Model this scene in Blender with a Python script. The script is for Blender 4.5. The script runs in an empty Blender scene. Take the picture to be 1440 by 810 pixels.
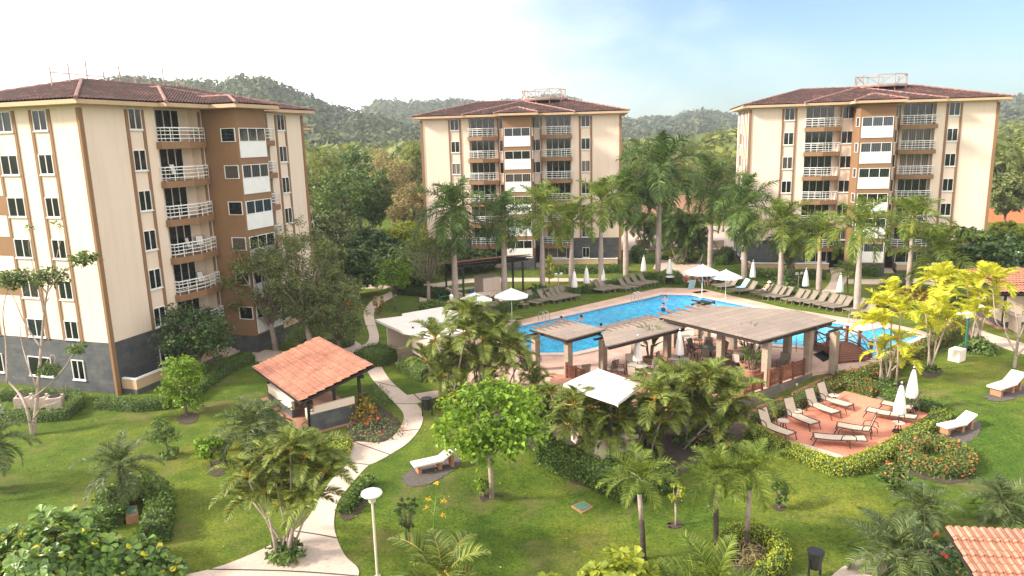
import bpy, bmesh, math, random
import numpy as np
from mathutils import Vector, Matrix
rad = math.radians
random.seed(7)
RNG = np.random.default_rng(7)
sc = bpy.context.scene
COL = sc.collection

# ------------------------------------------------------------------ camera, sky, sun, exposure
FPX = 1020.0
CAM_H = 14.5
ROLL = rad(1.53)
PITCH = math.atan(208.3 / FPX)
cR = Vector((1, 0, 0)); cU = Vector((0, math.sin(PITCH), math.cos(PITCH))); cF = Vector((0, math.cos(PITCH), -math.sin(PITCH)))
cr = cR * math.cos(ROLL) - cU * math.sin(ROLL)
cu = cR * math.sin(ROLL) + cU * math.cos(ROLL)
CAM = Vector((0, 0, CAM_H))
cam_d = bpy.data.cameras.new('camera')
cam = bpy.data.objects.new('camera', cam_d)
COL.objects.link(cam)
cam_d.sensor_fit = 'HORIZONTAL'
cam_d.sensor_width = 36.0
cam_d.lens = 36.0 * FPX / 1440.0
cam_d.clip_start = 0.5
cam_d.clip_end = 6000
mw = Matrix((cr, cu, -cF)).transposed().to_4x4()
mw.translation = CAM
cam.matrix_world = mw
sc.camera = cam

SUN_EL = rad(30)
SUN_AZ = rad(-100)          # from +Y (view direction) towards -X
world = bpy.data.worlds.new("World")
sc.world = world
world.use_nodes = True
wn = world.node_tree
wn.nodes.clear()
w_out = wn.nodes.new('ShaderNodeOutputWorld')
w_bg = wn.nodes.new('ShaderNodeBackground')
w_sky = wn.nodes.new('ShaderNodeTexSky')
w_sky.sky_type = 'NISHITA'
w_sky.sun_disc = False
w_sky.sun_elevation = SUN_EL
w_sky.sun_rotation = SUN_AZ
w_sky.air_density = 1.0
w_sky.dust_density = 1.0
w_sky.ozone_density = 1.3
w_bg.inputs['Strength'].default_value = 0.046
# a thin bright veil of cloud, thick to the left; behind the view added as facade fill
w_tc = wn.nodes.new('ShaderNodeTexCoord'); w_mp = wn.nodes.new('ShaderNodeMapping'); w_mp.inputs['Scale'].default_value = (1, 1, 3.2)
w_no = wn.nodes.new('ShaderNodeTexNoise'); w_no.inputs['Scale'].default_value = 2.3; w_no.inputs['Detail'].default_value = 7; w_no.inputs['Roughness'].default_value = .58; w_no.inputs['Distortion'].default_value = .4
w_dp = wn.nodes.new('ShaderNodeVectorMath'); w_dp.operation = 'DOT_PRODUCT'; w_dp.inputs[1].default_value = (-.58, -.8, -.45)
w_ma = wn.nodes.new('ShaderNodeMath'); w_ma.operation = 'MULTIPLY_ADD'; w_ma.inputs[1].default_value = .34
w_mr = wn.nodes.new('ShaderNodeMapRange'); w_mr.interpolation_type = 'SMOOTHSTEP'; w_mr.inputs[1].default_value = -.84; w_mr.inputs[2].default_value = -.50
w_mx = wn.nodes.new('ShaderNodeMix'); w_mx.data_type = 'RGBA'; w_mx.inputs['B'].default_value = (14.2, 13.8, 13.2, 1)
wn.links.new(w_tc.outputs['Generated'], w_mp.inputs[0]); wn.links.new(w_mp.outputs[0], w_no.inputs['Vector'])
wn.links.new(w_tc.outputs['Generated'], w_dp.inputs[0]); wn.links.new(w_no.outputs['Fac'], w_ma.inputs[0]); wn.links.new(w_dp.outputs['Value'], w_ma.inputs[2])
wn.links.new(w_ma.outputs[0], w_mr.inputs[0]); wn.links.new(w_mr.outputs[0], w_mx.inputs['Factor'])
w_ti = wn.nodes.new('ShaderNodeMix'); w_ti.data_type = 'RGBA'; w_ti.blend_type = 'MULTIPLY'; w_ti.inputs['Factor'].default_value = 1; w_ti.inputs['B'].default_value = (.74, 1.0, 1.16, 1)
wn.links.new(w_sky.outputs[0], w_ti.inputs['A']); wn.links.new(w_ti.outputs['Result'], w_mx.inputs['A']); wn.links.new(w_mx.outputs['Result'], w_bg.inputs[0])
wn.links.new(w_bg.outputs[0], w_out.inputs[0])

sun_d = bpy.data.lights.new('sun', 'SUN')
sun_d.energy = 2.7
sun_d.angle = rad(7.0)
sun_d.color = (1.0, 0.91, 0.77)
sun = bpy.data.objects.new('sun', sun_d)
COL.objects.link(sun)
sdir = Vector((math.sin(SUN_AZ) * math.cos(SUN_EL), math.cos(SUN_AZ) * math.cos(SUN_EL), math.sin(SUN_EL)))
sun.rotation_euler = sdir.to_track_quat('Z', 'Y').to_euler()
sun.location = (-60, 60, 60)

sc.view_settings.view_transform = 'Standard'
sc.view_settings.look = 'None'
sc.view_settings.gamma = 1.0
sc.view_settings.use_curve_mapping = False
sc.view_settings.exposure = 1.8
sc.cycles.use_denoising = True
sc.cycles.max_bounces = 6
sc.cycles.diffuse_bounces = 3
sc.cycles.glossy_bounces = 3
sc.cycles.transmission_bounces = 4
sc.cycles.volume_bounces = 0
sc.cycles.sample_clamp_indirect = 6.0

# ------------------------------------------------------------------ pixel -> point on the ground
def sstep(v, a, b):
    t = min(1.0, max(0.0, (v - a) / (b - a)))
    return t * t * (3 - 2 * t)

def on_z(px, py, z=0.0):
    d = cF * FPX + cr * (px - 720) + cu * (405 - py)
    return CAM + d * ((z - CAM_H) / d.z)

_Q0 = on_z(1185, 521)
_wd = (on_z(1061, 551) - on_z(1139, 524)).normalized()
_nd = Vector((_wd.y, -_wd.x, 0))
if _nd.y > 0: _nd = -_nd

def hgt(x, y):                                   # the lawn in front of the pool terrace lies lower
    px, py = x - _Q0.x, y - _Q0.y
    q = px * _wd.x + py * _wd.y
    n = px * _nd.x + py * _nd.y
    return -0.85 * sstep(q, -1.5, 7) * sstep(n, -2.6, -0.2) * sstep(x, -9, 3)

def at(px, py, dz=0.0):
    z = dz
    for _ in range(8):
        p = on_z(px, py, z)
        z = hgt(p.x, p.y) + dz
    return on_z(px, py, z)

def dep(px, py, d):
    return CAM + (cF * FPX + cr * (px - 720) + cu * (405 - py)) * (d / FPX)

def depth_of(p):
    return (Vector(p) - CAM).dot(cF)

def top_z(p, py):                                # height a vertical line over p reaches at image row py
    lo, hi = -3.0, 60.0
    for _ in range(40):
        m = (lo + hi) / 2
        v = Vector((p[0], p[1], m)) - CAM
        y = 405 - FPX * v.dot(cu) / v.dot(cF)
        if y > py: lo = m
        else: hi = m
    return lo

def wpx(p, n):                                   # metres of n pixels at the distance of p
    return n * depth_of(p) / FPX

# ------------------------------------------------------------------ mesh helpers
class MB:
    def __init__(s): s.v = []; s.f = []; s.m = []
    def add(s, vs, fs, mi=0):
        o = len(s.v); s.v += [tuple(v) for v in vs]
        s.f += [tuple(o + i for i in f) for f in fs]; s.m += [mi] * len(fs)
        return s
    def box(s, c, d, rz=0, mi=0, rx=0, ry=0):
        hx, hy, hz = d[0] / 2, d[1] / 2, d[2] / 2
        M = Matrix.Rotation(rz, 3, 'Z') @ Matrix.Rotation(ry, 3, 'Y') @ Matrix.Rotation(rx, 3, 'X')
        vs = [M @ Vector((x, y, z)) + Vector(c) for x in (-hx, hx) for y in (-hy, hy) for z in (-hz, hz)]
        return s.add(vs, [(0, 1, 3, 2), (4, 6, 7, 5), (0, 4, 5, 1), (2, 3, 7, 6), (0, 2, 6, 4), (1, 5, 7, 3)], mi)
    def bx(s, x0, x1, y0, y1, z0, z1, mi=0):
        return s.box(((x0 + x1) / 2, (y0 + y1) / 2, (z0 + z1) / 2), (x1 - x0, y1 - y0, z1 - z0), 0, mi)
    def tube(s, pts, rs, n=8, mi=0, cap=True):
        pts = [Vector(p) for p in pts]
        if not hasattr(rs, '__len__'): rs = [rs] * len(pts)
        o = len(s.v); up = None
        for i, p in enumerate(pts):
            t = (pts[min(i + 1, len(pts) - 1)] - pts[max(i - 1, 0)])
            t = t.normalized() if t.length > 1e-9 else Vector((0, 0, 1))
            if up is None:
                up = Vector((1, 0, 0)) if abs(t.x) < .8 else Vector((0, 1, 0))
            a = (up - t * up.dot(t)).normalized(); b = t.cross(a); up = a
            for k in range(n):
                an = 2 * math.pi * k / n
                s.v.append(tuple(p + (a * math.cos(an) + b * math.sin(an)) * rs[i]))
        for i in range(len(pts) - 1):
            for k in range(n):
                k2 = (k + 1) % n
                s.f.append((o + i * n + k, o + i * n + k2, o + (i + 1) * n + k2, o + (i + 1) * n + k)); s.m.append(mi)
        if cap:
            s.f.append(tuple(o + k for k in range(n))[::-1]); s.m.append(mi)
            s.f.append(tuple(o + (len(pts) - 1) * n + k for k in range(n))); s.m.append(mi)
        return s
    def bar(s, a, b, w, h=None, mi=0):
        a, b = Vector(a), Vector(b); h = h or w
        t = (b - a).normalized(); u = Vector((0, 0, 1)) if abs(t.z) < .95 else Vector((1, 0, 0))
        x = t.cross(u).normalized(); y = x.cross(t)
        vs = [p + x * (i * w / 2) + y * (j * h / 2) for p in (a, b) for i, j in ((-1, -1), (1, -1), (1, 1), (-1, 1))]
        return s.add(vs, [(3, 2, 1, 0), (4, 5, 6, 7), (0, 1, 5, 4), (1, 2, 6, 5), (2, 3, 7, 6), (3, 0, 4, 7)], mi)
    def prism(s, poly, z0, z1, mi=0):
        n = len(poly)
        z0s = z0 if hasattr(z0, '__len__') else [z0] * n
        z1s = z1 if hasattr(z1, '__len__') else [z1] * n
        a = sum(poly[i][0] * poly[(i + 1) % n][1] - poly[(i + 1) % n][0] * poly[i][1] for i in range(n))
        idx = list(range(n)) if a > 0 else list(range(n))[::-1]
        vs = [(poly[i][0], poly[i][1], z0s[i]) for i in idx] + [(poly[i][0], poly[i][1], z1s[i]) for i in idx]
        fs = [tuple(range(n))[::-1], tuple(range(n, 2 * n))] + [(i, (i + 1) % n, n + (i + 1) % n, n + i) for i in range(n)]
        return s.add(vs, fs, mi)
    def lathe(s, prof, n=16, c=(0, 0, 0), mi=0, fold=0, folds=8):
        o = len(s.v)
        for (r, z) in prof:
            for k in range(n):
                a = 2 * math.pi * k / n
                rr = r * (1 + fold * math.cos(folds * a))
                s.v.append((c[0] + rr * math.cos(a), c[1] + rr * math.sin(a), c[2] + z))
        for i in range(len(prof) - 1):
            for k in range(n):
                k2 = (k + 1) % n
                s.f.append((o + i * n + k, o + i * n + k2, o + (i + 1) * n + k2, o + (i + 1) * n + k)); s.m.append(mi)
        s.f.append(tuple(o + k for k in range(n))[::-1]); s.m.append(mi)
        s.f.append(tuple(o + (len(prof) - 1) * n + k for k in range(n))); s.m.append(mi)
        return s
    def build(s, name, mats, parent=None, smooth=False, loc=None, bevel=0):
        me = bpy.data.meshes.new(name)
        me.from_pydata(s.v, [], s.f)
        if not isinstance(mats, (list, tuple)): mats = [mats]
        for m in mats: me.materials.append(m)
        if len(mats) > 1: me.polygons.foreach_set('material_index', s.m)
        if smooth: me.polygons.foreach_set('use_smooth', [True] * len(me.polygons))
        me.update()
        o = bpy.data.objects.new(name, me); COL.objects.link(o)
        if bevel:
            md = o.modifiers.new('bevel', 'BEVEL'); md.width = bevel; md.segments = 2; md.limit_method = 'ANGLE'
        if parent: o.parent = parent
        if loc is not None: o.location = loc
        return o

def np_mesh(name, V, F, mats, parent=None, mi=None, smooth=False):
    """V (n,3), F (m,k) arrays -> object"""
    me = bpy.data.meshes.new(name)
    V = np.asarray(V, dtype=np.float32); F = np.asarray(F, dtype=np.int32)
    m, k = F.shape
    me.vertices.add(len(V)); me.vertices.foreach_set('co', V.ravel())
    me.loops.add(m * k); me.loops.foreach_set('vertex_index', F.ravel())
    me.polygons.add(m)
    me.polygons.foreach_set('loop_start', np.arange(0, m * k, k, dtype=np.int32))
    me.polygons.foreach_set('loop_total', np.full(m, k, dtype=np.int32))
    if not isinstance(mats, (list, tuple)): mats = [mats]
    for x in mats: me.materials.append(x)
    if mi is not None: me.polygons.foreach_set('material_index', np.asarray(mi, dtype=np.int32))
    me.polygons.foreach_set('use_smooth', np.full(m, smooth, dtype=bool))
    me.update(calc_edges=True); me.validate()
    o = bpy.data.objects.new(name, me); COL.objects.link(o)
    if parent: o.parent = parent
    return o

def tag(o, label, cat, group=None, kind=None):
    o['label'] = label; o['category'] = cat
    if group: o['group'] = group
    if kind: o['kind'] = kind
    return o

def thing(name, label, cat, loc=(0, 0, 0), rz=0, group=None):
    o = bpy.data.objects.new(name, None); COL.objects.link(o)
    o.empty_display_size = .2
    o.location = loc; o.rotation_euler = (0, 0, rz)
    return tag(o, label, cat, group)

KIDS = {}
def copy_tree(o, parent=None):
    c = o.copy(); COL.objects.link(c)
    if parent is not None: c.parent = parent
    for ch in o.children: copy_tree(ch, c)
    return c

def dup(proto, loc, rz, label, group=None, scale=None):
    c = copy_tree(proto); c.location = loc; c.rotation_euler = (0, 0, rz); c['label'] = label
    if group: c['group'] = group
    if scale: c.scale = scale if hasattr(scale, '__len__') else (scale,) * 3
    return c

class Proto:                      # the first placing uses the prototype itself, later ones copies
    def __init__(s, make): s.make = make; s.o = None
    def place(s, loc, rz, label, group=None, scale=None):
        if s.o is None:
            s.o = s.make(); c = s.o
            c.location = loc; c.rotation_euler = (0, 0, rz); c['label'] = label
            if group: c['group'] = group
            if scale: c.scale = scale if hasattr(scale, '__len__') else (scale,) * 3
            return c
        return dup(s.o, loc, rz, label, group, scale)

ORD = ['zeroth', 'first', 'second', 'third', 'fourth', 'fifth', 'sixth', 'seventh', 'eighth', 'ninth', 'tenth', 'eleventh',
       'twelfth', 'thirteenth', 'fourteenth', 'fifteenth', 'sixteenth', 'seventeenth', 'eighteenth', 'nineteenth', 'twentieth']

# ------------------------------------------------------------------ materials
def nodes(m):
    m.use_nodes = True
    t = m.node_tree
    return t, t.nodes.get('Principled BSDF'), t.nodes.get('Material Output')

def L(t, a, b): t.links.new(a, b)

def ramp(t, fac, stops, interp='LINEAR'):
    r = t.nodes.new('ShaderNodeValToRGB'); r.color_ramp.interpolation = interp
    e = r.color_ramp.elements
    while len(e) < len(stops): e.new(0.5)
    for x, (p, c) in zip(e, stops):
        x.position = p; x.color = (c[0], c[1], c[2], 1)
    L(t, fac, r.inputs[0]); return r.outputs[0]

def noise(t, scale, detail=4, rough=.55, coord='Object', dist=0):
    tc = t.nodes.new('ShaderNodeTexCoord'); n = t.nodes.new('ShaderNodeTexNoise')
    n.inputs['Scale'].default_value = scale; n.inputs['Detail'].default_value = detail
    n.inputs['Roughness'].default_value = rough; n.inputs['Distortion'].default_value = dist
    L(t, tc.outputs[coord], n.inputs['Vector']); return n.outputs['Fac']

def mix(t, a, b, fac, mode='MIX'):
    n = t.nodes.new('ShaderNodeMix'); n.data_type = 'RGBA'; n.blend_type = mode
    for s, v in ((n.inputs['Factor'], fac), (n.inputs['A'], a), (n.inputs['B'], b)):
        if hasattr(v, 'is_linked'): L(t, v, s)
        elif s.type == 'VALUE': s.default_value = v
        else: s.default_value = (v[0], v[1], v[2], 1)
    return n.outputs['Result']

def bump(t, b, h, strength=.3, dist=.02):
    n = t.nodes.new('ShaderNodeBump'); n.inputs['Strength'].default_value = strength; n.inputs['Distance'].default_value = dist
    L(t, h, n.inputs['Height']); L(t, n.outputs[0], b.inputs['Normal'])

MATS = {}
def mat(name, c1, c2=None, scale=3.0, rough=.75, bmp=0.0, metal=0, spec=.35, fine=None, coord='Object'):
    m = bpy.data.materials.new(name); t, b, _ = nodes(m)
    c2 = c2 or tuple(x * .82 for x in c1)
    n = noise(t, scale, 5, .6, coord)
    col = ramp(t, n, [(.3, c2), (.7, c1)])
    if fine:
        col = mix(t, col, ramp(t, noise(t, fine, 2, .5, coord), [(.35, (.86,) * 3), (.65, (1.05,) * 3)]), 1.0, 'MULTIPLY')
    L(t, col, b.inputs['Base Color'])
    b.inputs['Roughness'].default_value = rough; b.inputs['Metallic'].default_value = metal
    b.inputs['Specular IOR Level'].default_value = spec
    if bmp: bump(t, b, noise(t, (fine or scale) * 3, 4, .6, coord), bmp)
    MATS[name] = m; return m

def leaf_mat(name, dark, light, trans=.35, rough=.5, scale=.3, accent=None, acc=.04, spec=.3):
    """every leaf its own tone; part of the light passes through the blade"""
    m = bpy.data.materials.new(name); t, b, out = nodes(m)
    g = t.nodes.new('ShaderNodeNewGeometry')
    mid = tuple((a + c) / 2 for a, c in zip(dark, light))
    stops = [(.0, dark), (.55, mid), (1.0 if not accent else 1 - acc - .01, light)]
    if accent: stops.append((1 - acc, accent))
    col = ramp(t, g.outputs['Random Per Island'], stops)
    col = mix(t, col, ramp(t, noise(t, scale, 3), [(.3, (.7, .72, .7)), (.7, (1.2, 1.18, 1.0))]), 1.0, 'MULTIPLY')
    L(t, col, b.inputs['Base Color'])
    b.inputs['Roughness'].default_value = rough; b.inputs['Specular IOR Level'].default_value = spec
    tr = t.nodes.new('ShaderNodeBsdfTranslucent')
    L(t, mix(t, col, (1.25, 1.2, .6), 1.0, 'MULTIPLY'), tr.inputs['Color'])
    ms = t.nodes.new('ShaderNodeMixShader'); ms.inputs[0].default_value = trans
    L(t, b.outputs[0], ms.inputs[1]); L(t, tr.outputs[0], ms.inputs[2]); L(t, ms.outputs[0], out.inputs['Surface'])
    MATS[name] = m; return m

def stucco(name, c1, c2):
    m = mat(name, c1, c2, .22, .85); t = m.node_tree; b = t.nodes['Principled BSDF']
    src = b.inputs['Base Color'].links[0].from_socket
    tc = t.nodes.new('ShaderNodeTexCoord'); mp = t.nodes.new('ShaderNodeMapping'); mp.inputs['Scale'].default_value = (2.2, 2.2, .12)
    n = t.nodes.new('ShaderNodeTexNoise'); n.inputs['Scale'].default_value = 1; n.inputs['Detail'].default_value = 6; n.inputs['Roughness'].default_value = .7
    L(t, tc.outputs['Object'], mp.inputs[0]); L(t, mp.outputs[0], n.inputs['Vector'])
    L(t, mix(t, src, ramp(t, n.outputs['Fac'], [(.34, (.93, .92, .90)), (.52, (1, 1, 1))]), 1.0, 'MULTIPLY'), b.inputs['Base Color'])
    return m
M_cream = stucco('cream_render', (.76, .615, .505), (.72, .575, .465))
M_brown = mat('brown_render', (.26, .145, .075), (.225, .125, .064), .5, .85)
M_white = mat('white_paint', (.8, .79, .77), (.72, .71, .69), 2, .5)
M_fascia = mat('fascia_paint', (.54, .37, .23), (.46, .31, .19), 1, .7)
M_darkwood = mat('dark_timber', (.035, .026, .022), (.02, .016, .014), 6, .6)
M_redwood = mat('red_timber', (.20, .075, .045), (.13, .05, .03), 6, .55, .1)
M_pink = mat('pink_stone', (.62, .40, .31), (.52, .33, .26), 1.5, .8, .1, fine=12)
M_conc = mat('concrete_path', (.58, .46, .39), (.46, .36, .30), .5, .85, .1, fine=14)
M_coping = mat('pool_coping', (.66, .52, .44), (.58, .44, .36), 1.2, .7, .05, fine=10)
M_whiteroof = mat('white_roof_membrane', (.70, .645, .60), (.60, .54, .49), .7, .7, .05)
M_dark = mat('dark_interior', (.012, .012, .014), (.02, .02, .02), 2, .6)
M_asphalt = mat('road_surface', (.50, .38, .33), (.42, .32, .28), .3, .9, .1, fine=8)
M_trunk = mat('grey_palm_trunk', (.44, .35, .31), (.30, .23, .20), 2.2, .85, .3, fine=9)
M_bark = mat('tree_bark', (.20, .15, .11), (.12, .09, .07), 4, .9, .4, fine=14)
M_palebark = mat('pale_bark', (.42, .33, .28), (.28, .21, .17), 3, .9, .3, fine=12)
M_darktrunk = mat('dark_palm_trunk', (.07, .05, .04), (.035, .027, .022), 5, .9, .4, fine=14)
M_shaft = mat('palm_crownshaft', (.16, .26, .06), (.12, .2, .04), 2, .5)
M_yshaft = mat('yellow_crownshaft', (.50, .34, .05), (.34, .28, .06), 2, .5)
M_mulch = mat('mulch', (.085, .06, .045), (.05, .037, .03), 3, .95, .5, fine=18)
M_gravel = mat('dark_gravel', (.13, .11, .10), (.075, .065, .06), 8, .95, .6, fine=25)
M_steel = mat('galvanised_steel', (.45, .45, .44), (.35, .35, .35), 4, .45, 0, metal=.6)
M_cloth = mat('white_canvas', (.82, .80, .77), (.74, .71, .68), 4, .85, .1)
M_sling = mat('taupe_sling_fabric', (.25, .205, .165), (.20, .165, .135), 3, .8, .1, fine=30)
M_slinglight = mat('cream_sling_fabric', (.55, .44, .345), (.47, .375, .295), 3, .8, .1, fine=30)
M_frame = mat('dark_bronze_metal', (.045, .032, .027), (.03, .022, .02), 4, .45, spec=.5)
M_cushion = mat('cream_chair_fabric', (.60, .50, .42), (.50, .41, .35), 3, .85)
M_tabletop = mat('stone_tabletop', (.52, .46, .40), (.44, .39, .34), 6, .4, spec=.5)
M_glassgreen = mat('green_glass_tabletop', (.10, .17, .15), (.08, .14, .12), 3, .15, spec=.5)
M_black = mat('black_plastic', (.012, .012, .013), (.02, .02, .02), 4, .4, spec=.5)
M_terracotta = mat('terracotta_pot', (.36, .19, .13), (.28, .14, .09), 4, .8)
M_skin = mat('skin', (.52, .30, .21), (.46, .26, .18), 6, .6)
M_hair = mat('dark_hair', (.03, .02, .015), (.02, .015, .01), 9, .6)
M_blue = mat('blue_plastic', (.03, .17, .55), (.025, .14, .47), 4, .4)
M_towel = mat('pale_blue_towel', (.38, .60, .72), (.3, .5, .62), 5, .95)
M_green_paint = mat('green_paint', (.03, .14, .09), (.025, .11, .07), 5, .5)
M_red = mat('red_paint', (.45, .03, .03), (.36, .025, .025), 5, .5)
M_benchtop = mat('white_concrete', (.80, .70, .62), (.70, .60, .53), 4, .8, .1)
M_benchleg = mat('brick_leg', (.42, .21, .12), (.34, .16, .09), 6, .85)
M_lampglass = mat('opal_lamp', (.82, .80, .74), (.76, .74, .68), 4, .35)
M_column = mat('pergola_column_render', (.36, .29, .225), (.28, .22, .17), 1.2, .85, .1, fine=9)
M_rafter = mat('rafter_timber', (.20, .125, .09), (.14, .085, .06), 5, .75)
M_shade = mat('weathered_shade_panel', (.29, .232, .195), (.235, .187, .158), .6, .9, .1, fine=8)

def panel_seams(m):
    t = m.node_tree; b = t.nodes['Principled BSDF']; src = b.inputs['Base Color'].links[0].from_socket
    tc = t.nodes.new('ShaderNodeTexCoord'); mp = t.nodes.new('ShaderNodeMapping'); mp.inputs['Rotation'].default_value = (0, 0, -.58); br = t.nodes.new('ShaderNodeTexBrick')
    for k, v in (('Scale', 1), ('Brick Width', 2.4), ('Row Height', .62), ('Mortar Size', .018), ('Mortar Smooth', .4)): br.inputs[k].default_value = v
    br.inputs['Color1'].default_value = (1.1, 1.08, 1.05, 1); br.inputs['Color2'].default_value = (.88, .88, .9, 1); br.inputs['Mortar'].default_value = (.55, .52, .5, 1)
    L(t, tc.outputs['Object'], mp.inputs[0]); L(t, mp.outputs[0], br.inputs['Vector']); L(t, mix(t, src, br.outputs['Color'], 1.0, 'MULTIPLY'), b.inputs['Base Color'])
panel_seams(M_shade)

def glass_mat():
    m = bpy.data.materials.new('window_glass'); t, b, _ = nodes(m)
    oi = t.nodes.new('ShaderNodeObjectInfo')
    col = ramp(t, oi.outputs['Random'], [(0, (.008, .009, .010)), (.55, (.012, .015, .016)), (.7, (.02, .035, .03)), (.82, (.10, .08, .07)),
                                         (.9, (.02, .04, .06)), (1, (.26, .2, .165))])
    tc = t.nodes.new('ShaderNodeTexCoord'); wv = t.nodes.new('ShaderNodeTexWave')
    wv.inputs['Scale'].default_value = 1.6; wv.inputs['Distortion'].default_value = 1.5
    L(t, tc.outputs['Object'], wv.inputs[0])
    col = mix(t, col, ramp(t, wv.outputs['Fac'], [(.2, (.45,) * 3), (.8, (1.3,) * 3)]), 1.0, 'MULTIPLY')
    L(t, col, b.inputs['Base Color']); b.inputs['Roughness'].default_value = .06
    b.inputs['Specular IOR Level'].default_value = .5
    return m
M_glass = glass_mat()

def stone_mat(name, c1, c2, c3, bw=.62, bh=.3):
    m = bpy.data.materials.new(name); t, b, _ = nodes(m)
    tc = t.nodes.new('ShaderNodeTexCoord'); sx = t.nodes.new('ShaderNodeSeparateXYZ'); cb = t.nodes.new('ShaderNodeCombineXYZ')
    L(t, tc.outputs['Object'], sx.inputs[0])
    ad = t.nodes.new('ShaderNodeMath'); ad.operation = 'ADD'
    L(t, sx.outputs[0], ad.inputs[0]); L(t, sx.outputs[1], ad.inputs[1])
    L(t, ad.outputs[0], cb.inputs[0]); L(t, sx.outputs[2], cb.inputs[1])
    br = t.nodes.new('ShaderNodeTexBrick')
    br.inputs['Scale'].default_value = 1.0; br.inputs['Brick Width'].default_value = bw; br.inputs['Row Height'].default_value = bh
    br.inputs['Mortar Size'].default_value = .008; br.inputs['Mortar Smooth'].default_value = .3
    br.inputs['Color1'].default_value = (*c1, 1); br.inputs['Color2'].default_value = (*c2, 1); br.inputs['Mortar'].default_value = (*c3, 1)
    L(t, cb.outputs[0], br.inputs['Vector'])
    col = mix(t, br.outputs['Color'], ramp(t, noise(t, 1.3, 5), [(.3, (.65, .7, .75)), (.7, (1.3, 1.2, 1.1))]), 1.0, 'MULTIPLY')
    L(t, col, b.inputs['Base Color']); b.inputs['Roughness'].default_value = .6
    bump(t, b, br.outputs['Fac'], -.3, .01)
    return m
M_slate = stone_mat('slate_cladding', (.060, .066, .078), (.092, .094, .10), (.04, .045, .052))
M_wallstone = stone_mat('grey_stone_wall', (.16, .14, .125), (.22, .19, .165), (.11, .10, .09), .7, .25)

def tile_roof_mat(name, stops, sc1=.9, fine=3.2):
    m = bpy.data.materials.new(name); t, b, _ = nodes(m)
    a = noise(t, sc1, 6, .65); c = noise(t, fine, 3, .7)
    ad = t.nodes.new('ShaderNodeMath'); ad.operation = 'MULTIPLY_ADD'; ad.inputs[1].default_value = .45
    L(t, c, ad.inputs[0])
    mu = t.nodes.new('ShaderNodeMath'); mu.operation = 'MULTIPLY'; mu.inputs[1].default_value = .55; L(t, a, mu.inputs[0])
    L(t, mu.outputs[0], ad.inputs[2])
    L(t, ramp(t, ad.outputs[0], stops), b.inputs['Base Color']); b.inputs['Roughness'].default_value = .85
    return m
M_rooftile = tile_roof_mat('weathered_clay_tile', [(.36, (.022, .015, .016)), (.48, (.055, .026, .024)), (.56, (.10, .038, .033)), (.68, (.27, .11, .095))])
M_kiosktile = tile_roof_mat('orange_clay_tile', [(.3, (.30, .125, .08)), (.5, (.42, .185, .12)), (.7, (.52, .27, .19))], 1.6, 6)
def tile_joints(m, w, h):
    t = m.node_tree; b = t.nodes['Principled BSDF']; src = b.inputs['Base Color'].links[0].from_socket
    tc = t.nodes.new('ShaderNodeTexCoord'); br = t.nodes.new('ShaderNodeTexBrick'); br.offset = 0
    for k, v in (('Scale', 1), ('Brick Width', w), ('Row Height', h), ('Mortar Size', .022), ('Mortar Smooth', .6)): br.inputs[k].default_value = v
    br.inputs['Color1'].default_value = (1.12, 1.08, 1.05, 1); br.inputs['Color2'].default_value = (.82, .82, .84, 1); br.inputs['Mortar'].default_value = (.34, .30, .30, 1)
    L(t, tc.outputs['Object'], br.inputs['Vector']); L(t, mix(t, src, br.outputs['Color'], 1.0, 'MULTIPLY'), b.inputs['Base Color'])
tile_joints(M_kiosktile, .24, .5)
M_ridgecap = mat('ridge_mortar', (.34, .20, .17), (.16, .08, .07), 3, .9)

# foliage
M_royal = leaf_mat('royal_palm_leaf', (.032, .074, .020), (.155, .235, .055), .3, .45)
M_royaly = leaf_mat('sunlit_palm_leaf', (.06, .115, .02), (.30, .36, .065), .42, .5)
M_yellow = leaf_mat('golden_palm_leaf', (.40, .42, .03), (.80, .78, .10), .45, .5, accent=(.8, .5, .05), acc=.02)
M_areca = leaf_mat('areca_leaf', (.060, .105, .022), (.31, .36, .085), .35, .45, accent=(.36, .22, .05), acc=.012)
M_cycad = leaf_mat('bluegreen_frond', (.045, .078, .030), (.18, .225, .085), .3, .45)
M_dark_leaf = leaf_mat('dark_leaf', (.024, .055, .016), (.105, .17, .045), .25, .5)
M_mid_leaf = leaf_mat('mid_green_leaf', (0.039, 0.078, 0.019), (0.162, 0.244, 0.056), .3, .5)
M_olive_leaf = leaf_mat('olive_leaf', (.085, .11, .038), (.25, .28, .11), .3, .6)
M_bright_leaf = leaf_mat('bright_green_leaf', (0.065, 0.141, 0.016), (0.324, 0.486, 0.041), .42, .4)
M_lime_leaf = leaf_mat('lime_leaf', (0.162, 0.216, 0.027), (0.486, 0.513, 0.068), .45, .5)
M_dry_leaf = leaf_mat('dry_leaf', (.20, .16, .085), (.40, .33, .18), .3, .7)
M_yforest = leaf_mat('yellow_green_forest_leaf', (.085, .115, .032), (.25, .27, .08), .35, .6)
M_big_leaf = leaf_mat('large_leaf', (0.045, 0.097, 0.023), (0.244, 0.389, 0.082), .3, .38, accent=(.72, .58, .05), acc=.05, spec=.45)
M_hedge = leaf_mat('hedge_leaf', (0.051, 0.101, 0.020), (0.169, 0.254, 0.051), .25, .5)
M_hedge_y = leaf_mat('yellow_hedge_leaf', (0.135, 0.189, 0.027), (0.486, 0.513, 0.068), .35, .5)
M_hedge_f = leaf_mat('flowering_hedge_leaf', (0.056, 0.097, 0.023), (0.211, 0.259, 0.065), .25, .5, accent=(.62, .17, .07), acc=.11)
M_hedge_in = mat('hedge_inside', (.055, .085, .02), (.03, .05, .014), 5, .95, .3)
M_croton = leaf_mat('croton_leaf', (.12, .10, .02), (.50, .38, .05), .3, .5, accent=(.5, .12, .03), acc=.12)
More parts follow.
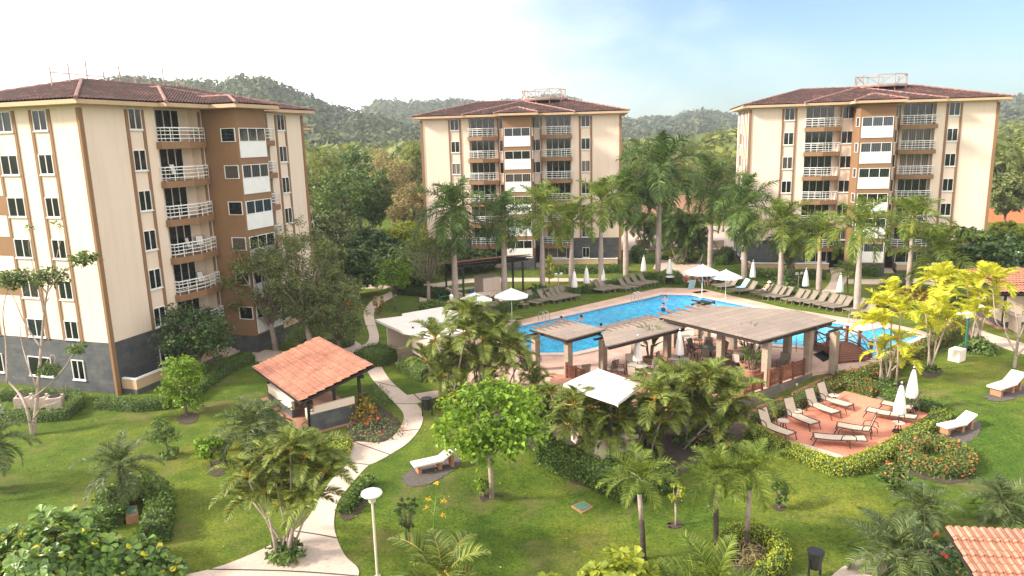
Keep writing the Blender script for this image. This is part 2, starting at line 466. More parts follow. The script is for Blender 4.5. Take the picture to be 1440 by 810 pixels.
M_redflower = leaf_mat('red_flower', (.5, .04, .03), (.75, .10, .06), .3, .6)
M_pinkflower = leaf_mat('salmon_flower', (.75, .22, .13), (.85, .38, .24), .3, .6)
M_hill_leaf = leaf_mat('hill_forest_leaf', (.05, .068, .04), (.125, .14, .075), .2, .8, .01)
# ------------------------------------------------------------------ ground, hills, haze
def grass_mat():
    m = bpy.data.materials.new('lawn_grass'); t, b, _ = nodes(m)
    a = noise(t, .11, 5, .6); c = noise(t, 1.1, 6, .7); f = noise(t, 9, 5, .8)
    col = ramp(t, a, [(.30, (.048, .095, .014)), (.5, (.092, .138, .020)), (.66, (.15, .168, .028))])
    col = mix(t, col, ramp(t, c, [(.3, (.55, .66, .55)), (.7, (1.36, 1.24, 1.05))]), 1.0, 'MULTIPLY')
    col = mix(t, col, ramp(t, f, [(.36, (.45, .52, .42)), (.64, (1.45, 1.4, 1.25))]), 1.0, 'MULTIPLY')
    bare = ramp(t, noise(t, .33, 5, .65, dist=.6), [(.53, (0, 0, 0)), (.68, (.55, .55, .55))])
    col = mix(t, col, (.20, .15, .07), bare)
    L(t, col, b.inputs['Base Color']); b.inputs['Roughness'].default_value = .9; b.inputs['Specular IOR Level'].default_value = .15
    bump(t, b, noise(t, 22, 4, .75), .9, .05)
    MATS['lawn'] = m; return m
M_grass = grass_mat()

xs = np.concatenate([[-5000, -2500, -1200, -600, -300, -150, -100], np.arange(-70, 75, 1.0), [100, 150, 300, 600, 1200, 2500, 5000]])
ys = np.concatenate([[-3000, -600, -100, -30], np.arange(0, 100, 1.0), [110, 130, 160, 200, 300, 600, 1200, 2500, 5000]])
GX, GY = np.meshgrid(xs, ys, indexing='ij')
GZ = np.array([[hgt(x, y) for y in ys] for x in xs])
nx, ny = len(xs), len(ys)
idx = np.arange(nx * ny).reshape(nx, ny)
F = np.stack([idx[:-1, :-1], idx[1:, :-1], idx[1:, 1:], idx[:-1, 1:]], -1).reshape(-1, 4)
g = np_mesh('ground', np.stack([GX, GY, GZ], -1).reshape(-1, 3), F, M_grass, smooth=True); g['kind'] = 'structure'

def smooth_poly(pts, closed=True, n=6):
    out = []; m = len(pts)
    rng = range(m) if closed else range(m - 1)
    for i in rng:
        g_ = lambda k: Vector(pts[k % m]) if closed else Vector(pts[min(max(k, 0), m - 1)])
        p0, p1, p2, p3 = g_(i - 1), g_(i), g_(i + 1), g_(i + 2)
        for k in range(n):
            t = k / n
            out.append(.5 * ((2 * p1) + (p2 - p0) * t + (2 * p0 - 5 * p1 + 4 * p2 - p3) * t * t + (3 * p1 - p0 - 3 * p2 + p3) * t ** 3))
    if not closed: out.append(Vector(pts[-1]))
    return out

def sheet_xy(name, poly, dz, m, flat=None, skirt=0.0, maxlen=1.2, kind='structure'):
    bm = bmesh.new()
    f = bm.faces.new([bm.verts.new((p[0], p[1], 0)) for p in poly])
    if f.normal.z < 0: f.normal_flip()
    bmesh.ops.triangulate(bm, faces=bm.faces[:])
    for _ in range(7):
        es = [e for e in bm.edges if e.calc_length() > maxlen]
        if not es or flat is not None: break
        bmesh.ops.subdivide_edges(bm, edges=es, cuts=1)
        bmesh.ops.triangulate(bm, faces=bm.faces[:])
    if skirt:
        be = [e for e in bm.edges if e.is_boundary]
        r = bmesh.ops.extrude_edge_only(bm, edges=be)
        low = [v for v in r['geom'] if isinstance(v, bmesh.types.BMVert)]
    else: low = []
    bm.normal_update()
    for v in bm.verts: v.co.z = (flat if flat is not None else hgt(v.co.x, v.co.y)) + dz
    for v in low: v.co.z -= skirt
    bmesh.ops.recalc_face_normals(bm, faces=bm.faces[:])
    me = bpy.data.meshes.new(name); bm.to_mesh(me); bm.free(); me.materials.append(m)
    o = bpy.data.objects.new(name, me); COL.objects.link(o)
    if kind: o['kind'] = kind
    return o

def px_poly(pts, flat=None):
    return [(on_z(x, y, flat) if flat is not None else at(x, y)).xy for x, y in pts]

def sheet(name, pts, dz, m, flat=None, skirt=0.0, curve=False, kind='structure'):
    w = px_poly(pts, flat)
    if curve:
        w = smooth_poly(w, True, 8); q_ = random.random() * 9
        w = [p + Vector((math.sin(i * 1.9 + q_) + math.sin(i * 4.3), math.cos(i * 2.7 + q_) + math.sin(i * 3.7 + 1))) * .07 for i, p in enumerate(w)]
    return sheet_xy(name, w, dz, m, flat, skirt, kind=kind)

def ribbon(name, left, right, dz, m, n=5, joint=0):
    """path between two pixel rows of the same length, edges smoothed"""
    a = smooth_poly(px_poly(left), False, n); b = smooth_poly(px_poly(right), False, n)
    mb = MB(); k = 4
    for p, q in zip(a, b):
        for j in range(k + 1):
            c = p.lerp(q, j / k); mb.v.append((c.x, c.y, hgt(c.x, c.y) + dz))
    for i in range(len(a) - 1):
        for j in range(k):
            f = (i * (k + 1) + j, i * (k + 1) + j + 1, (i + 1) * (k + 1) + j + 1, (i + 1) * (k + 1) + j)
            mb.f.append(f); mb.m.append(0)
    # edge faces down to the soil
    for col in (0, k):
        o = len(mb.v)
        for i in range(len(a)):
            v = mb.v[i * (k + 1) + col]; mb.v.append((v[0], v[1], v[2] - .15))
        for i in range(len(a) - 1):
            mb.f.append((i * (k + 1) + col, (i + 1) * (k + 1) + col, o + i + 1, o + i)); mb.m.append(0)
    o = mb.build(name, m); o['kind'] = 'structure'
    me = o.data; bm = bmesh.new(); bm.from_mesh(me); bmesh.ops.recalc_face_normals(bm, faces=bm.faces[:]); bm.to_mesh(me); bm.free()
    if joint:                                     # dark expansion joints
        jb = MB()
        for i in range(joint, len(a) - 1, joint):
            p, q = a[i], b[i]
            d = (q - p).normalized(); nrm = Vector((-d.y, d.x)) * .035
            pts = [p.lerp(q, s / 6) for s in range(7)]
            for s in range(6):
                vs = []
                for u, sg in ((pts[s], -1), (pts[s + 1], -1), (pts[s + 1], 1), (pts[s], 1)):
                    w = u + nrm * sg; vs.append((w.x, w.y, hgt(w.x, w.y) + dz + .006))
                jb.add(vs, [(0, 1, 2, 3)])
        j = jb.build('path_joint', M_mulch); j['kind'] = 'structure'
    return o

# ---- paths
ribbon('garden_path', [(150, 850), (230, 817), (310, 797), (383, 766), (428, 735), (448, 703), (466, 676), (487, 655), (489, 634), (497, 622), (540, 622), (562, 603), (567, 582), (548, 560), (532, 543), (520, 528), (512, 512)],
       [(400, 870), (480, 840), (505, 805), (484, 780), (470, 742), (475, 708), (492, 684), (516, 657), (530, 650), (548, 640), (575, 622), (592, 600), (594, 580), (580, 562), (566, 551), (548, 534), (534, 512)], .03, M_conc, 5, 9)
ribbon('far_garden_path', [(512, 512), (482, 497), (500, 490), (516, 482), (519, 470), (514, 455), (512, 438), (524, 422), (541, 414), (556, 408)],
       [(534, 512), (502, 500), (515, 494), (529, 486), (533, 473), (528, 455), (526, 440), (536, 428), (549, 420), (562, 413)], .03, M_conc, 5, 12)
ribbon('stepping_path', [(551, 560), (575, 556), (605, 551), (640, 547), (690, 541)], [(566, 570), (588, 567), (612, 560), (645, 556), (695, 551)], .034, M_conc, 4, 5)
ribbon('entrance_path', [(355, 492), (385, 493), (420, 497), (470, 493), (500, 480)], [(352, 509), (385, 508), (430, 509), (476, 503), (515, 490)], .026, M_conc, 4, 6)
ribbon('lawn_path', [(430, 405), (520, 401), (600, 400), (660, 392), (740, 391), (860, 392), (905, 389)], [(430, 409), (520, 406), (600, 406), (660, 398), (740, 396), (860, 396), (905, 394)], .03, M_conc, 4)
ribbon('pavilion_path', [(590, 418), (640, 428), (690, 428), (740, 418)], [(590, 428), (640, 438), (695, 436), (760, 424)], .026, M_conc, 4)
ribbon('entrance_walk', [(1168, 378), (1169, 390), (1164, 402), (1150, 414), (1143, 420)], [(1196, 378), (1193, 390), (1186, 402), (1176, 412), (1170, 420)], .03, M_conc, 5)
ribbon('facade_walk', [(1190, 393), (1235, 393), (1270, 391), (1320, 394)], [(1192, 399), (1236, 400), (1272, 398), (1322, 402)], .026, M_conc, 4)
ribbon('drive_path', [(918, 378), (925, 365), (930, 355), (945, 347)], [(962, 395), (975, 385), (985, 372), (990, 350)], .03, M_conc, 4)
sheet('road', [(860, 352), (1060, 352), (1050, 328), (1035, 318), (885, 318)], .03, M_asphalt)
ribbon('right_lawn_path', [(1330, 448), (1368, 460), (1400, 472), (1450, 486), (1500, 500)], [(1330, 462), (1366, 472), (1395, 484), (1450, 502), (1500, 520)], .03, M_conc, 4)
ribbon('corner_path', [(1150, 850), (1168, 812), (1205, 788), (1262, 772), (1320, 766), (1380, 760)], [(1220, 850), (1225, 822), (1250, 802), (1290, 788), (1330, 780), (1385, 776)], .03, M_conc, 4)

# ---- soil and gravel beds (flat patches in the lawn)
for nm, pts, m in (
    ('gravel_bed', [(566, 672), (583, 658), (612, 642), (640, 640), (648, 652), (628, 668), (600, 682), (576, 684)], M_gravel),
    ('gravel_bed', [(1305, 612), (1335, 596), (1372, 592), (1380, 603), (1362, 622), (1330, 628), (1310, 622)], M_gravel),
    ('gravel_bed', [(1385, 556), (1410, 545), (1440, 541), (1446, 552), (1420, 563), (1395, 564)], M_gravel),
    ('mulch_bed', [(362, 800), (372, 782), (400, 770), (430, 780), (440, 798), (428, 815), (395, 822), (368, 816)], M_mulch),
    ('mulch_bed', [(478, 722), (500, 695), (518, 680), (527, 690), (510, 715), (490, 732)], M_mulch),
    ('mulch_bed', [(497, 622), (490, 600), (505, 575), (530, 570), (560, 590), (558, 605), (540, 622), (515, 626)], M_mulch),
    ('mulch_bed', [(755, 640), (880, 702), (905, 700), (1000, 640), (1060, 605), (1040, 560), (900, 575), (790, 590), (740, 610)], M_mulch),
    ('mulch_bed', [(590, 560), (640, 545), (730, 530), (790, 560), (770, 590), (690, 590), (630, 580)], M_mulch),
    ('mulch_bed', [(1262, 655), (1285, 640), (1330, 650), (1365, 655), (1362, 675), (1325, 680), (1285, 668)], M_mulch),
    ('mulch_bed', [(1225, 548), (1245, 535), (1275, 540), (1262, 556), (1238, 560)], M_mulch),
    ('mulch_bed', [(1358, 492), (1372, 485), (1392, 488), (1388, 497), (1368, 499)], M_mulch),
    ('mulch_bed', [(1298, 524), (1310, 518), (1326, 522), (1316, 531), (1300, 531)], M_mulch),
    ('mulch_bed', [(676, 700), (690, 694), (706, 699), (700, 706), (682, 707)], M_mulch),
    ('mulch_bed', [(941, 737), (952, 733), (961, 738), (954, 743), (943, 743)], M_mulch),
    ('mulch_bed', [(1085, 713), (1096, 708), (1106, 714), (1097, 719)], M_mulch),
    ('mulch_bed', [(250, 589), (262, 580), (278, 583), (276, 593), (258, 597)], M_mulch),
    ('mulch_bed', [(293, 662), (303, 648), (318, 650), (314, 666), (302, 670)], M_mulch),
    ('mulch_bed', [(1010, 770), (1060, 750), (1105, 775), (1100, 812), (1050, 825), (1015, 805)], M_mulch)):
    sheet(nm, pts, .022, m, curve=True)

# ---- pool terrace
def tile_mat(name, c1, c2, mortar, size=.6, rot=.6, rough=.7, ms=.012):
    m = bpy.data.materials.new(name); t, b, _ = nodes(m)
    tc = t.nodes.new('ShaderNodeTexCoord'); mp = t.nodes.new('ShaderNodeMapping'); mp.inputs['Rotation'].default_value = (0, 0, rot)
    L(t, tc.outputs['Object'], mp.inputs[0])
    br = t.nodes.new('ShaderNodeTexBrick'); br.offset = 0
    br.inputs['Scale'].default_value = 1; br.inputs['Brick Width'].default_value = size; br.inputs['Row Height'].default_value = size
    br.inputs['Mortar Size'].default_value = ms; br.inputs['Mortar Smooth'].default_value = .4
    for k, c in (('Color1', c1), ('Color2', c2), ('Mortar', mortar)): br.inputs[k].default_value = (*c, 1)
    L(t, mp.outputs[0], br.inputs['Vector'])
    col = mix(t, br.outputs['Color'], ramp(t, noise(t, .7, 5), [(.3, (.82, .82, .82)), (.7, (1.12, 1.1, 1.08))]), 1.0, 'MULTIPLY')
    L(t, col, b.inputs['Base Color']); b.inputs['Roughness'].default_value = rough
    return m
M_deck = tile_mat('pink_deck_tile', (.60, .40, .325), (.55, .355, .285), (.42, .27, .22), .9, .62)
M_terrace = tile_mat('terracotta_tile', (.45, .21, .145), (.38, .165, .115), (.55, .38, .3), .5, .62)
M_reddeck = mat('red_painted_deck', (.60, .235, .155), (.53, .20, .13), .8, .75, .05, fine=9)
M_brickpath = mat('brick_paving', (.44, .22, .15), (.36, .17, .11), 2, .85, .1, fine=12)

DECK = [(640, 560), (655, 530), (690, 500), (706, 470), (712, 455), (915, 408), (932, 405), (985, 406), (1080, 428), (1105, 434), (1200, 449), (1250, 455), (1290, 464), (1320, 474), (1240, 516), (1186, 521.5), (1139, 524.5), (1061, 551.5), (1000, 573), (900, 592), (780, 588), (700, 575)]
sheet('pool_deck', DECK, .035, M_deck, flat=0, skirt=1.0)
sheet('terrace_floor', [(770, 560), (775, 527), (800, 528), (845, 525), (890, 507), (945, 488), (1000, 477), (1050, 490), (1085, 505), (1106, 508), (1133, 520), (1061, 549), (1000, 570), (900, 588), (790, 580)], .045, M_terrace, flat=0)

WATER_PX = [(716, 464), (925, 417.5), (931, 415.4), (973, 416.3), (1067, 435), (1097, 441), (1177, 456), (1200, 461), (1236, 461.5), (1270, 467.5), (1298, 476.5), (1228, 507.5), (1202, 500), (1170, 484), (1150, 488), (1133, 489), (1107, 487.5), (1083, 486), (1040, 476), (1000, 466), (983, 461.5), (960, 463), (900, 477), (844, 489.5), (807, 498), (757, 498.5), (735, 491), (722, 481)]
WATER = px_poly(WATER_PX, 0)
def offset_poly(poly, d):
    n = len(poly); out = []
    area = sum(poly[i][0] * poly[(i + 1) % n][1] - poly[(i + 1) % n][0] * poly[i][1] for i in range(n))
    s = 1 if area > 0 else -1
    for i in range(n):
        a, b, c = Vector(poly[i - 1]), Vector(poly[i]), Vector(poly[(i + 1) % n])
        n1 = Vector(((b - a).y, -(b - a).x)).normalized() * s; n2 = Vector(((c - b).y, -(c - b).x)).normalized() * s
        m_ = (n1 + n2).normalized(); k = d / max(.45, m_.dot(n1))
        out.append(b + m_ * k)
    return out
def water_mat():
    m = bpy.data.materials.new('pool_water_surface'); t, b, _ = nodes(m)
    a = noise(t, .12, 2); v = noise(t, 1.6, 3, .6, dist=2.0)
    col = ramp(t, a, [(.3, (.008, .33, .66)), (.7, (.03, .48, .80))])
    col = mix(t, col, ramp(t, v, [(.35, (.8, .85, .92)), (.62, (1.5, 1.25, 1.12))]), 1.0, 'MULTIPLY')  # paler ripples put caustic light into the water colour
    L(t, col, b.inputs['Base Color']); b.inputs['Roughness'].default_value = .07; b.inputs['IOR'].default_value = 1.33
    b.inputs['Specular IOR Level'].default_value = .5
    bump(t, b, noise(t, .9, 4, .6, dist=1.5), 1.0, .75)
    return m
M_water = water_mat()
M_pooltile = mat('dark_blue_pool_tile', (.01, .06, .28), (.008, .05, .22), 4, .2, spec=.5)
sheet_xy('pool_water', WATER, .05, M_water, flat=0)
def ring(name, inner, outer, z0, z1, m, zi=None):
    mb = MB(); n = len(inner)
    for p in inner: mb.v.append((p[0], p[1], z1))
    for p in outer: mb.v.append((p[0], p[1], z1))
    for p in inner: mb.v.append((p[0], p[1], z0))
    for p in outer: mb.v.append((p[0], p[1], z0))
    for i in range(n):
        j = (i + 1) % n
        mb.f += [(i, j, n + j, n + i), (n + i, n + j, 3 * n + j, 3 * n + i), (2 * n + j, 2 * n + i, i, j)[::-1]]
        mb.m += [0, 0, 0]
    o = mb.build(name, m); o['kind'] = 'structure'
    bm = bmesh.new(); bm.from_mesh(o.data); bmesh.ops.recalc_face_normals(bm, faces=bm.faces[:]); bm.to_mesh(o.data); bm.free()
    return o
ring('pool_waterline_tile', offset_poly(WATER, -.18), offset_poly(WATER, .0), .0, .058, M_pooltile)
ring('pool_coping', offset_poly(WATER, .002), offset_poly(WATER, .55), .0, .13, M_coping)
mb = MB()                                          # white dividing wall between main and shallow pool
a, b_ = on_z(1193, 467), on_z(1229, 459.5)
mb.bar(a + Vector((0, 0, .1)), b_ + Vector((0, 0, .1)), 1.5, .16); o = mb.build('pool_divider', M_whiteroof); o['kind'] = 'structure'
mb = MB(); k0 = [on_z(*p) for p in ((1203, 501), (1228, 508.3), (1300, 476.8))]
for p, q in zip(k0, k0[1:]): mb.bar(p + Vector((0, 0, .12)), q + Vector((0, 0, .12)), .42, .2)
o = mb.build('shallow_pool_coping', M_whiteroof); o['kind'] = 'structure'

# ---- retaining wall, ramp, red deck
pA, pB, pC = on_z(1030, 561.7), on_z(1139, 524.3), on_z(1186, 520.8)
mb = MB(); dn = _nd * .16
def wallquad(p, q, zt0, zt1):
    a0, a1 = p + dn, q + dn
    mb.add([(p.x, p.y, -1.1), (q.x, q.y, -1.1), (a1.x, a1.y, -1.1), (a0.x, a0.y, -1.1), (p.x, p.y, zt0), (q.x, q.y, zt1), (a1.x, a1.y, zt1), (a0.x, a0.y, zt0)],
           [(3, 2, 6, 7), (1, 0, 4, 5), (2, 1, 5, 6), (0, 3, 7, 4)], 0)
    mb.add([(p.x, p.y, zt0), (q.x, q.y, zt1), (a1.x, a1.y, zt1), (a0.x, a0.y, zt0)], [(3, 2, 1, 0)], 1)
wallquad(pA, pB, .06, .06); wallquad(pB, pC, -.15, .05)
o = mb.build('retaining_wall', [M_wallstone, M_pink]); tag(o, 'low grey stone retaining wall below the wooden fence of the pergola terrace', 'wall')
mb = MB(); c = pA.lerp(pB, .78) + dn + _nd * .02
mb.lathe([(.0, 0), (.09, 0), (.09, .05), (.0, .05)], 10)
o = mb.build('wall_lamp', M_lampglass, loc=(c.x, c.y, -.35)); o.rotation_euler = (rad(90), 0, math.atan2(_nd.y, _nd.x) + rad(90))
tag(o, 'small round white lamp on the stone wall below the wooden fence', 'wall lamp')
ribbon('brick_ramp', [(1020, 585), (1064, 571), (1139, 540), (1186, 522), (1240, 516.5)], [(1030, 592), (1070, 577), (1143, 547), (1190, 530), (1245, 522)], .03, M_brickpath, 5)
RED = [(1188, 551), (1236, 563), (1290, 574), (1311, 580), (1262, 612), (1214, 636), (1184, 646), (1108, 624), (1064, 602), (1100, 586)]
sheet('red_deck', RED, .05, M_reddeck, skirt=.25)
sheet('red_deck_edge', [(1104, 622), (1112, 620), (1186, 642), (1184, 648)], .056, M_conc)
sheet('stepping_stone', [(1232, 558), (1246, 556), (1252, 566), (1238, 567)], .03, M_wallstone)

# ---- far terrain
def ridge_tab(pts, d):
    out = []
    for x, y in pts:
        v = cF * FPX + cr * (x - 720) + cu * (405 - y); h = math.hypot(v.x, v.y)
        out.append((math.atan2(v.x, v.y), CAM_H + d * v.z / h))
    return np.array(sorted(out))
M_hill = mat('forest_floor', (.05, .06, .028), (.03, .04, .018), .02, .95)
LEAFQ = []
def hill(name, pts, d, front, back, nclump, size, seed, step=5.0, sharp=1.0):
    rng = np.random.default_rng(seed)
    tab = ridge_tab(pts, d)
    a0, a1 = tab[0, 0], tab[-1, 0]
    na = int((a1 - a0) * d / step); ds = np.arange(d - front, d + back, step)
    az = np.linspace(a0, a1, na)
    zr = np.interp(az, tab[:, 0], tab[:, 1])
    ph = rng.uniform(0, 6.28, 12); fr = rng.uniform(.01, .05, (12, 2))
    def H(az_, dd):
        z = np.interp(az_, tab[:, 0], tab[:, 1]) - size * .55
        t = np.where(dd < d, (dd - (d - front)) / front, 1 - (dd - d) / back); t = np.clip(t, 0, 1)
        X, Y = dd * np.sin(az_), dd * np.cos(az_)
        b = sum(np.sin(X * fr[i, 0] + Y * fr[i, 1] + ph[i]) for i in range(12)) / 12
        e = np.minimum(1, np.minimum(az_ - a0, a1 - az_) * d / 60 + .02)
        return (z * t ** sharp + b * 9 * t * (1 - t) * 2) * e - 1.0
    A, D_ = np.meshgrid(az, ds, indexing='ij')
    Z = H(A, D_)
    V = np.stack([D_ * np.sin(A), D_ * np.cos(A), Z], -1).reshape(-1, 3)
    ii = np.arange(len(az) * len(ds)).reshape(len(az), len(ds))
    Fq = np.stack([ii[:-1, :-1], ii[:-1, 1:], ii[1:, 1:], ii[1:, :-1]], -1).reshape(-1, 4)[:, ::-1]
    o = np_mesh(name, V, Fq, M_hill, smooth=True); o['kind'] = 'structure'
    ca = rng.uniform(a0, a1, nclump); cd = rng.uniform(d - front * .97, d + back * .25, nclump)
    cz = H(ca, cd)
    return np.stack([cd * np.sin(ca), cd * np.cos(ca), cz], -1)

def leaf_quads(C, n, spread, zsp, size, rng):
    """n tilted quads round every centre"""
    N = len(C); d = rng.normal(size=(N, n, 3)); d /= np.linalg.norm(d, axis=-1, keepdims=True)
    d[..., 2] = np.abs(d[..., 2])
    rr = rng.uniform(.5, 1.0, (N, 1, 1)) ** 1.6 * 1.7; r = rng.uniform(.6, 1.0, (N, n, 1)) * rr
    P_ = C[:, None, :] + d * r * np.array([spread, spread, zsp])
    nn = d + rng.normal(size=d.shape) * .5; nn /= np.linalg.norm(nn, axis=-1, keepdims=True)
    t = np.cross(nn, rng.normal(size=d.shape)); t /= np.linalg.norm(t, axis=-1, keepdims=True); b = np.cross(nn, t)
    s = size * rng.uniform(.6, 1.2, (N, n, 1)) * rr
    V = np.stack([P_ - t * s, P_ - b * s * .6, P_ + t * s, P_ + b * s * .6], 2).reshape(-1, 3)
    return V, np.arange(len(V)).reshape(-1, 4)

h1 = hill('near_hill', [(-500, 175), (-200, 160), (0, 150), (115, 130), (180, 107), (232, 110), (300, 114), (345, 107), (372, 110), (400, 122), (430, 132), (462, 148), (492, 152), (520, 158), (560, 170), (600, 182), (650, 200), (720, 208)], 520, 300, 200, 5200, 5.5, 3)
h2 = hill('far_hill', [(440, 190), (490, 170), (520, 145), (540, 140), (580, 143), (640, 138), (690, 143), (740, 138), (790, 132), (812, 140), (830, 150), (862, 162), (890, 168), (925, 162), (950, 165), (980, 153), (1010, 156), (1033, 166), (1080, 172), (1180, 170), (1300, 165), (1380, 152), (1412, 140), (1440, 134), (1500, 128), (1600, 140), (1800, 165)], 950, 480, 300, 6500, 7.5, 5)
h3 = hill('low_hill', [(840, 205), (880, 196), (930, 190), (960, 197), (1000, 190), (1040, 180), (1100, 182), (1250, 180), (1380, 178), (1440, 172), (1600, 168), (1700, 180)], 420, 190, 120, 2600, 5.0, 9)
r_ = np.random.default_rng(1)
V, F = leaf_quads(h1, 30, 4.6, 4.2, 1.3, r_); o = np_mesh('hill_forest', V, F, M_hill_leaf); tag(o, 'hazy wooded slope of the near hill behind the left block', 'forest', kind='stuff')
V, F = leaf_quads(h2, 22, 6.6, 5.6, 2.0, r_); o = np_mesh('hill_forest', V, F, M_hill_leaf); tag(o, 'hazy wooded slope of the distant hill on the skyline', 'forest', kind='stuff')
V, F = leaf_quads(h3, 30, 4.2, 3.8, 1.15, r_); o = np_mesh('hill_forest', V, F, M_yforest); tag(o, 'yellow green wood on the low hill between the two far blocks', 'forest', kind='stuff')
# valley wood that reads as one mass
n_ = 1500
ca = r_.uniform(-.62, .72, n_); cd = 140 + 230 * r_.random(n_) ** .8
hh = r_.uniform(5, 9.5, n_)
C_ = np.stack([cd * np.sin(ca), cd * np.cos(ca), hh], -1)
keep = ~((np.abs(ca - .19) < .05) & (cd < 240))
V, F = leaf_quads(C_[keep], 60, 4.2, 4.2, .95, r_)
o = np_mesh('valley_wood', V, F, M_yforest); tag(o, 'mass of yellow green trees in the valley behind the blocks', 'wood', kind='stuff')

# ---- haze: one box of even air
mb = MB(); mb.bx(-1600, 1600, -60, 1500, -2.2, 130)
o = mb.build('haze', bpy.data.materials.new('haze_air')); o['kind'] = 'stuff'
m = o.data.materials[0]; m.use_nodes = True; t = m.node_tree; t.nodes.clear()
vo = t.nodes.new('ShaderNodeVolumePrincipled'); vo.inputs['Density'].default_value = .00034; vo.inputs['Color'].default_value = (.86, .93, 1.0, 1)
vo.inputs['Anisotropy'].default_value = .3
mo = t.nodes.new('ShaderNodeOutputMaterial'); t.links.new(vo.outputs[0], mo.inputs['Volume'])
tag(o, 'thin pale haze over the valley and the hills', 'haze', kind='stuff')
# ------------------------------------------------------------------ apartment blocks
ST = 2.48
def roof_plane(V, F, A, eu, ew, LW, run, z0, slope, du=.27, row=.42, corr=.07, step=.05):
    """tiled hip plane: A eave corner, eu along the eave, ew inward; clamped to the 45 degree hips"""
    nu = int(LW / du) * 4; us = np.linspace(0, LW, nu + 1)
    cz = np.abs(np.sin(us / du * math.pi)) * corr
    ws = []
    w = 0.0
    while w < run - 1e-6:
        e = min(w + row, run); ws += [(w, step), (e, 0.0)]; w = e
    W = np.array([a for a, _ in ws]); SZ = np.array([b for _, b in ws])
    U, WW = np.meshgrid(us, W, indexing='ij')
    Uc = np.clip(U, np.minimum(WW, LW / 2), np.maximum(LW - WW, LW / 2))
    Z = z0 + WW * slope + cz[:, None] + SZ[None, :]
    X = A[0] + Uc * eu[0] + WW * ew[0]; Y = A[1] + Uc * eu[1] + WW * ew[1]
    o = sum(len(v) for v in V)
    ii = np.arange(U.size).reshape(U.shape) + o
    V.append(np.stack([X, Y, Z], -1).reshape(-1, 3))
    F.append(np.stack([ii[:-1, :-1], ii[1:, :-1], ii[1:, 1:], ii[:-1, 1:]], -1).reshape(-1, 4))

def hip_roof(x0, x1, y0, y1, z0, slope, parent, m, cap_mat, name='roof'):
    V, F = [], []
    run = min(x1 - x0, y1 - y0) / 2
    roof_plane(V, F, (x0, y0), (1, 0), (0, 1), x1 - x0, run, z0, slope)
    roof_plane(V, F, (x1, y1), (-1, 0), (0, -1), x1 - x0, run, z0, slope)
    roof_plane(V, F, (x0, y1), (0, -1), (1, 0), y1 - y0, run, z0, slope)
    roof_plane(V, F, (x1, y0), (0, 1), (-1, 0), y1 - y0, run, z0, slope)
    r = np_mesh(name, np.concatenate(V), np.concatenate(F), m, parent)
    mb = MB(); zr = z0 + run * slope
    if x1 - x0 > y1 - y0: e0, e1 = (x0 + run, (y0 + y1) / 2), (x1 - run, (y0 + y1) / 2)
    else: e0, e1 = ((x0 + x1) / 2, y0 + run), ((x0 + x1) / 2, y1 - run)
    def cap(p, q):
        p, q = Vector(p), Vector(q); n = max(2, int((q - p).length / .4))
        mb.tube([p.lerp(q, i / n) for i in range(n + 1)], [.10 if i % 2 else .13 for i in range(n + 1)], 6)
    cap((*e0, zr + .05), (*e1, zr + .05))
    for cx, cy in ((x0, y0), (x1, y0), (x0, y1), (x1, y1)):
        e = min((e0, e1), key=lambda q: (q[0] - cx) ** 2 + (q[1] - cy) ** 2)
        cap((cx, cy, z0 + .05), (*e, zr + .05))
    mb.build('ridge_cap', cap_mat, r)
    # fascia and soffit
    f = MB()
    for a, b, c, d in ((x0 + .05, x1 - .05, y0 + .05, y0 + .12), (x0 + .05, x1 - .05, y1 - .12, y1 - .05), (x0 + .05, x0 + .12, y0 + .12, y1 - .12), (x1 - .12, x1 - .05, y0 + .12, y1 - .12)):
        f.bx(a, b, c, d, z0 - .24, z0 - .003)
    f.bx(x0 + .12, x1 - .12, y0 + .12, y1 - .12, z0 - .26, z0 - .2)
    f.build('fascia', M_fascia, r)
    return r

def window(parent, x, z, w, h, panes, face=0, y=0.0, off=0, sill=True):
    """face 0: front wall (normal -y) at y; 1: left end wall (normal -x) at x=off; 2: right end wall; 3: rear"""
    fr = MB(); gl = MB(); t = .042
    def put(mb, a, b, c, d, o0, o1):              # a..b along the wall, c..d height, o0..o1 outward
        if face == 0: mb.bx(a, b, y - o1, y - o0, c, d)
        elif face == 3: mb.bx(a, b, y + o0, y + o1, c, d)
        elif face == 1: mb.bx(off - o1, off - o0, a, b, c, d)
        else: mb.bx(off + o0, off + o1, a, b, c, d)
    x0, x1 = x - w / 2, x + w / 2
    put(fr, x0, x1, z, z + t, .004, .07); put(fr, x0, x1, z + h - t, z + h, .004, .07)
    put(fr, x0, x0 + t, z + t, z + h - t, .004, .07); put(fr, x1 - t, x1, z + t, z + h - t, .004, .07)
    for k in range(1, panes):
        c = x0 + w * k / panes
        put(fr, c - t / 2, c + t / 2, z + t, z + h - t, .004, .066)
    put(gl, x0 + t, x1 - t, z + t, z + h - t, .003, .024)
    if sill: put(fr, x0 - .05, x1 + .05, z - .07, z - .002, .003, .11)
    f = fr.build('window', M_white, parent)
    gl.build('pane', M_glass, f)
    return f

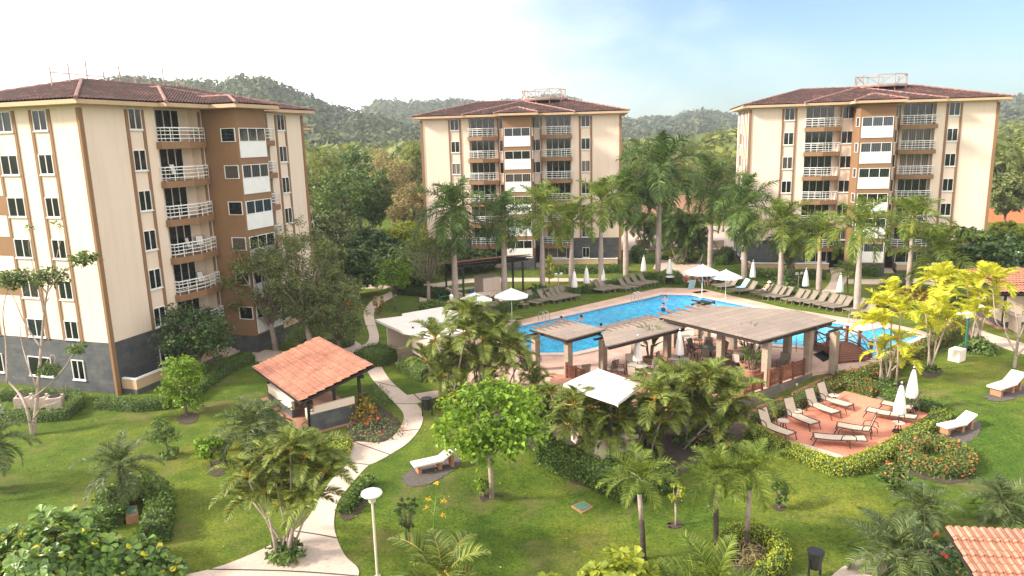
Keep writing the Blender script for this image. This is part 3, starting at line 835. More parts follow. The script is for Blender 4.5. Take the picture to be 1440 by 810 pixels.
def apartment(label, loc, rz, LB=22.8, b0=5.5, b1=8.75, wA=(8.85, 10.1), seed=0, LM=None):
    root = thing('apartment_building', label, 'apartment block', loc, rz, 'apartment blocks round the pool')
    DP = 12.0; WT = 17.2; SZ = ST + .75
    LM = LM or LB; mid = LM / 2; q0, q1 = mid - 1.6, mid + 1.6      # central stair bay
    mir = lambda u: LM - u
    RC = .75                                       # balcony recess
    # --- walls (upper, cream): butted boxes, leaving the balcony recesses open
    W = MB()
    W.bx(0, b0 - .0, 0, RC, SZ, WT); W.bx(mir(b0), LB, 0, RC, SZ, WT)
    W.bx(b1, q0, 0, RC, SZ, WT); W.bx(q1, mir(b1), 0, RC, SZ, WT)
    W.bx(0, LB, RC, DP, SZ, WT)
    for i in range(1, 7):                          # ceilings of the recesses down to the door heads
        z = i * ST
        for a, c in ((b0, b1), (mir(b1), mir(b0))): W.bx(a, c, .01, RC, z + 2.16, z + ST - .36)
    W.build('wall', M_cream, root)
    S = MB()
    S.bx(.02, q0 - 1.55, .02, DP - .02, -.1, SZ - .002); S.bx(q1 + 1.5, LB - .02, .02, DP - .02, -.1, SZ - .002)
    S.bx(q0 - 1.55, q1 + 1.5, 2.2, DP - .02, -.1, SZ - .002)
    S.bx(q0 - .02, q1 + .02, -2.78, 2.2, -.1, 1.25)
    S.bx(q0 - 1.55, q0 - .02, .02, 2.2, 2.35, SZ - .002); S.bx(q1 + .02, q1 + 1.5, .02, 2.2, 2.35, SZ - .002)
    S.build('stone_base', M_slate, root)
    B = MB()
    B.bx(q0, q1, -2.8, 0, 1.25, WT - .02)
    B.build('stair_bay', M_brown, root)
    # brown vertical bands beside the window strips, corner bands, strips beside balconies
    N = MB(); so, wi = 3.25, 1.25
    for u in (so, so + wi, mir(so), mir(so + wi)): N.bx(u - .11, u + .11, -.06, -.002, SZ - .05, WT - .3)
    for u in (b1 + .12, mir(b1) - .12): N.bx(u - .115, u + .115, -.05, -.002, SZ, WT - .3)
    for v in (2.25, 3.62, 4.95, 6.6, 9.0, 10.2):
        N.bx(-.06, -.002, v - .10, v + .10, SZ - .05, WT - .3); N.bx(LB + .002, LB + .06, v - .10, v + .10, SZ - .05, WT - .3)
    for u in (0, LB):
        N.bx(u - .14, u + .14, -.08, .1, .0, WT - .3)
    for i in (2, 3, 4, 5):                          # brown spandrel beside some end windows
        N.bx(-.03, -.003, 6.72, 8.88, i * ST + .93, i * ST + 2.1)
    N.build('trim_band', M_brown, root)
    # windows
    for i in range(1, 7):
        z = i * ST + .84
        for u in (so + wi / 2, mir(so + wi / 2)): window(root, u, z, wi - .26, 1.25, 2)
        wc = (wA[0] + wA[1]) / 2; ww = wA[1] - wA[0]
        for u in (wc, mir(wc)): window(root, u + (.06 if u < mid else -.06), z, ww - .1, 1.25, 2)
        for v, w in ((2.93, 1.05), (5.78, 1.35), (9.6, .9)):
            window(root, v, z, w, 1.15, 2, 1, off=0); window(root, v, z, w, 1.15, 2, 2, off=LB)
        # stair bay, half a storey lower
        zt = i * ST + .9; wb = (q1 - q0) - .36
        window(root, mid, zt - .92, wb, .92, 3, 0, y=-2.8, sill=False)
        p = MB(); p.bx(q0 + .16, q1 - .16, -2.86, -2.803, zt - 2.0, zt - .93); p.build('spandrel_panel', M_white, root)
        window(root, -2.12, zt - .92, 1.15, .92, 1, 1, off=q0, sill=False)
        window(root, -2.12, zt - .92, 1.15, .92, 1, 2, off=q1, sill=False)
        # balconies
        for a, c in ((b0, b1), (mir(b1), mir(b0))):
            zf = i * ST; m_ = (a + c) / 2
            poly = [(a - .12, -.003), (a - .12, -.45), (m_, -.85), (c + .12, -.45), (c + .12, -.003)]
            s = MB(); s.prism(poly, zf - .36, zf + .06); s.bx(a + .003, c - .003, .0, RC - .003, zf - .36, zf + .05)
            sl = s.build('balcony', M_brown, root)
            r = MB(); pts = [(a - .06, -.03), (a - .06, -.4), (m_, -.79), (c + .06, -.4), (c + .06, -.03)]
            for h in (.28, .52, .76, .95):
                for p, q in zip(pts, pts[1:]): r.bar((*p, zf + h), (*q, zf + h), .045 if h < .9 else .07)
            for p, q in zip(pts, pts[1:]):
                n = max(1, int(math.dist(p, q) / .55))
                for k in range(n + 1): r.bar((p[0] + (q[0] - p[0]) * k / n, p[1] + (q[1] - p[1]) * k / n, zf + .06), (p[0] + (q[0] - p[0]) * k / n, p[1] + (q[1] - p[1]) * k / n, zf + .95), .04)
            r.build('railing', M_white, sl)
            dw = min(c - a - .25, 2.75)
            window(root, a + .1 + dw / 2 if a < mid else c - .1 - dw / 2, zf + .08, dw, 2.06, 4, 0, y=RC, sill=False).name = 'sliding_door'
    # ground floor
    for u, w in ((3.9, .8), (7.2, 2.1), (mir(3.9), .8), (mir(7.2), 2.1)): window(root, u, .95, w, 1.15, 2, y=.02)
    for v, w in ((2.9, .95), (6.0, 1.9), (9.6, .9)):
        window(root, v, .75, w, 1.25, 2, 1, off=.02); window(root, v, .75, w, 1.25, 2, 2, off=LB - .02)
    for a, c, col in ((q0 - 1.5, q0 - .06, M_dark), (q1 + .06, q1 + 1.45, M_cream)):
        d = MB(); d.bx(a + .25, c - .1, 2.12, 2.196, 0, 2.1)
        d.build('entrance_door', col, root)
    for a, c in ((.3, q0 - 1.7), (q1 + 1.65, LB - .3)):                 # terrace planters with a white rail
        t_ = MB(); t_.bx(a, c, -1.15, -1.0, .32, .92); t_.bx(a, a + .15, -1.0, 0, .32, .92); t_.bx(c - .15, c, -1.0, 0, .32, .92)
        pl = t_.build('terrace_parapet', M_fascia, root)
        t2 = MB(); t2.bx(a + .002, c - .002, -1.13, .0, -.1, .318); t2.build('plinth', M_slate, pl)
        t3 = MB(); t3.bx(a - .03, c + .03, -1.2, -.95, .925, 1.0); t3.bx(a - .03, a + .18, -.95, -.09, .925, 1.0); t3.build('coping', M_white, pl)
    for a, c in ((q0 - 1.5, q0 - .06), (q1 + .06, q1 + 1.45)):
        st = MB()
        for k in range(3): st.bx(a, c, -.6 - k * .32, 0 if k == 0 else -.6 - (k - 1) * .32, -.1, .36 - k * .12)
        st.build('steps', M_conc, root)
    # roofs: main, middle section, stair bay
    hip_roof(-.9, LB + .9, -.9, DP + .9, WT + .12, .25, root, M_rooftile, M_ridgecap)
    hip_roof(b0 - .5, LB - b0 + .5, -1.5, DP + 1.5, WT + .124, .25, root, M_rooftile, M_ridgecap)
    hip_roof(q0 - .8, q1 + .8, -3.6, 7.5, WT + .13, .27, root, M_rooftile, M_ridgecap)
    tr = MB(); cx, cy, z0 = mid + (2.4 if seed > 1 else -1.5), 6.0, WT + (2.0 if seed > 1 else 1.7)               # steel lattice ring of the roof deck
    n = 10; P0 = [(cx + 2.6 * math.cos(2 * math.pi * k / n), cy + 2.2 * math.sin(2 * math.pi * k / n)) for k in range(n)]
    for k in range(n if seed > 1 else 0):
        a, b = P0[k], P0[(k + 1) % n]
        tr.bar((*a, z0), (*b, z0), .1); tr.bar((*a, z0 + 1.0), (*b, z0 + 1.0), .08); tr.bar((*a, z0), (*a, z0 + 1.0), .07); tr.bar((*a, z0), (*b, z0 + 1.0), .06)
        tr.bar((*a, z0 - .8), (*a, z0), .1)
    if seed == 1:
        for k in range(9):
            x = cx - 6 + k * 1.35; hh = .8 + .9 * (k * 37 % 5) / 5
            tr.bar((x, cy, z0 - 1.2), (x, cy, z0 + hh), .06)
        tr.bar((cx - 6, cy, z0 + .5), (cx + 4.8, cy, z0 + .5), .05)
    tr.build('roof_lattice', mat('pinkish_steel', (.42, .30, .26), (.3, .2, .17), 3, .6), root)
    td = MB(); td.lathe([(0, 0), (2.5, 0), (2.5, .15), (0, .15)], 20, (cx, cy, z0 - .25))
    if seed > 1: td.build('roof_deck', M_ridgecap, root)
    return root

apartment('nearest apartment block, at the left edge, its brown stair bay turned to the pool', (-23.95, 41.85, 0), rad(72), 21.6, 5.5, 9.3, (9.45, 10.3), 1, 22.5)
apartment('farthest apartment block, in the middle behind the row of royal palms', (-9.9, 85.2, 0), rad(-6.7), 22.6, seed=2)
apartment('apartment block at the right beyond the pool, its roof lattice against the sky', (25.28, 77.4, 0), rad(-11.4), 23.2, seed=3)
# ------------------------------------------------------------------ pergolas, pavilions, bath house
def pergola(label, pts, z, cols, raf_edge, nraf, fall=0.0):
    """pts: canopy outline in pixels at height z; cols: pixel feet of the columns"""
    P_ = [on_z(x, y, z) for x, y in pts]
    c = sum(P_, Vector()) / len(P_)
    root = thing('pergola', label, 'pergola', (c.x, c.y, .045), 0, 'pergolas beside the pool')
    loc = [(p.x - c.x, p.y - c.y) for p in P_]
    cp = MB(); cp.prism(loc, z - .02, z + .06); cp.build('shade_panel', M_shade, root)
    bm_ = MB()
    ins = offset_poly([Vector(p) for p in loc], -.22)
    for i in range(len(ins)):
        a, b = ins[i], ins[(i + 1) % len(ins)]
        bm_.bar((a.x, a.y, z - .15 - .004 * (i % 2)), (b.x, b.y, z - .15 - .004 * (i % 2)), .13, .24)
    bm_.build('beam', M_darkwood, root)
    a, b = Vector(loc[raf_edge]), Vector(loc[(raf_edge + 1) % len(loc)])
    d = (b - a).normalized(); nrm = Vector((d.y, -d.x)); 
    if nrm.dot((a + b) / 2) < 0: nrm = -nrm
    for k in range(nraf):
        p = a.lerp(b, (k + .5) / nraf); r = MB()
        q0, q1 = p - nrm * .6, p + nrm * .62
        r.bar((q0.x, q0.y, z + .02), (q1.x, q1.y, z + .10), .11, .13); r.build('rafter', M_rafter, root)
    for x, y in cols:
        p = on_z(x, y, .045); k = MB(); zz = z - .28
        k.bx(-.2, .2, -.2, .2, 0, zz); k.bx(-.24, .24, -.24, .24, zz - .12, zz - .004) if False else None
        o = k.build('column', M_column, root, bevel=.02); o.location = (p.x - c.x, p.y - c.y, 0); o.rotation_euler = (0, 0, math.atan2(d.y, d.x))
        h = MB(); h.bar((-.75, 0, zz + .06), (.75, 0, zz + .06), .12, .12); h.bar((0, -.6, zz + .17), (0, .6, zz + .17), .1, .1)
        o2 = h.build('bracket', M_darkwood, o)
    return root
pergola('large pergola at the right end of the terrace with the biggest shade roof', [(928, 447), (993, 431), (1120, 438), (1176, 452.5), (1070, 481)], 2.95,
        [(938, 502), (1012.5, 519), (1076, 543), (1135, 522.5), (1171, 524.5), (1106, 510.5), (1031, 490), (994, 479), (981, 478)], 0, 5)
pergola('long middle pergola roof stepping down between the two other shade roofs', [(846, 466), (924, 447.5), (968, 452), (966, 461), (852, 489.5)], 2.5,
        [(848, 524), (893, 504), (947, 488)], 0, 10)
pergola('small square pergola at the left end of the terrace, over the pool corner', [(753, 466), (806, 454), (851, 465), (798, 479.5)], 2.6,
        [(754, 520), (799.5, 527)], 0, 6)

# wooden fence panels along the terrace edge
def fence(label, a, b, h=.95, n=3, gap=.13, posts=True):
    root = thing('wooden_fence', label, 'fence', (a.x, a.y, a.z), 0)
    d = b - a; ln = math.hypot(d.x, d.y); root.rotation_euler = (0, 0, math.atan2(d.y, d.x))
    for k in range(n):
        s = MB(); x0 = ln * k / n + .07; x1 = ln * (k + 1) / n - .07; m_ = int((x1 - x0) / gap)
        for i in range(m_ + 1):
            x = x0 + (x1 - x0) * i / m_; s.bx(x - .042, x + .042, -.012, .012, .08, h - .06)
        s.bx(x0, x1, -.035, -.013, .16, .24); s.bx(x0, x1, -.035, -.013, h - .28, h - .2); s.bx(x0 - .02, x1 + .02, -.05, .05, h - .058, h)
        s.build('panel', M_redwood, root)
    for k in range(n + 1):
        s = MB(); x = ln * k / n; s.bx(x - .065, x + .065, -.065, .065, 0, h + .08); s.build('post', M_redwood, root)
    return root
q = pA + _nd * .02
fence('wooden fence of three slatted panels between the two front pergola columns', on_z(1081, 545, .06), on_z(1130, 527.5, .06), 1.0, 3)
fence('short wooden fence panels left of the front pergola column, beside potted palm', on_z(1046, 556.5, .06), on_z(1071, 548, .06), 1.0, 2)
fence('short low wooden fence between left pergola column and white canopy', on_z(797, 531, .045), on_z(822, 541, .045), .9, 2)

# white canopy of the pool bar
def canopy_bar():
    pts = [(841.5, 522), (903, 544), (868, 571), (791, 544)]
    z = 2.75; P_ = [on_z(x, y, z) for x, y in pts]; c = sum(P_, Vector()) / 4
    root = thing('white_canopy', 'white flat canopy roof of the bar between palms below the terrace', 'canopy', (c.x, c.y, hgt(c.x, c.y)))
    loc = [Vector((p.x - c.x, p.y - c.y)) for p in P_]
    zz = z - hgt(c.x, c.y)
    big = smooth_poly([loc[0].lerp(loc[3], .05), loc[0].lerp(loc[1], .05), loc[1].lerp(loc[0], .05), loc[1].lerp(loc[2], .05), loc[2].lerp(loc[1], .05), loc[2].lerp(loc[3], .05), loc[3].lerp(loc[2], .12), loc[3].lerp(loc[0], .12)], True, 4)
    mb = MB(); mb.prism([(p.x, p.y) for p in big], zz, zz + .14); n = len(big); mb.v.append((0, 0, zz + .2)); o_ = len(mb.v) - 1
    mb.f = [f for f in mb.f if not (len(f) == n and all(i >= n for i in f))]; mb.m = [0] * len(mb.f)
    for i in range(n): mb.f.append((n + i, n + (i + 1) % n, o_)); mb.m.append(0)
    mb.build('canopy_roof', M_whiteroof, root)
    for p in loc:
        k = MB(); k.tube([(p.x * .5, p.y * .5, 0), (p.x * .5, p.y * .5, zz)], .08, 10); k.build('post', M_darkwood, root)
    k = MB(); k.box((0, 0, .55), (2.6, 2.0, 1.1), .5); k.build('counter', M_cream, root)
    k = MB(); k.box((0, 0, 1.15), (2.9, 2.3, .08), .5); k.build('counter_top', M_tabletop, root)
canopy_bar()

def tiled_slope(name, A, B, Cc, Dd, parent, m, du=.2, row=.4, corr=.075, step=.07, thick=.1, under=None):
    """barrel tiled plane: A-B is the low edge, D-C the high edge"""
    A, B, Cc, Dd = [Vector(p) for p in (A, B, Cc, Dd)]
    lw = (B - A).length; lh = (Dd - A).length
    nu = int(lw / du) * 6; ns = max(2, int(round(lh / row)))
    nrm = (B - A).cross(Dd - A).normalized()
    V = []; ws = []
    for k in range(ns): ws += [(k / ns, step), ((k + 1) / ns, 0)]
    for i in range(nu + 1):
        u = i / nu; ph = u * lw / du * math.pi
        cz = abs(math.sin(ph)) * corr
        for w, sz in ws:
            jit = .012 * math.sin(ph * 7.3 + w * 50)
            p = (A.lerp(B, u)).lerp(Dd.lerp(Cc, u), w) + nrm * (cz + sz + jit * .3)
            V.append(tuple(p))
    k = len(ws); ii = np.arange((nu + 1) * k).reshape(nu + 1, k)
    F = np.stack([ii[:-1, :-1], ii[1:, :-1], ii[1:, 1:], ii[:-1, 1:]], -1).reshape(-1, 4)
    r = np_mesh(name, np.array(V), F, m, parent)
    b = MB(); lo = [p - nrm * .03 for p in (A, B, Cc, Dd)]; lo2 = [p - nrm * (.03 + thick) for p in (A, B, Cc, Dd)]
    b.add(lo + lo2, [(0, 1, 2, 3), (7, 6, 5, 4), (0, 4, 5, 1), (1, 5, 6, 2), (2, 6, 7, 3), (3, 7, 4, 0)])
    b.build('roof_board', under or M_darkwood, r)
    return r

def rect_on(o, ax, ay, pts):                     # local corners -> helper
    return [o + ax * x + ay * y for x, y in pts]

def bbq_pavilion(label, o, rz, wx, wy, zl, zh, tile_parent_label=None, counter=True, walls=True, floor=M_brickpath, base_kids=True):
    """x along the low eave, y rising to the high side; shed roof on dark timber posts"""
    root = thing('barbecue_pavilion', label, 'pavilion', o, rz)
    ov = .55
    def zr(y): return zl + (zh - zl) * y / wy
    tiled_slope('roof', (-ov, -ov, zr(-ov) + .15), (wx + ov, -ov, zr(-ov) + .15), (wx + ov, wy + ov, zr(wy + ov) + .15), (-ov, wy + ov, zr(wy + ov) + .15), root, M_kiosktile, .24, .5)
    f = MB(); f.bx(-.3, wx + .3, -.3, wy + .3, -.1, .06); f.build('floor', floor, root)
    for x in (.1, wx - .1):
        for y in (.1, wy / 2, wy - .1):
            p = MB(); p.bx(x - .07, x + .07, y - .07, y + .07, .06, zr(y) - .12); p.build('post', M_darkwood, root)
    b = MB()
    for x in (.1, wx - .1): b.bar((x, -ov + .1, zr(-ov + .1) - .05), (x, wy + ov - .1, zr(wy + ov - .1) - .05), .14, .2)
    for y in (.1, wy - .1): b.bar((-ov + .1, y, zr(y) - .2), (wx + ov - .1, y, zr(y) - .2), .13, .18)
    b.bar((wx / 2, -ov + .1, zr(-ov + .1) - .05), (wx / 2, wy + ov - .1, zr(wy + ov - .1) - .05), .1, .16)
    b.build('roof_beam', M_darkwood, root)
    if walls:
        w = MB(); w.bx(.02, .18, .2, wy - .2, .5, .95); w.bx(.2, wx * .62, .02, .18, .5, .95); w.build('half_wall', M_cream, root)
        w = MB(); w.bx(.015, .185, .2, wy - .2, -.1, .498); w.bx(.2, wx * .62, .015, .185, -.1, .498); w.build('wall_plinth', M_slate, root)
        w = MB(); w.bx(-.01, .21, .19, wy - .19, .952, 1.0); w.bx(.212, wx * .62, -.01, .21, .952, 1.0); w.build('wall_cap', M_benchtop, root)
    if counter:
        c = MB(); x0 = wx - .75
        c.bx(x0, wx + .1, .3, wy - .5, .86, .95); c.build('counter_top', M_benchtop, root)
        c = MB(); c.bx(wx - .02, wx + .1, .3, wy - .5, .952, 1.4); c.bx(x0, wx + .1, .14, .298, .06, 1.1); c.build('counter_wall', M_cream, root)
        c = MB(); c.bx(x0 + .05, wx + .08, .7, wy - .6, .06, .855); c.build('counter_base', M_redwood, root)
        c = MB(); c.bx(wx + .102, wx + .2, .1, wy - .4, -.1, 1.0); c.build('counter_cladding', M_slate, root)
    return root
# near kiosk: eave along the lower left edge of its roof
A = on_z(355, 517, 1.95); Dn = on_z(423, 567, 1.95); Bq = on_z(448, 478, 2.8); Cq = on_z(525, 518, 2.8)
ax = ((Dn - A) + (Cq - Bq)); ax.z = 0; ax.normalize(); ay = Vector((-ax.y, ax.x, 0))
wx = ((Dn - A).length + (Cq - Bq).length) / 2; wy = ((Bq - A).dot(ay) + (Cq - Dn).dot(ay)) / 2
cen = (A + Dn + Bq + Cq) / 4
o0 = cen - ax * (wx / 2 - .55) - ay * (wy / 2 - .55); o0.z = 0
print('kiosk', wx, wy, o0)
bbq_pavilion('barbecue pavilion with bright orange tiled roof beside the curving garden path', o0, math.atan2(ax.y, ax.x), wx - 1.1, wy - 1.1, 1.9, 2.7)

# far pavilion seen almost edge-on
o1 = on_z(652, 430, 0); e1 = on_z(738, 418, 0); ax = (e1 - o1).normalized(); 
r1 = bbq_pavilion('far barbecue pavilion behind the two open umbrellas, its thin tiled roof seen edge on', o1, math.atan2(ax.y, ax.x), (e1 - o1).length, 4.2, 3.75, 3.1, counter=False)
mb = MB(); mb.bx(2.6, 4.4, 1.2, 3.2, .06, 2.0); mb.build('chimney_block', M_cream, r1)
mb = MB(); mb.bx(.5, 2.4, 2.6, 3.1, .9, 1.0); mb.build('counter_top', M_benchtop, r1)
mb = MB(); mb.bx(1.7, 2.1, 2.2, 2.58, .06, .8); o = mb.build('ice_chest', M_blue, None, bevel=.03); o.parent = None
o.location = r1.location; o.rotation_euler = r1.rotation_euler; tag(o, 'bright blue ice chest standing under the far barbecue pavilion', 'ice chest')

# right edge pavilion, wall and grill block
o2 = on_z(1408, 462, 0)
r2 = bbq_pavilion('barbecue pavilion at the right edge beyond the golden palms', o2, rad(-8), 4.5, 4.6, 2.7, 3.3, counter=False)
mb = MB(); mb.bx(.25, 3.4, 2.6, 3.6, .06, 1.9); mb.build('chimney_block', M_cream, r2)
mb = MB(); a, b = on_z(1384, 444, 0), on_z(1432, 468, 0)
mb.bar(a + Vector((0, 0, .55)), b + Vector((0, 0, .55)), .25, 1.1); mb.bar(a + Vector((0, 0, 1.14)), b + Vector((0, 0, 1.14)), .5, .08)
o = mb.build('concrete_counter', M_conc); tag(o, 'sloping grey concrete counter beside the right edge pavilion', 'counter')

# bottom right roof corner
A = on_z(1334, 741, 2.3); 
ax = (on_z(1440, 739, 2.3) - A); ax.z = 0; ax.normalize(); ax = Matrix.Rotation(rad(-7), 3, 'Z') @ ax
root = thing('garden_pavilion', 'tiled pavilion roof cut off by the bottom right corner', 'pavilion', (A.x, A.y, hgt(A.x, A.y)), math.atan2(ax.y, ax.x))
zb = -hgt(A.x, A.y) 
tiled_slope('roof', (-.1, -5.5, zb + 1.0), (7, -5.5, zb + 1.0), (7, 0, zb + 2.3), (-.1, 0, zb + 2.3), root, M_kiosktile, .24, .62, .075, .06)
for x, y in ((.6, -.5), (6.5, -.5), (.6, -5), (6.5, -5)):
    mb = MB(); mb.bx(x - .08, x + .08, y - .08, y + .08, 0, zb + 2.2 + y * .236); mb.build('post', M_darkwood, root)
mb = MB(); mb.bx(.3, 6.8, -5.2, -.2, -.1, .1); mb.build('floor', M_brickpath, root)

# bath house
def bath_house():
    z = 2.6
    Lc, Fc, Bc = on_z(527.5, 449, z), on_z(567, 466.5, z), on_z(609, 429, z)
    ax = (Fc - Lc); ax.z = 0; w = ax.length; ax.normalize(); ay = Vector((-ax.y, ax.x, 0))
    dp = (Bc - Lc).dot(ay)
    root = thing('bath_house', 'small bath house with flat white roof beside the garden path', 'bath house', (Lc.x, Lc.y, 0), math.atan2(ax.y, ax.x))
    R = MB(); R.prism([(-.0, 0), (w, 0), (w + 2.6, 1.0), (w + 2.6, dp + .2), (-.3, dp + .2), (-.3, 2.2), (.35, 1.9)], z - .16, z); R.build('roof', M_whiteroof, root)
    W = MB(); x0, x1, y0 = .55, w + 2.0, .55
    W.bx(x0, x0 + .15, y0, dp - .3, .0, z - .163); W.bx(x0 + .15, x1, dp - .45, dp - .3, 0, z - .163)
    W.bx(w - .45, x1, y0 + .25, dp - .45, .95, z - .163); W.bx(x0 + .15, w - .45, 2.4, 2.55, 0, z - .163)
    W.build('wall', M_cream, root)
    S = MB(); S.bx(w - .44, x1 - .01, y0 + .26, dp - .46, -.05, .948); S.build('plinth', M_slate, root)
    D = MB(); D.bx(x0 + .9, x0 + 1.6, 2.34, 2.398, .05, 2.0); D.build('door', M_dark, root)
    F_ = MB(); F_.bx(x0 - .2, w - .2, .1, 2.4, -.1, .05); F_.build('floor', M_conc, root)
    V = MB(); V.lathe([(0, 0), (.06, 0), (.06, .1), (0, .1)], 8, (w - .4, .9, z)); V.build('roof_vent', M_dark, root)
    for k, (mm, x, lab) in enumerate(((M_blue, w - .75, 'blue wheeled bin in the doorway recess of the bath house'), (M_green_paint, w - 1.25, 'dark green wheeled bin beside the blue one in the bath house recess'))):
        t = thing('wheeled_bin', lab, 'bin', root.matrix_basis @ Vector((x, 1.7, .05)), root.rotation_euler.z)
        b = MB(); b.prism([(-.2, -.2), (.2, -.2), (.2, .2), (-.2, .2)], .06, .95); b.build('body', mm, t, bevel=.02)
        b = MB(); b.bx(-.23, .23, -.24, .22, .952, 1.02); b.build('lid', mm, t, bevel=.015)
        for s in (-1, 1):
            b = MB(); b.tube([(s * .17 - .03, .2, .06), (s * .17 + .03, .2, .06)], .06, 10); b.build('wheel', M_black, t)
bath_house()

# ------------------------------------------------------------------ wooden foot bridge
def bridge():
    a, b = on_z(1160, 490, .05), on_z(1193, 505, .05)
    d = b - a; ln = d.length + 1.4; c = (a + b) / 2
    root = thing('foot_bridge', 'small reddish wooden foot bridge over the pool channel', 'bridge', (c.x, c.y, .05), math.atan2(d.y, d.x))
    w = 1.15; h = .5
    arch = lambda x: h * (1 - (2 * x / ln) ** 2)
    dk = MB(); n = 22
    for i in range(n):
        x = -ln / 2 + ln * (i + .5) / n; dk.box((x, 0, arch(x) + .12), (ln / n * .88, w * 2, .06), ry=math.atan(8 * h * x / ln ** 2))
    dk.build('deck_planks', M_redwood, root)
    for s in (-1, 1):
        g_ = MB(); pts = [(x, s * w * .92, arch(x) + .02) for x in np.linspace(-ln / 2, ln / 2, 11)]
        for p, q in zip(pts, pts[1:]): g_.bar(p, q, .12, .2)
        g_.build('girder', M_redwood, root)
        xs_ = [-ln / 2 + .12, -ln / 6, ln / 6, ln / 2 - .12]
        for x in xs_:
            p = MB(); p.bx(x - .075, x + .075, s * w - .075, s * w + .075, arch(x), arch(x) + 1.15); p.bx(x - .1, x + .1, s * w - .1, s * w + .1, arch(x) + 1.152, arch(x) + 1.22); p.build('post', M_redwood, root)
        r = MB()
        for x0, x1 in zip(xs_, xs_[1:]):
            r.bar((x0, s * w, arch(x0) + 1.02), (x1, s * w, arch(x1) + 1.02), .08, .1); r.bar((x0, s * w, arch(x0) + .3), (x1, s * w, arch(x1) + .3), .06, .08)
            r.bar((x0, s * w - .02, arch(x0) + .34), (x1, s * w - .02, arch(x1) + .98), .045, .05); r.bar((x0, s * w + .03, arch(x0) + .98), (x1, s * w + .03, arch(x1) + .34), .045, .05)
        r.build('railing', M_redwood, root)
bridge()
mb = MB(); p = [on_z(x, y, 0) for x, y in ((1143, 499), (1157, 494), (1171, 503), (1158, 510))]
mb.prism([(v.x, v.y) for v in p], .036, .05); o = mb.build('pool_drain_grate', M_dark); o['kind'] = 'structure'

# ------------------------------------------------------------------ loungers
def lounger(fab, frame, backang, arms=False, wide=.64, name='sun_lounger'):
    """x = 0 at the hinge, seat runs to +x; foot end at 1.25"""
    def make():
        root = thing(name, '', 'sun lounger')
        sl, bl, zh = 1.32, .78, .36
        s = MB(); n = 8; pts = [(sl * i / n, zh - .03 * math.sin(math.pi * i / n)) for i in range(n + 1)]
        for (x0, z0), (x1, z1) in zip(pts, pts[1:]):
            s.add([(x0, -wide / 2 + .04, z0), (x1, -wide / 2 + .04, z1), (x1, wide / 2 - .04, z1), (x0, wide / 2 - .04, z0),
                   (x0, -wide / 2 + .04, z0 - .025), (x1, -wide / 2 + .04, z1 - .025), (x1, wide / 2 - .04, z1 - .025), (x0, wide / 2 - .04, z0 - .025)],
                  [(0, 1, 2, 3), (7, 6, 5, 4), (0, 4, 5, 1), (1, 5, 6, 2), (2, 6, 7, 3), (3, 7, 4, 0)])
        s.build('seat', fab, root)
        b = MB(); ca, sa = math.cos(backang), math.sin(backang)
        P_ = [(-bl * ca * i / 4, zh + bl * sa * i / 4 - .02 * math.sin(math.pi * i / 4)) for i in range(5)]
        for (x0, z0), (x1, z1) in zip(P_, P_[1:]):
            tx, tz = sa * .025, ca * .025
            b.add([(x0, -wide / 2 + .04, z0), (x1, -wide / 2 + .04, z1), (x1, wide / 2 - .04, z1), (x0, wide / 2 - .04, z0),
                   (x0 - tx, -wide / 2 + .04, z0 - tz), (x1 - tx, -wide / 2 + .04, z1 - tz), (x1 - tx, wide / 2 - .04, z1 - tz), (x0 - tx, wide / 2 - .04, z0 - tz)],
                  [(3, 2, 1, 0), (4, 5, 6, 7), (1, 5, 4, 0), (2, 6, 5, 1), (3, 7, 6, 2), (0, 4, 7, 3)])
        b.build('backrest', fab, root)
        f = MB()
        for y in (-wide / 2, wide / 2):
            f.tube([(0, y, zh)] + [(x, y, z) for x, z in pts[1:]] + [(sl + .05, y, zh - .04)], .026, 6)
            f.tube([(0, y, zh), (-bl * ca, y, zh + bl * sa)], .024, 6)
            if not arms: f.tube([(0, y, zh), (-.55, y, zh - .02)], .024, 6)
        f.tube([(-bl * ca, -wide / 2, zh + bl * sa), (-bl * ca, wide / 2, zh + bl * sa)], .024, 6)
        f.tube([(sl + .05, -wide / 2, zh - .04), (sl + .05, wide / 2, zh - .04)], .024, 6)
        f.build('frame', frame, root)
        for y in (-wide / 2, wide / 2):
            for x, dx in ((sl - .05, .16), (-.05 if arms else -.5, -.06)):
                l = MB(); l.tube([(x, y, zh - .01), (x + dx, y, 0)], .024, 6); l.build('leg', frame, root)
            if arms:
                a = MB(); a.tube([(-.35, y * 1.08, zh), (-.3, y * 1.08, zh + .2), (-.15, y * 1.08, zh + .27), (.1, y * 1.08, zh + .27), (.24, y * 1.08, zh + .2), (.3, y * 1.08, zh - .02)], .022, 6)
                a.build('armrest', frame, root)
        return root
    return make
K_bank = Proto(lounger(M_sling, M_sling, rad(52)))
K_flat = Proto(lounger(M_sling, M_sling, rad(4)))
K_deck = Proto(lounger(M_slinglight, M_frame, rad(66), True, .66))
K_deckflat = Proto(lounger(M_slinglight, M_frame, rad(3), True, .66))
K_deckup = Proto(lounger(M_slinglight, M_frame, rad(72), True, .66))

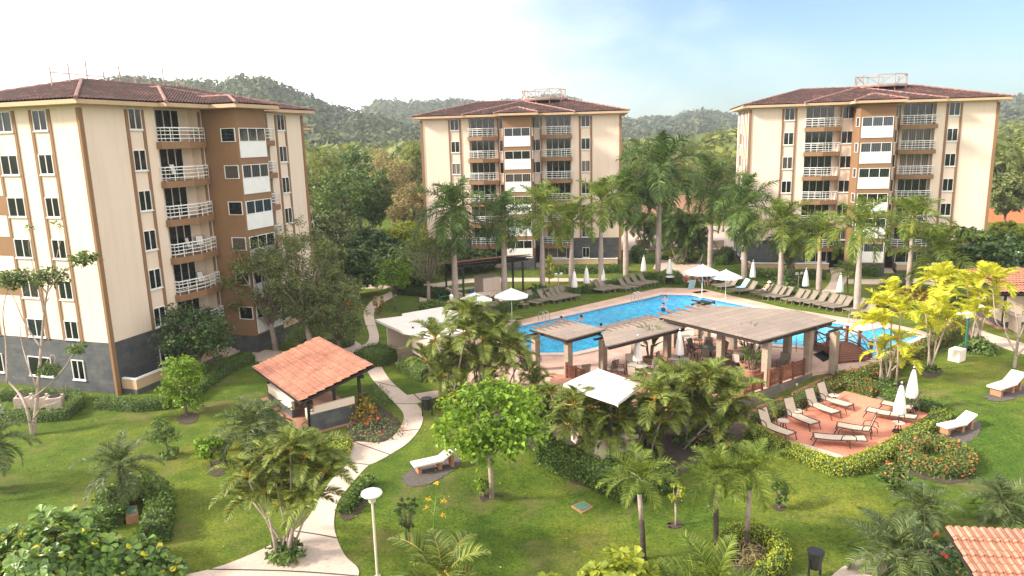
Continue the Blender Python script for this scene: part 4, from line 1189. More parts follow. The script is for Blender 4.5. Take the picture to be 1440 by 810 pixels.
def place_l(k, foot, rz, label, group, s=1.1):
    f = foot - Vector((math.cos(rz), math.sin(rz), 0)) * 1.37 * s
    return k.place((f.x, f.y, foot.z), rz, label, group, s)
edgeL = (on_z(925, 417) - on_z(728, 458)).normalized(); rzL = math.atan2(edgeL.y, edgeL.x) - rad(78)
edgeR = (on_z(1177, 456) - on_z(985, 418)).normalized(); rzR = math.atan2(edgeR.y, edgeR.x) - rad(106)
GL = 'loungers on the left bank of the pool'; GR = 'loungers on the right bank of the pool'
LB1 = [(759, 431.5), (767.5, 428.5), (783, 427.5), (792.5, 425.5), (799.5, 424), (807, 422.5), (813.5, 421)]
for i, (x, y) in enumerate(LB1):
    place_l(K_bank, on_z(x, y, .0), rzL, f'{ORD[i + 1]} taupe lounger in the row of seven between the open umbrella and the closed one', GL)
LB2 = [(852, 413.5), (861, 412), (868.5, 410.5)]
for i, (x, y) in enumerate(LB2):
    place_l(K_bank, on_z(x, y, 0), rzL, f'{ORD[i + 1]} taupe lounger right of the three closed umbrellas on the left bank', GL)
place_l(K_flat, on_z(884, 411, 0), rzL, 'lounger lying flat in the left bank row of the pool', GL)
LB3 = [(896, 409), (904, 406), (913.5, 404), (924, 402)]
for i, (x, y) in enumerate(LB3):
    place_l(K_bank, on_z(x, y, 0), rzL, f'{ORD[i + 1]} taupe lounger past the flat one, towards the far pool corner', GL)
for i, ((x, y), lab) in enumerate((((722, 436), 'taupe lounger just right of the open umbrellas with a person in white'), ((741, 434), 'taupe lounger behind the person with bright pink legs'), ((708, 437), 'pale greenish lounger leftmost on the bank, under the open umbrella'))):
    place_l(K_bank, on_z(x, y, 0), rzL, lab, GL)
RB = [(1003, 406), (1010.5, 408.3), (1025, 412.8), (1036, 414.5), (1058, 417), (1068.5, 420.8), (1076, 422), (1085.5, 423), (1101, 426.5), (1109, 427.8), (1120, 429.5), (1133.5, 431.7), (1147, 434), (1157.5, 436), (1167, 438), (1189, 441.5), (1201, 445)]
for i, (x, y) in enumerate(RB):
    lab = f'{ORD[i + 1]} taupe lounger along the right bank, counted from the two open umbrellas'
    if i == 2: lab = 'right bank lounger with a pale blue towel over its back'
    if i == 4: lab = 'right bank lounger with a person lying under a white hat'
    place_l(K_bank, on_z(x, y, 0), rzR, lab, GR)
tw = MB(); p = on_z(1025, 412.8, 0) - Vector((math.cos(rzR), math.sin(rzR), 0)) * 1.5
for x0, z0, x1, z1 in ((-.52, 1.08, .0, .43), (.0, .43, .5, .41)):
    tw.add([(x0, -.3, z0), (x1, -.3, z1), (x1, .3, z1), (x0, .3, z0), (x0, -.3, z0 + .03), (x1, -.3, z1 + .03), (x1, .3, z1 + .03), (x0, .3, z0 + .03)], [(3, 2, 1, 0), (4, 5, 6, 7), (0, 1, 5, 4), (2, 3, 7, 6), (1, 2, 6, 5), (3, 0, 4, 7)])
o = tw.build('beach_towel', M_towel, loc=(p.x, p.y, .0)); o.rotation_euler.z = rzR; o.scale = (1.1,) * 3
tag(o, 'pale blue beach towel spread over a right bank lounger', 'towel')
# red deck loungers: seat hinge and foot pixels
DK = [((1078, 606.5), (1109, 619), K_deck, 'red deck lounger in the left row nearest the camera, cut by the hedge'),
      ((1114, 591), (1145, 604.5), K_deck, 'second lounger from the camera in the left row of the red deck'),
      ((1143, 577), (1173, 589), K_deck, 'third lounger from the camera in the left row of the red deck'),
      ((1160, 568), (1190, 578), K_deck, 'farthest lounger in the left row of the red deck, beside a round table'),
      ((1190, 626), (1150, 623), K_deckflat, 'flat lounger nearest the camera on the red deck front'),
      ((1222, 613.5), (1185, 608), K_deckup, 'red deck lounger with its back raised steeply facing the left row'),
      ((1262, 593), (1224, 587), K_deckflat, 'flat red deck lounger behind the nearer closed umbrella'),
      ((1283, 583), (1243, 577), K_deckup, 'red deck lounger with raised back beside the farther closed umbrella')]
for h, f, k, lab in DK:
    a, b = at(*h, .05), at(*f, .05); d = b - a
    rz = math.atan2(d.y, d.x); k.place((a.x, a.y, a.z), rz, lab, 'loungers on the red deck', 1.12)

# white concrete loungers on the lawn
def white_bench():
    root = thing('concrete_lounger', '', 'concrete lounger')
    s = MB(); s.bx(0, 1.55, -.36, .36, .42, .53); s.build('seat', M_benchtop, root, bevel=.03)
    b = MB(); b.box((-.33, 0, .72), (.85, .72, .1), ry=rad(30)); b.build('backrest', M_benchtop, root, bevel=.03)
    for x in (.18, 1.25):
        l = MB(); l.bx(x - .09, x + .09, -.26, .26, 0, .418); l.build('leg', M_benchleg, root)
    l = MB(); l.bx(-.55, -.4, -.26, .26, 0, .74); l.build('leg', M_benchleg, root)
    return root
K_white = Proto(white_bench)
for h, f, lab in (((622, 657), (582, 666), 'white concrete lounger on dark gravel beside the bright green tree'),
                  ((1352, 605), (1326, 615), 'white concrete lounger on dark gravel near the flower bed ring'),
                  ((1420, 550), (1396, 558), 'white concrete lounger on dark gravel at the right edge of the lawn')):
    a, b = at(*h), at(*f); d = b - a
    K_white.place(a, math.atan2(d.y, d.x), lab, 'white concrete loungers on the lawn', max(.9, min(1.3, d.length / 1.55)))

# ------------------------------------------------------------------ umbrellas
def umbrella_closed():
    root = thing('closed_umbrella', '', 'umbrella')
    c = MB(); c.lathe([(.05, .95), (.26, .95), (.27, 1.05), (.23, 1.5), (.13, 2.15), (.07, 2.42), (.03, 2.46)], 24, fold=.16, folds=8); c.build('canopy', M_cloth, root, smooth=True)
    p = MB(); p.tube([(0, 0, .08), (0, 0, 2.55)], .028, 8); p.build('pole', M_frame, root)
    b = MB(); b.lathe([(0, 0), (.26, 0), (.26, .06), (.08, .1), (0, .1)], 16); b.build('base', M_frame, root)
    f = MB(); f.lathe([(0, 2.54), (.05, 2.57), (.05, 2.6), (0, 2.65)], 8); f.build('finial', M_cloth, root)
    return root
K_uc = Proto(umbrella_closed)
UC = [(808, 418, 'closed white umbrella nearest the row of seven loungers on the left bank'), (825, 412, 'closed white umbrella in the middle of the left bank group of three'),
      (847, 408, 'closed white umbrella at the right of the left bank group of three'), (905, 394, 'closed white umbrella in the hedge behind the far left bank loungers'),
      (941, 398, 'closed white umbrella through the white table near the drive'), (1058, 403.5, 'closed white umbrella behind the towel lounger on the right bank'),
      (1132, 417, 'closed white umbrella beside the floodlight post on the right bank'), (1180, 426, 'closed white umbrella nearest the leaning palm on the right bank'),
      (896.5, 528, 'closed white umbrella through the round cafe table under the middle pergola'), (955, 519, 'closed white umbrella through the cafe table behind the large palm clump')]
for x, y, lab in UC:
    K_uc.place(on_z(x, y, .045 if y > 500 else 0), random.random() * 6, lab, 'closed white umbrellas', 1.0)
for x, y, lab in ((1262.5, 607, 'nearer closed white umbrella on the red deck'), (1280, 583, 'farther closed white umbrella on the red deck')):
    K_uc.place(at(x, y, .05), 0, lab, 'closed white umbrellas', 1.02)
def umbrella_open():
    root = thing('open_umbrella', '', 'umbrella')
    c = MB(); n = 8; R_ = 1.45
    c.lathe([(R_, 2.02), (R_, 2.10), (R_ * .5, 2.42), (.06, 2.72), (.05, 2.70), (R_ * .5, 2.39), (R_ * .985, 2.07)], n); c.build('canopy', M_cloth, root)
    p = MB(); p.tube([(0, 0, .05), (0, 0, 2.8)], .03, 8); p.build('pole', M_white, root)
    b = MB(); b.lathe([(0, 0), (.3, 0), (.3, .07), (.08, .11), (0, .11)], 16); b.build('base', M_conc, root)
    for k in range(8):
        a = 2 * math.pi * k / 8; r = MB(); r.bar((.05 * math.cos(a), .05 * math.sin(a), 2.64), (R_ * .97 * math.cos(a), R_ * .97 * math.sin(a), 2.05), .025); r.build('rib', M_white, root)
    return root
K_uo = Proto(umbrella_open)
for x, y, s, lab in ((667.5, 419, 1.0, 'open white umbrella at the left, beside the far pavilion'), (719, 412.5, 1.0, 'open white umbrella directly before the palm with the orange trunk'),
                     (988, 379.5, 1.12, 'larger open white umbrella over the seated group at the pool corner'), (1021, 386, .98, 'smaller open white umbrella right of the seated group')):
    p = on_z(x, y, 2.3 * s); K_uo.place((p.x, p.y, 0), .3, lab, 'open white umbrellas', s)

# ------------------------------------------------------------------ cafe furniture
def chair(fab):
    def make():
        root = thing('patio_chair', '', 'chair')
        s = MB(); s.bx(-.24, .24, -.23, .23, .41, .46); s.build('seat', fab, root, bevel=.01)
        b = MB(); b.box((0, -.3, .74), (.46, .035, .58), rx=rad(12)); b.build('backrest', fab, root)
        f = MB()
        for x in (-.27, .27):
            f.tube([(x, -.22, .42), (x, -.37, 1.03)], .02, 6); f.tube([(x, -.27, .64), (x, .0, .67), (x, .2, .63)], .02, 6)
        f.tube([(-.27, -.37, 1.03), (.27, -.37, 1.03)], .02, 6); f.tube([(-.27, .24, .43), (.27, .24, .43)], .018, 6)
        f.build('frame', M_frame, root)
        for x in (-.27, .27):
            l = MB(); l.tube([(x, .2, .63), (x, .25, 0)], .02, 6); l.build('leg', M_frame, root)
            l = MB(); l.tube([(x, -.2, .42), (x, -.3, 0)], .02, 6); l.build('leg', M_frame, root)
        return root
    return make
K_ch = Proto(chair(M_sling)); K_chl = Proto(chair(M_cushion))
def table(top, r, h=.73):
    def make():
        root = thing('round_table', '', 'table')
        t = MB(); t.lathe([(0, h - .04), (r - .02, h - .04), (r, h - .02), (r - .01, h), (0, h)], 28); t.build('tabletop', top, root)
        for k in range(4):
            a = math.pi / 4 + math.pi / 2 * k; l = MB()
            l.tube([(r * .55 * math.cos(a), r * .55 * math.sin(a), h - .04), (r * .3 * math.cos(a), r * .3 * math.sin(a), .35), (r * .62 * math.cos(a), r * .62 * math.sin(a), 0)], .025, 6); l.build('leg', M_frame, root)
        return root
    return make
K_ts = Proto(table(M_tabletop, .62)); K_tg = Proto(table(M_glassgreen, .62)); K_small = Proto(table(M_tabletop, .3, .48)); K_tw = Proto(table(M_white, .6))
TABS = [(896.5, 529, K_ts, 'round stone table with closed umbrella nearest the white canopy', 'the umbrella table nearest the white canopy', 5, K_chl, .5),
        (955, 520, K_ts, 'round stone table half hidden by the big palm clump', 'the table half hidden by the palm clump', 4, K_ch, 1.2),
        (994, 503, K_tg, 'round green glass table under the large pergola roof', 'the green glass table', 6, K_ch, .2),
        (1045, 512, K_ts, 'round table by the potted palm under the large pergola', 'the table by the potted palm', 4, K_chl, .9),
        (960, 487, K_ts, 'round table farthest back under the middle pergola', 'the farthest table under the middle pergola', 3, K_ch, 2.2)]
for x, y, k, lab, short, n, kc, a0 in TABS:
    p = on_z(x, y, .045); k.place(p, .4, lab, 'cafe tables on the pergola terrace')
    for i in range(n):
        a = a0 + 2 * math.pi * i / n; q = p + Vector((math.cos(a), math.sin(a), 0)) * 1.02
        side = ['right', 'far right', 'far left', 'left', 'near left', 'near right'][int(((a % 6.283) / 6.283) * 6) % 6]
        kc.place(q, a + math.pi / 2 + random.uniform(-.2, .2), f'patio chair on the {side} side of {short}', 'patio chairs on the terrace')
p = on_z(850, 531, .045)
for (x, y, a, lab) in ((860, 527, .6, 'dark patio chair alone beside the middle front pergola column'), (1100, 520, 2.4, 'patio chair behind the wooden fence between two pergola columns'), (822, 533, .2, 'dark patio chair behind the white canopy')):
    K_ch.place(on_z(x, y, .045), a, lab, 'patio chairs on the terrace')
K_tw.place(on_z(941, 398.5, 0), 0, 'round white table around a closed umbrella at the far pool corner', 'cafe tables on the pergola terrace')
for x, y, lab in ((1101, 603, 'small round table beside the nearest left row lounger on the red deck'), (1122, 589, 'small round table between the second and third red deck loungers'),
                  (1172, 566.5, 'small round table beside the farthest left row lounger'), (1262.5, 606.5, 'small round table at the foot of the nearer closed umbrella')):
    K_small.place(at(x, y, .05), .3, lab, 'small side tables on the red deck')
for x, y, lab in ((711, 437, 'chair'),): pass

# ------------------------------------------------------------------ lamps, bins, covers, posts
def lamp_post():
    root = thing('garden_lamp', '', 'lamp post')
    p = MB(); p.tube([(0, 0, 0), (0, 0, 2.9)], [.05, .045], 10); p.build('post', mat('cream_lamp_post', (.62, .55, .43), None, 3, .5) if 'cream_lamp_post' not in MATS else MATS['cream_lamp_post'], root)
    c = MB(); c.lathe([(.05, 2.9), (.12, 2.95), (.15, 3.12), (.1, 3.14)], 14); c.build('collar', MATS['cream_lamp_post'], root)
    s = MB(); s.lathe([(.1, 3.14), (.32, 3.2), (.38, 3.27), (.35, 3.33), (.2, 3.36), (0, 3.37)], 20); s.build('lamp_shade', M_lampglass, root, smooth=True)
    b = MB(); b.lathe([(0, 0), (.12, 0), (.12, .05), (0, .05)], 12); b.build('base', MATS['cream_lamp_post'], root)
    return root
K_lamp = Proto(lamp_post)
p = at(531, 812); z = top_z(p, 688) - p.z; K_lamp.place(p, 0, 'cream garden lamp with a white dish in the foreground lawn', 'garden lamps', z / 3.43)
p = on_z(1428, 402); z = top_z(p, 352); K_lamp.place(p, 0, 'garden lamp at the right edge behind the golden palms', 'garden lamps', z / 3.43)
def flood(label, x, y, ytop):
    p = on_z(x, y); h = top_z(p, ytop); root = thing('floodlight_post', label, 'floodlight', p, .3, 'floodlight posts round the pool')
    m_ = MB(); m_.tube([(0, 0, 0), (0, 0, h)], .045, 8); m_.bar((-.35, 0, h), (.35, 0, h), .05); m_.build('post', M_conc, root)
    for s in (-1, 1):
        q = MB(); q.box((s * .27, -.08, h + .12), (.26, .14, .2), rx=.3); q.build('lamp_head', M_white, root)
flood('twin floodlight post behind the left bank umbrellas', 785.5, 409, 387)
flood('twin floodlight post beside the closed umbrella on the right bank', 1122, 409, 386)
p = on_z(1356, 505); h = top_z(p, 445); root = thing('green_light_post', 'dark green post with white floodlight beside the white box on the lawn', 'light post', p)
mb = MB(); mb.tube([(0, 0, 0), (0, 0, h)], .075, 10); mb.build('post', M_green_paint, root)
mb = MB(); mb.box((-.05, 0, h + .1), (.4, .3, .34), .4); mb.box((-.45, .05, h + .2), (.5, .3, .08), .4); mb.build('lamp_head', M_white, root)
p = on_z(1345, 507); mb = MB(); mb.box((0, 0, .4), (.85, .7, .8), .6); o = mb.build('pump_box', M_benchtop, loc=p, bevel=.03); tag(o, 'plain white box standing on the lawn by the green post', 'box')
# green goal-like post on bath house roof side
p = on_z(620, 452); h = top_z(p, 418); root = thing('green_light_post', 'green post with angled arm behind the white bath house roof', 'light post', p)
mb = MB(); mb.tube([(0, 0, 0), (0, 0, h)], .05, 8); mb.tube([(0, 0, h), (.9, 0, h + .15)], .04, 8); mb.build('post', M_green_paint, root)
mb = MB(); mb.lathe([(.02, -.35), (.16, -.3), (.18, 0), (.06, .14)], 12, (.95, 0, h + .1)); mb.build('lamp_head', M_white, root)

def bin_(label, x, y, s):
    p = at(x, y); root = thing('litter_bin', label, 'bin', p, .4, 'black litter bins'); root.scale = (s,) * 3
    b = MB(); b.lathe([(0, .38), (.2, .38), (.27, .95), (.275, 1.0), (.24, 1.0), (.18, .45), (0, .45)], 18); b.build('basket', M_black, root)
    for sx in (-.27, .27):
        l = MB(); l.bx(sx - .025, sx + .025, -.03, .03, 0, .8); l.build('leg', M_black, root)
    b = MB(); b.lathe([(.27, .98), (.295, .98), (.295, 1.02), (.27, 1.02)], 18); b.build('rim', M_black, root)
bin_('black litter bin beside the path junction and the green tree', 601, 585, 1.0)
bin_('black litter bin near the bottom edge of the lawn', 1145, 812, 1.0)
def cover(label, pts, dz=.06):
    P_ = [at(*q) for q in pts]; c = sum(P_, Vector()) / 4
    root = thing('utility_cover', label, 'utility cover', c)
    loc = [Vector((p.x - c.x, p.y - c.y)) for p in P_]
    m_ = MB(); m_.prism([tuple(p) for p in loc], -.05, dz); m_.build('kerb', M_benchleg, root)
    m_ = MB(); m_.prism([tuple(p * .78) for p in loc], dz + .002, dz + .03); m_.build('lid', mat('green_cover_lid', (.10, .21, .15), (.07, .16, .11), 5, .6), root)
cover('green utility cover with orange kerb flush in the middle lawn', [(803, 713), (820, 706), (834, 714), (818, 723)])
cover('green utility cover raised on an orange brick kerb in the left hedge', [(176, 724), (194, 721), (196, 734), (178, 738)], .35)
for i, (x, y) in enumerate(((35, 573), (57, 573.5), (79, 574))):
    p = on_z(x, y); root = thing('air_conditioner', ['leftmost', 'middle', 'rightmost'][i] + ' of three pale air conditioner units inside the left hedge', 'air conditioner', p, .35, 'air conditioners in the hedge')
    mb = MB(); mb.bx(-.4, .4, -.4, .4, .08, .72); mb.build('case', M_conc, root, bevel=.02)
    mb = MB(); mb.lathe([(.1, .722), (.32, .722), (.32, .76), (.1, .76)], 20); mb.build('fan_grille', M_dark, root)
for x, y, lab in ((240, 0, ''),): pass
# drive bollards, sign panels in clipped hedges near the drive
for i, (x, y) in enumerate(((904, 348), (900, 362), (1007, 348), (1009, 361))):
    p = on_z(x, y); mb = MB(); mb.bx(-.9, .9, -.5, .5, 0, 1.0); o = mb.build('air_conditioner', M_conc, loc=(p.x, p.y, 0), bevel=.03)
    tag(o, ['far pale box unit in the hedge left of the drive', 'near pale box unit in the hedge left of the drive', 'far pale box unit in the hedge right of the drive', 'near pale box unit in the hedge right of the drive'][i], 'box unit', 'pale box units beside the drive')
p = on_z(984.5, 350); mb = MB(); mb.lathe([(0, .3), (.25, .3), (.32, 1.1), (0, 1.1)], 12); mb.tube([(0, 0, 0), (0, 0, .4)], .04, 6); o = mb.build('litter_bin', M_black, loc=p); tag(o, 'small black litter bin beside the far drive', 'bin', 'black litter bins')
# road walls behind
def wall(label, a, b, h, th, m, name='boundary_wall'):
    mb = MB(); mb.bar(a + Vector((0, 0, h / 2)), b + Vector((0, 0, h / 2)), th, h); o = mb.build(name, m); tag(o, label, 'wall'); return o
wall('pinkish boundary wall seen between palms beyond the far road', on_z(880, 300), on_z(1040, 300), 3.4, .3, mat('pink_wall', (.55, .29, .22), (.47, .25, .19), .3, .85))
wall('long red and white wall at the far right edge', on_z(1372, 312), on_z(1520, 316), 2.2, .3, mat('orange_wall', (.62, .17, .08), (.55, .15, .07), .4, .8))
p = dep(420, 200, 84); root = thing('apartment_building', 'pale end of another block peeping out behind the nearest one', 'apartment block', (p.x, p.y, 0), rad(72))
mb = MB(); mb.bx(-14, 0.6, 0, 10, 0, 16.4); mb.build('wall', M_cream, root)
hip_roof(-15, 1.4, -.9, 10.9, 16.5, .25, root, M_rooftile, M_ridgecap)
for i in range(6): window(root, -1.2, i * 2.48 + 1.2, .9, 1.2, 2)
# far house at left
p = on_z(452, 330); mb = MB(); root = thing('far_house', 'small pale house half hidden by trees behind the nearest block', 'house', (p.x, p.y, 0), .5)
mb.bx(-4, 4, -3, 3, 0, 5.2); mb.build('wall', M_white, root)
mb = MB(); mb.prism([(-4.6, -3.6), (4.6, -3.6), (4.6, 3.6), (-4.6, 3.6)], 5.2, 5.5); mb.build('roof', M_rooftile, root)
for x in (-2, 1.2): window(root, x, 2.8, 1.2, 1.3, 2, y=-3)
p = on_z(452, 268); 
# pool ladder rails
def ladder(label, x, y, rz):
    p = on_z(x, y, .1); root = thing('pool_ladder', label, 'pool ladder', p, rz)
    for s in (-.25, .25):
        m_ = MB(); m_.tube([(s, -.5, -.05), (s, -.5, .6), (s, -.3, .8), (s, .0, .8), (s, .2, .6), (s, .25, -.1)], .03, 8); m_.build('rail', M_steel, root)
ladder('steel pool ladder at the left bank edge', 767, 452, rzL - rad(90)); ladder('steel pool ladder at the far left bank edge', 897, 424, rzL - rad(90)); ladder('steel pool ladder near edge by the bridge', 1114, 492, rad(160)); ladder('steel pool rail beside the white divider', 1204, 455, rzR)

# ------------------------------------------------------------------ people
def figure(name, joints, edges, radii, mats):
    me = bpy.data.meshes.new('tmp'); me.from_pydata([joints[k] for k in joints], [], [])
    keys = list(joints); me = bpy.data.meshes.new('tmp')
    me.from_pydata([joints[k] for k in keys], [(keys.index(a), keys.index(b)) for a, b in edges], [])
    o = bpy.data.objects.new('tmp', me); COL.objects.link(o)
    o.modifiers.new('skin', 'SKIN'); sv = me.skin_vertices[0].data
    for i, k in enumerate(keys): sv[i].radius = (radii[k], radii[k]); sv[i].use_root = (k == 'pelvis')
    sub = o.modifiers.new('sub', 'SUBSURF'); sub.levels = 1; sub.render_levels = 1
    dg = bpy.context.evaluated_depsgraph_get(); m2 = bpy.data.meshes.new_from_object(o.evaluated_get(dg)); m2.name = name
    bpy.data.objects.remove(o); bpy.data.meshes.remove(me)
    m2.materials.clear(); m2.materials.append(mats)
    m2.polygons.foreach_set('use_smooth', [True] * len(m2.polygons))
    r = bpy.data.objects.new(name, m2); COL.objects.link(r); return r
BR = dict(pelvis=.13, waist=.115, chest=.14, neck=.055, head0=.075, head=.1, top=.07, nose=.02, hl=.09, hr=.09, kl=.06, kr=.06, al=.04, ar=.04, tl=.035, tr=.035, sl=.06, sr=.06, el=.042, er=.042, wl=.03, wr=.03, fl=.028, fr=.028)
BE = [('pelvis', 'waist'), ('waist', 'chest'), ('chest', 'neck'), ('neck', 'head0'), ('head0', 'head'), ('head', 'top'), ('head0', 'nose'), ('pelvis', 'hl'), ('pelvis', 'hr'), ('hl', 'kl'), ('hr', 'kr'), ('kl', 'al'), ('kr', 'ar'), ('al', 'tl'), ('ar', 'tr'),
      ('chest', 'sl'), ('chest', 'sr'), ('sl', 'el'), ('sr', 'er'), ('el', 'wl'), ('er', 'wr'), ('wl', 'fl'), ('wr', 'fr')]
def pose(kind):
    if kind == 'sit':   # facing +x, seat height .42
        return dict(pelvis=(0, 0, .52), waist=(-.04, 0, .68), chest=(-.08, 0, .9), neck=(-.07, 0, 1.08), head0=(-.03, 0, 1.17), head=(-.04, 0, 1.24), top=(-.05, 0, 1.32), nose=(.08, 0, 1.19),
                    hl=(.06, .11, .5), hr=(.06, -.11, .5), kl=(.46, .14, .5), kr=(.46, -.14, .5), al=(.48, .14, .08), ar=(.5, -.14, .08), tl=(.64, .15, .04), tr=(.66, -.15, .04),
                    sl=(-.08, .2, 1.0), sr=(-.08, -.2, 1.0), el=(.02, .26, .76), er=(.02, -.26, .76), wl=(.26, .2, .68), wr=(.26, -.2, .68), fl=(.34, .18, .67), fr=(.34, -.18, .67))
    if kind == 'lie':   # reclined on a lounger, hinge at origin, feet to +x
        return dict(pelvis=(.1, 0, .52), waist=(-.03, 0, .64), chest=(-.17, 0, .83), neck=(-.27, 0, .99), head0=(-.3, 0, 1.08), head=(-.33, 0, 1.13), top=(-.37, 0, 1.2), nose=(-.2, 0, 1.14),
                    hl=(.2, .1, .5), hr=(.2, -.1, .5), kl=(.6, .13, .62), kr=(.6, -.12, .52), al=(1.0, .12, .47), ar=(1.03, -.12, .46), tl=(1.06, .13, .58), tr=(1.09, -.13, .57),
                    sl=(-.2, .2, .93), sr=(-.2, -.2, .93), el=(.02, .28, .72), er=(.02, -.28, .72), wl=(.22, .2, .62), wr=(.22, -.2, .62), fl=(.3, .16, .6), fr=(.3, -.16, .6))
    return dict(pelvis=(-.05, 0, -.55), waist=(-.03, 0, -.35), chest=(0, 0, -.08), neck=(.01, 0, .1), head0=(.04, 0, .18), head=(.03, 0, .26), top=(.02, 0, .34), nose=(.15, 0, .2),   # standing in water
                hl=(0, .1, -.6), hr=(0, -.1, -.6), kl=(.1, .13, -.95), kr=(.05, -.13, -.95), al=(.0, .13, -1.3), ar=(0, -.13, -1.3), tl=(.15, .13, -1.35), tr=(.15, -.13, -1.35),
                sl=(0, .2, .0), sr=(0, -.2, .0), el=(.15, .34, -.08), er=(.18, -.32, -.05), wl=(.38, .3, -.02), wr=(.4, -.22, .0), fl=(.46, .28, -.02), fr=(.48, -.2, .0))
M_swim = [mat('coral_swimwear', (.70, .10, .10)), mat('navy_clothing', (.03, .05, .16)), mat('white_clothing', (.75, .73, .72)), mat('pink_clothing', (.72, .16, .24)), mat('blue_shorts', (.10, .24, .5)), mat('dark_clothing', (.05, .04, .045))]
def person(kind, label, loc, rz, hair=True, top=None, bottom=None, hat=None, s=1.0):
    J = pose(kind); b = figure('person', J, BE, BR, M_skin)
    tag(b, label, 'person'); b.location = loc; b.rotation_euler = (0, 0, rz); b.scale = (s,) * 3
    h = Vector(J['head']); tp = Vector(J['top'])
    if hat is None:
        k = MB(); u = (tp - Vector(J['head0'])).normalized(); c = h.lerp(tp, .35) - Vector((.035, 0, 0))
        k.lathe([(.0, -.12), (.085, -.1), (.118, -.02), (.11, .06), (.06, .105), (0, .115)], 12, c); k.build('hair', M_hair, b, smooth=True)
    else:
        k = MB(); k.lathe([(.1, .0), (.22, -.02), (.22, .0), (.12, .03), (.11, .12), (0, .14)], 14, h + Vector((0, 0, .03))); k.build('hat', hat, b, smooth=True)
    if top is not None:
        k = MB(); k.tube([Vector(J['pelvis']).lerp(Vector(J['waist']), .2), J['waist'], Vector(J['chest']), Vector(J['chest']).lerp(Vector(J['neck']), .5)], [.155, .15, .185, .13], 12)
        k.build('shirt', top, b, smooth=True)
    if bottom is not None:
        k = MB()
        for q, e in (('hl', 'kl'), ('hr', 'kr')):
            a_, e_ = Vector(J[q]), Vector(J[e]); k.tube([Vector(J['pelvis']), a_, a_.lerp(e_, .45)], [.14, .115, .1], 10)
        k.build('shorts', bottom, b, smooth=True)
    return b
wz = .05
for x, y, rz, lab, tp, hat in ((926.5, 360.5, 0, '', None, None),): pass
person('swim', 'person standing in the pool near the left bank, light haired', on_z(789, 451, wz + .12), rad(200), top=None)
person('swim', 'person in the pool whose pinkish head shows right of another swimmer', on_z(817.5, 449, wz + .05), rad(150), top=M_swim[3])
person('swim', 'dark haired person in the water just behind the pergola rafters', on_z(845, 461, wz + .1), rad(120), top=M_swim[5])
person('swim', 'person in dark swimwear standing in the bright middle of the pool', on_z(932.5, 432, wz + .35), rad(250), top=M_swim[1])
person('swim', 'person in red near the far pool corner', on_z(936, 421, wz), rad(240), top=M_swim[0])
hip = lambda foot, rz: foot - Vector((math.cos(rz), math.sin(rz), 0)) * 1.37 * 1.1
person('lie', 'person in white reclining on the lounger just right of the open umbrellas', hip(on_z(722, 436), rzL), rzL, top=M_swim[2], bottom=M_swim[5])
person('lie', 'person in blue shorts reclining, bright pink legs toward the pool', hip(on_z(741, 434), rzL), rzL, top=M_swim[2], bottom=M_swim[4])
person('lie', 'person with a white hat reclining on a right bank lounger', hip(on_z(1058, 417), rzR), rzR, hat=M_cloth, bottom=M_swim[2])
P0 = on_z(985, 400)
SEATS = [(966, 403, .3, 0, 'person in coral sitting at the left of the group under the open umbrella', 2), (978, 401, -.3, 3, 'person in pink sitting in the middle of the group under the umbrella', 5), (990, 402, -1.4, 5, 'person in dark clothes sitting near the pool in the umbrella group', 4),
         (996, 397, 2.6, 0, 'person in coral sitting at the back of the umbrella group', 1), (1004, 402, 2.9, 2, 'person in white sitting right of the umbrella group', 5), (983, 394, -1.2, 5, 'person in dark clothes sitting at the back left of the umbrella group', 3)]
for x, y, rz, tp, lab, bt in SEATS:
    p = on_z(x, y); person('sit', lab, p + Vector((0, 0, .03)), rz, top=M_swim[tp], bottom=M_swim[bt])
    K_ch.place(p - Vector((math.cos(rz), math.sin(rz), 0)) * .02, rz - math.pi / 2, 'patio chair carrying the ' + lab.split(' sitting')[0].replace('person in', 'person in') + ' ' + ' '.join(lab.split('sitting ')[1].split()[:5]), 'patio chairs under the seated group')
mb = MB(); p = on_z(985, 411); mb.box((0, 0, .02), (1.5, .7, .03), .4); o = mb.build('beach_towel', M_blue, loc=p); tag(o, 'blue towel lying on the grass before the seated group', 'towel')
mb = MB(); p = on_z(973, 407); mb.box((0, 0, .5), (.7, .05, .9), .4, rx=.3); o = mb.build('beach_towel', M_towel, loc=p); tag(o, 'pale towel hanging over a chair back at the left of the seated group', 'towel')
# white low table in the cafe and the bar sinks
p = on_z(1035, 519, .045); mb = MB(); mb.lathe([(0, 0), (.22, 0), (.27, .5), (.2, .5), (0, .42)], 16); o = mb.build('black_planter', M_black, loc=p); tag(o, 'black plastic pot standing on the terrace by the potted palm', 'pot')
# ------------------------------------------------------------------ leaves, palms, trees, hedges
def nrmz(a): return a / np.maximum(1e-9, np.linalg.norm(a, axis=-1, keepdims=True))

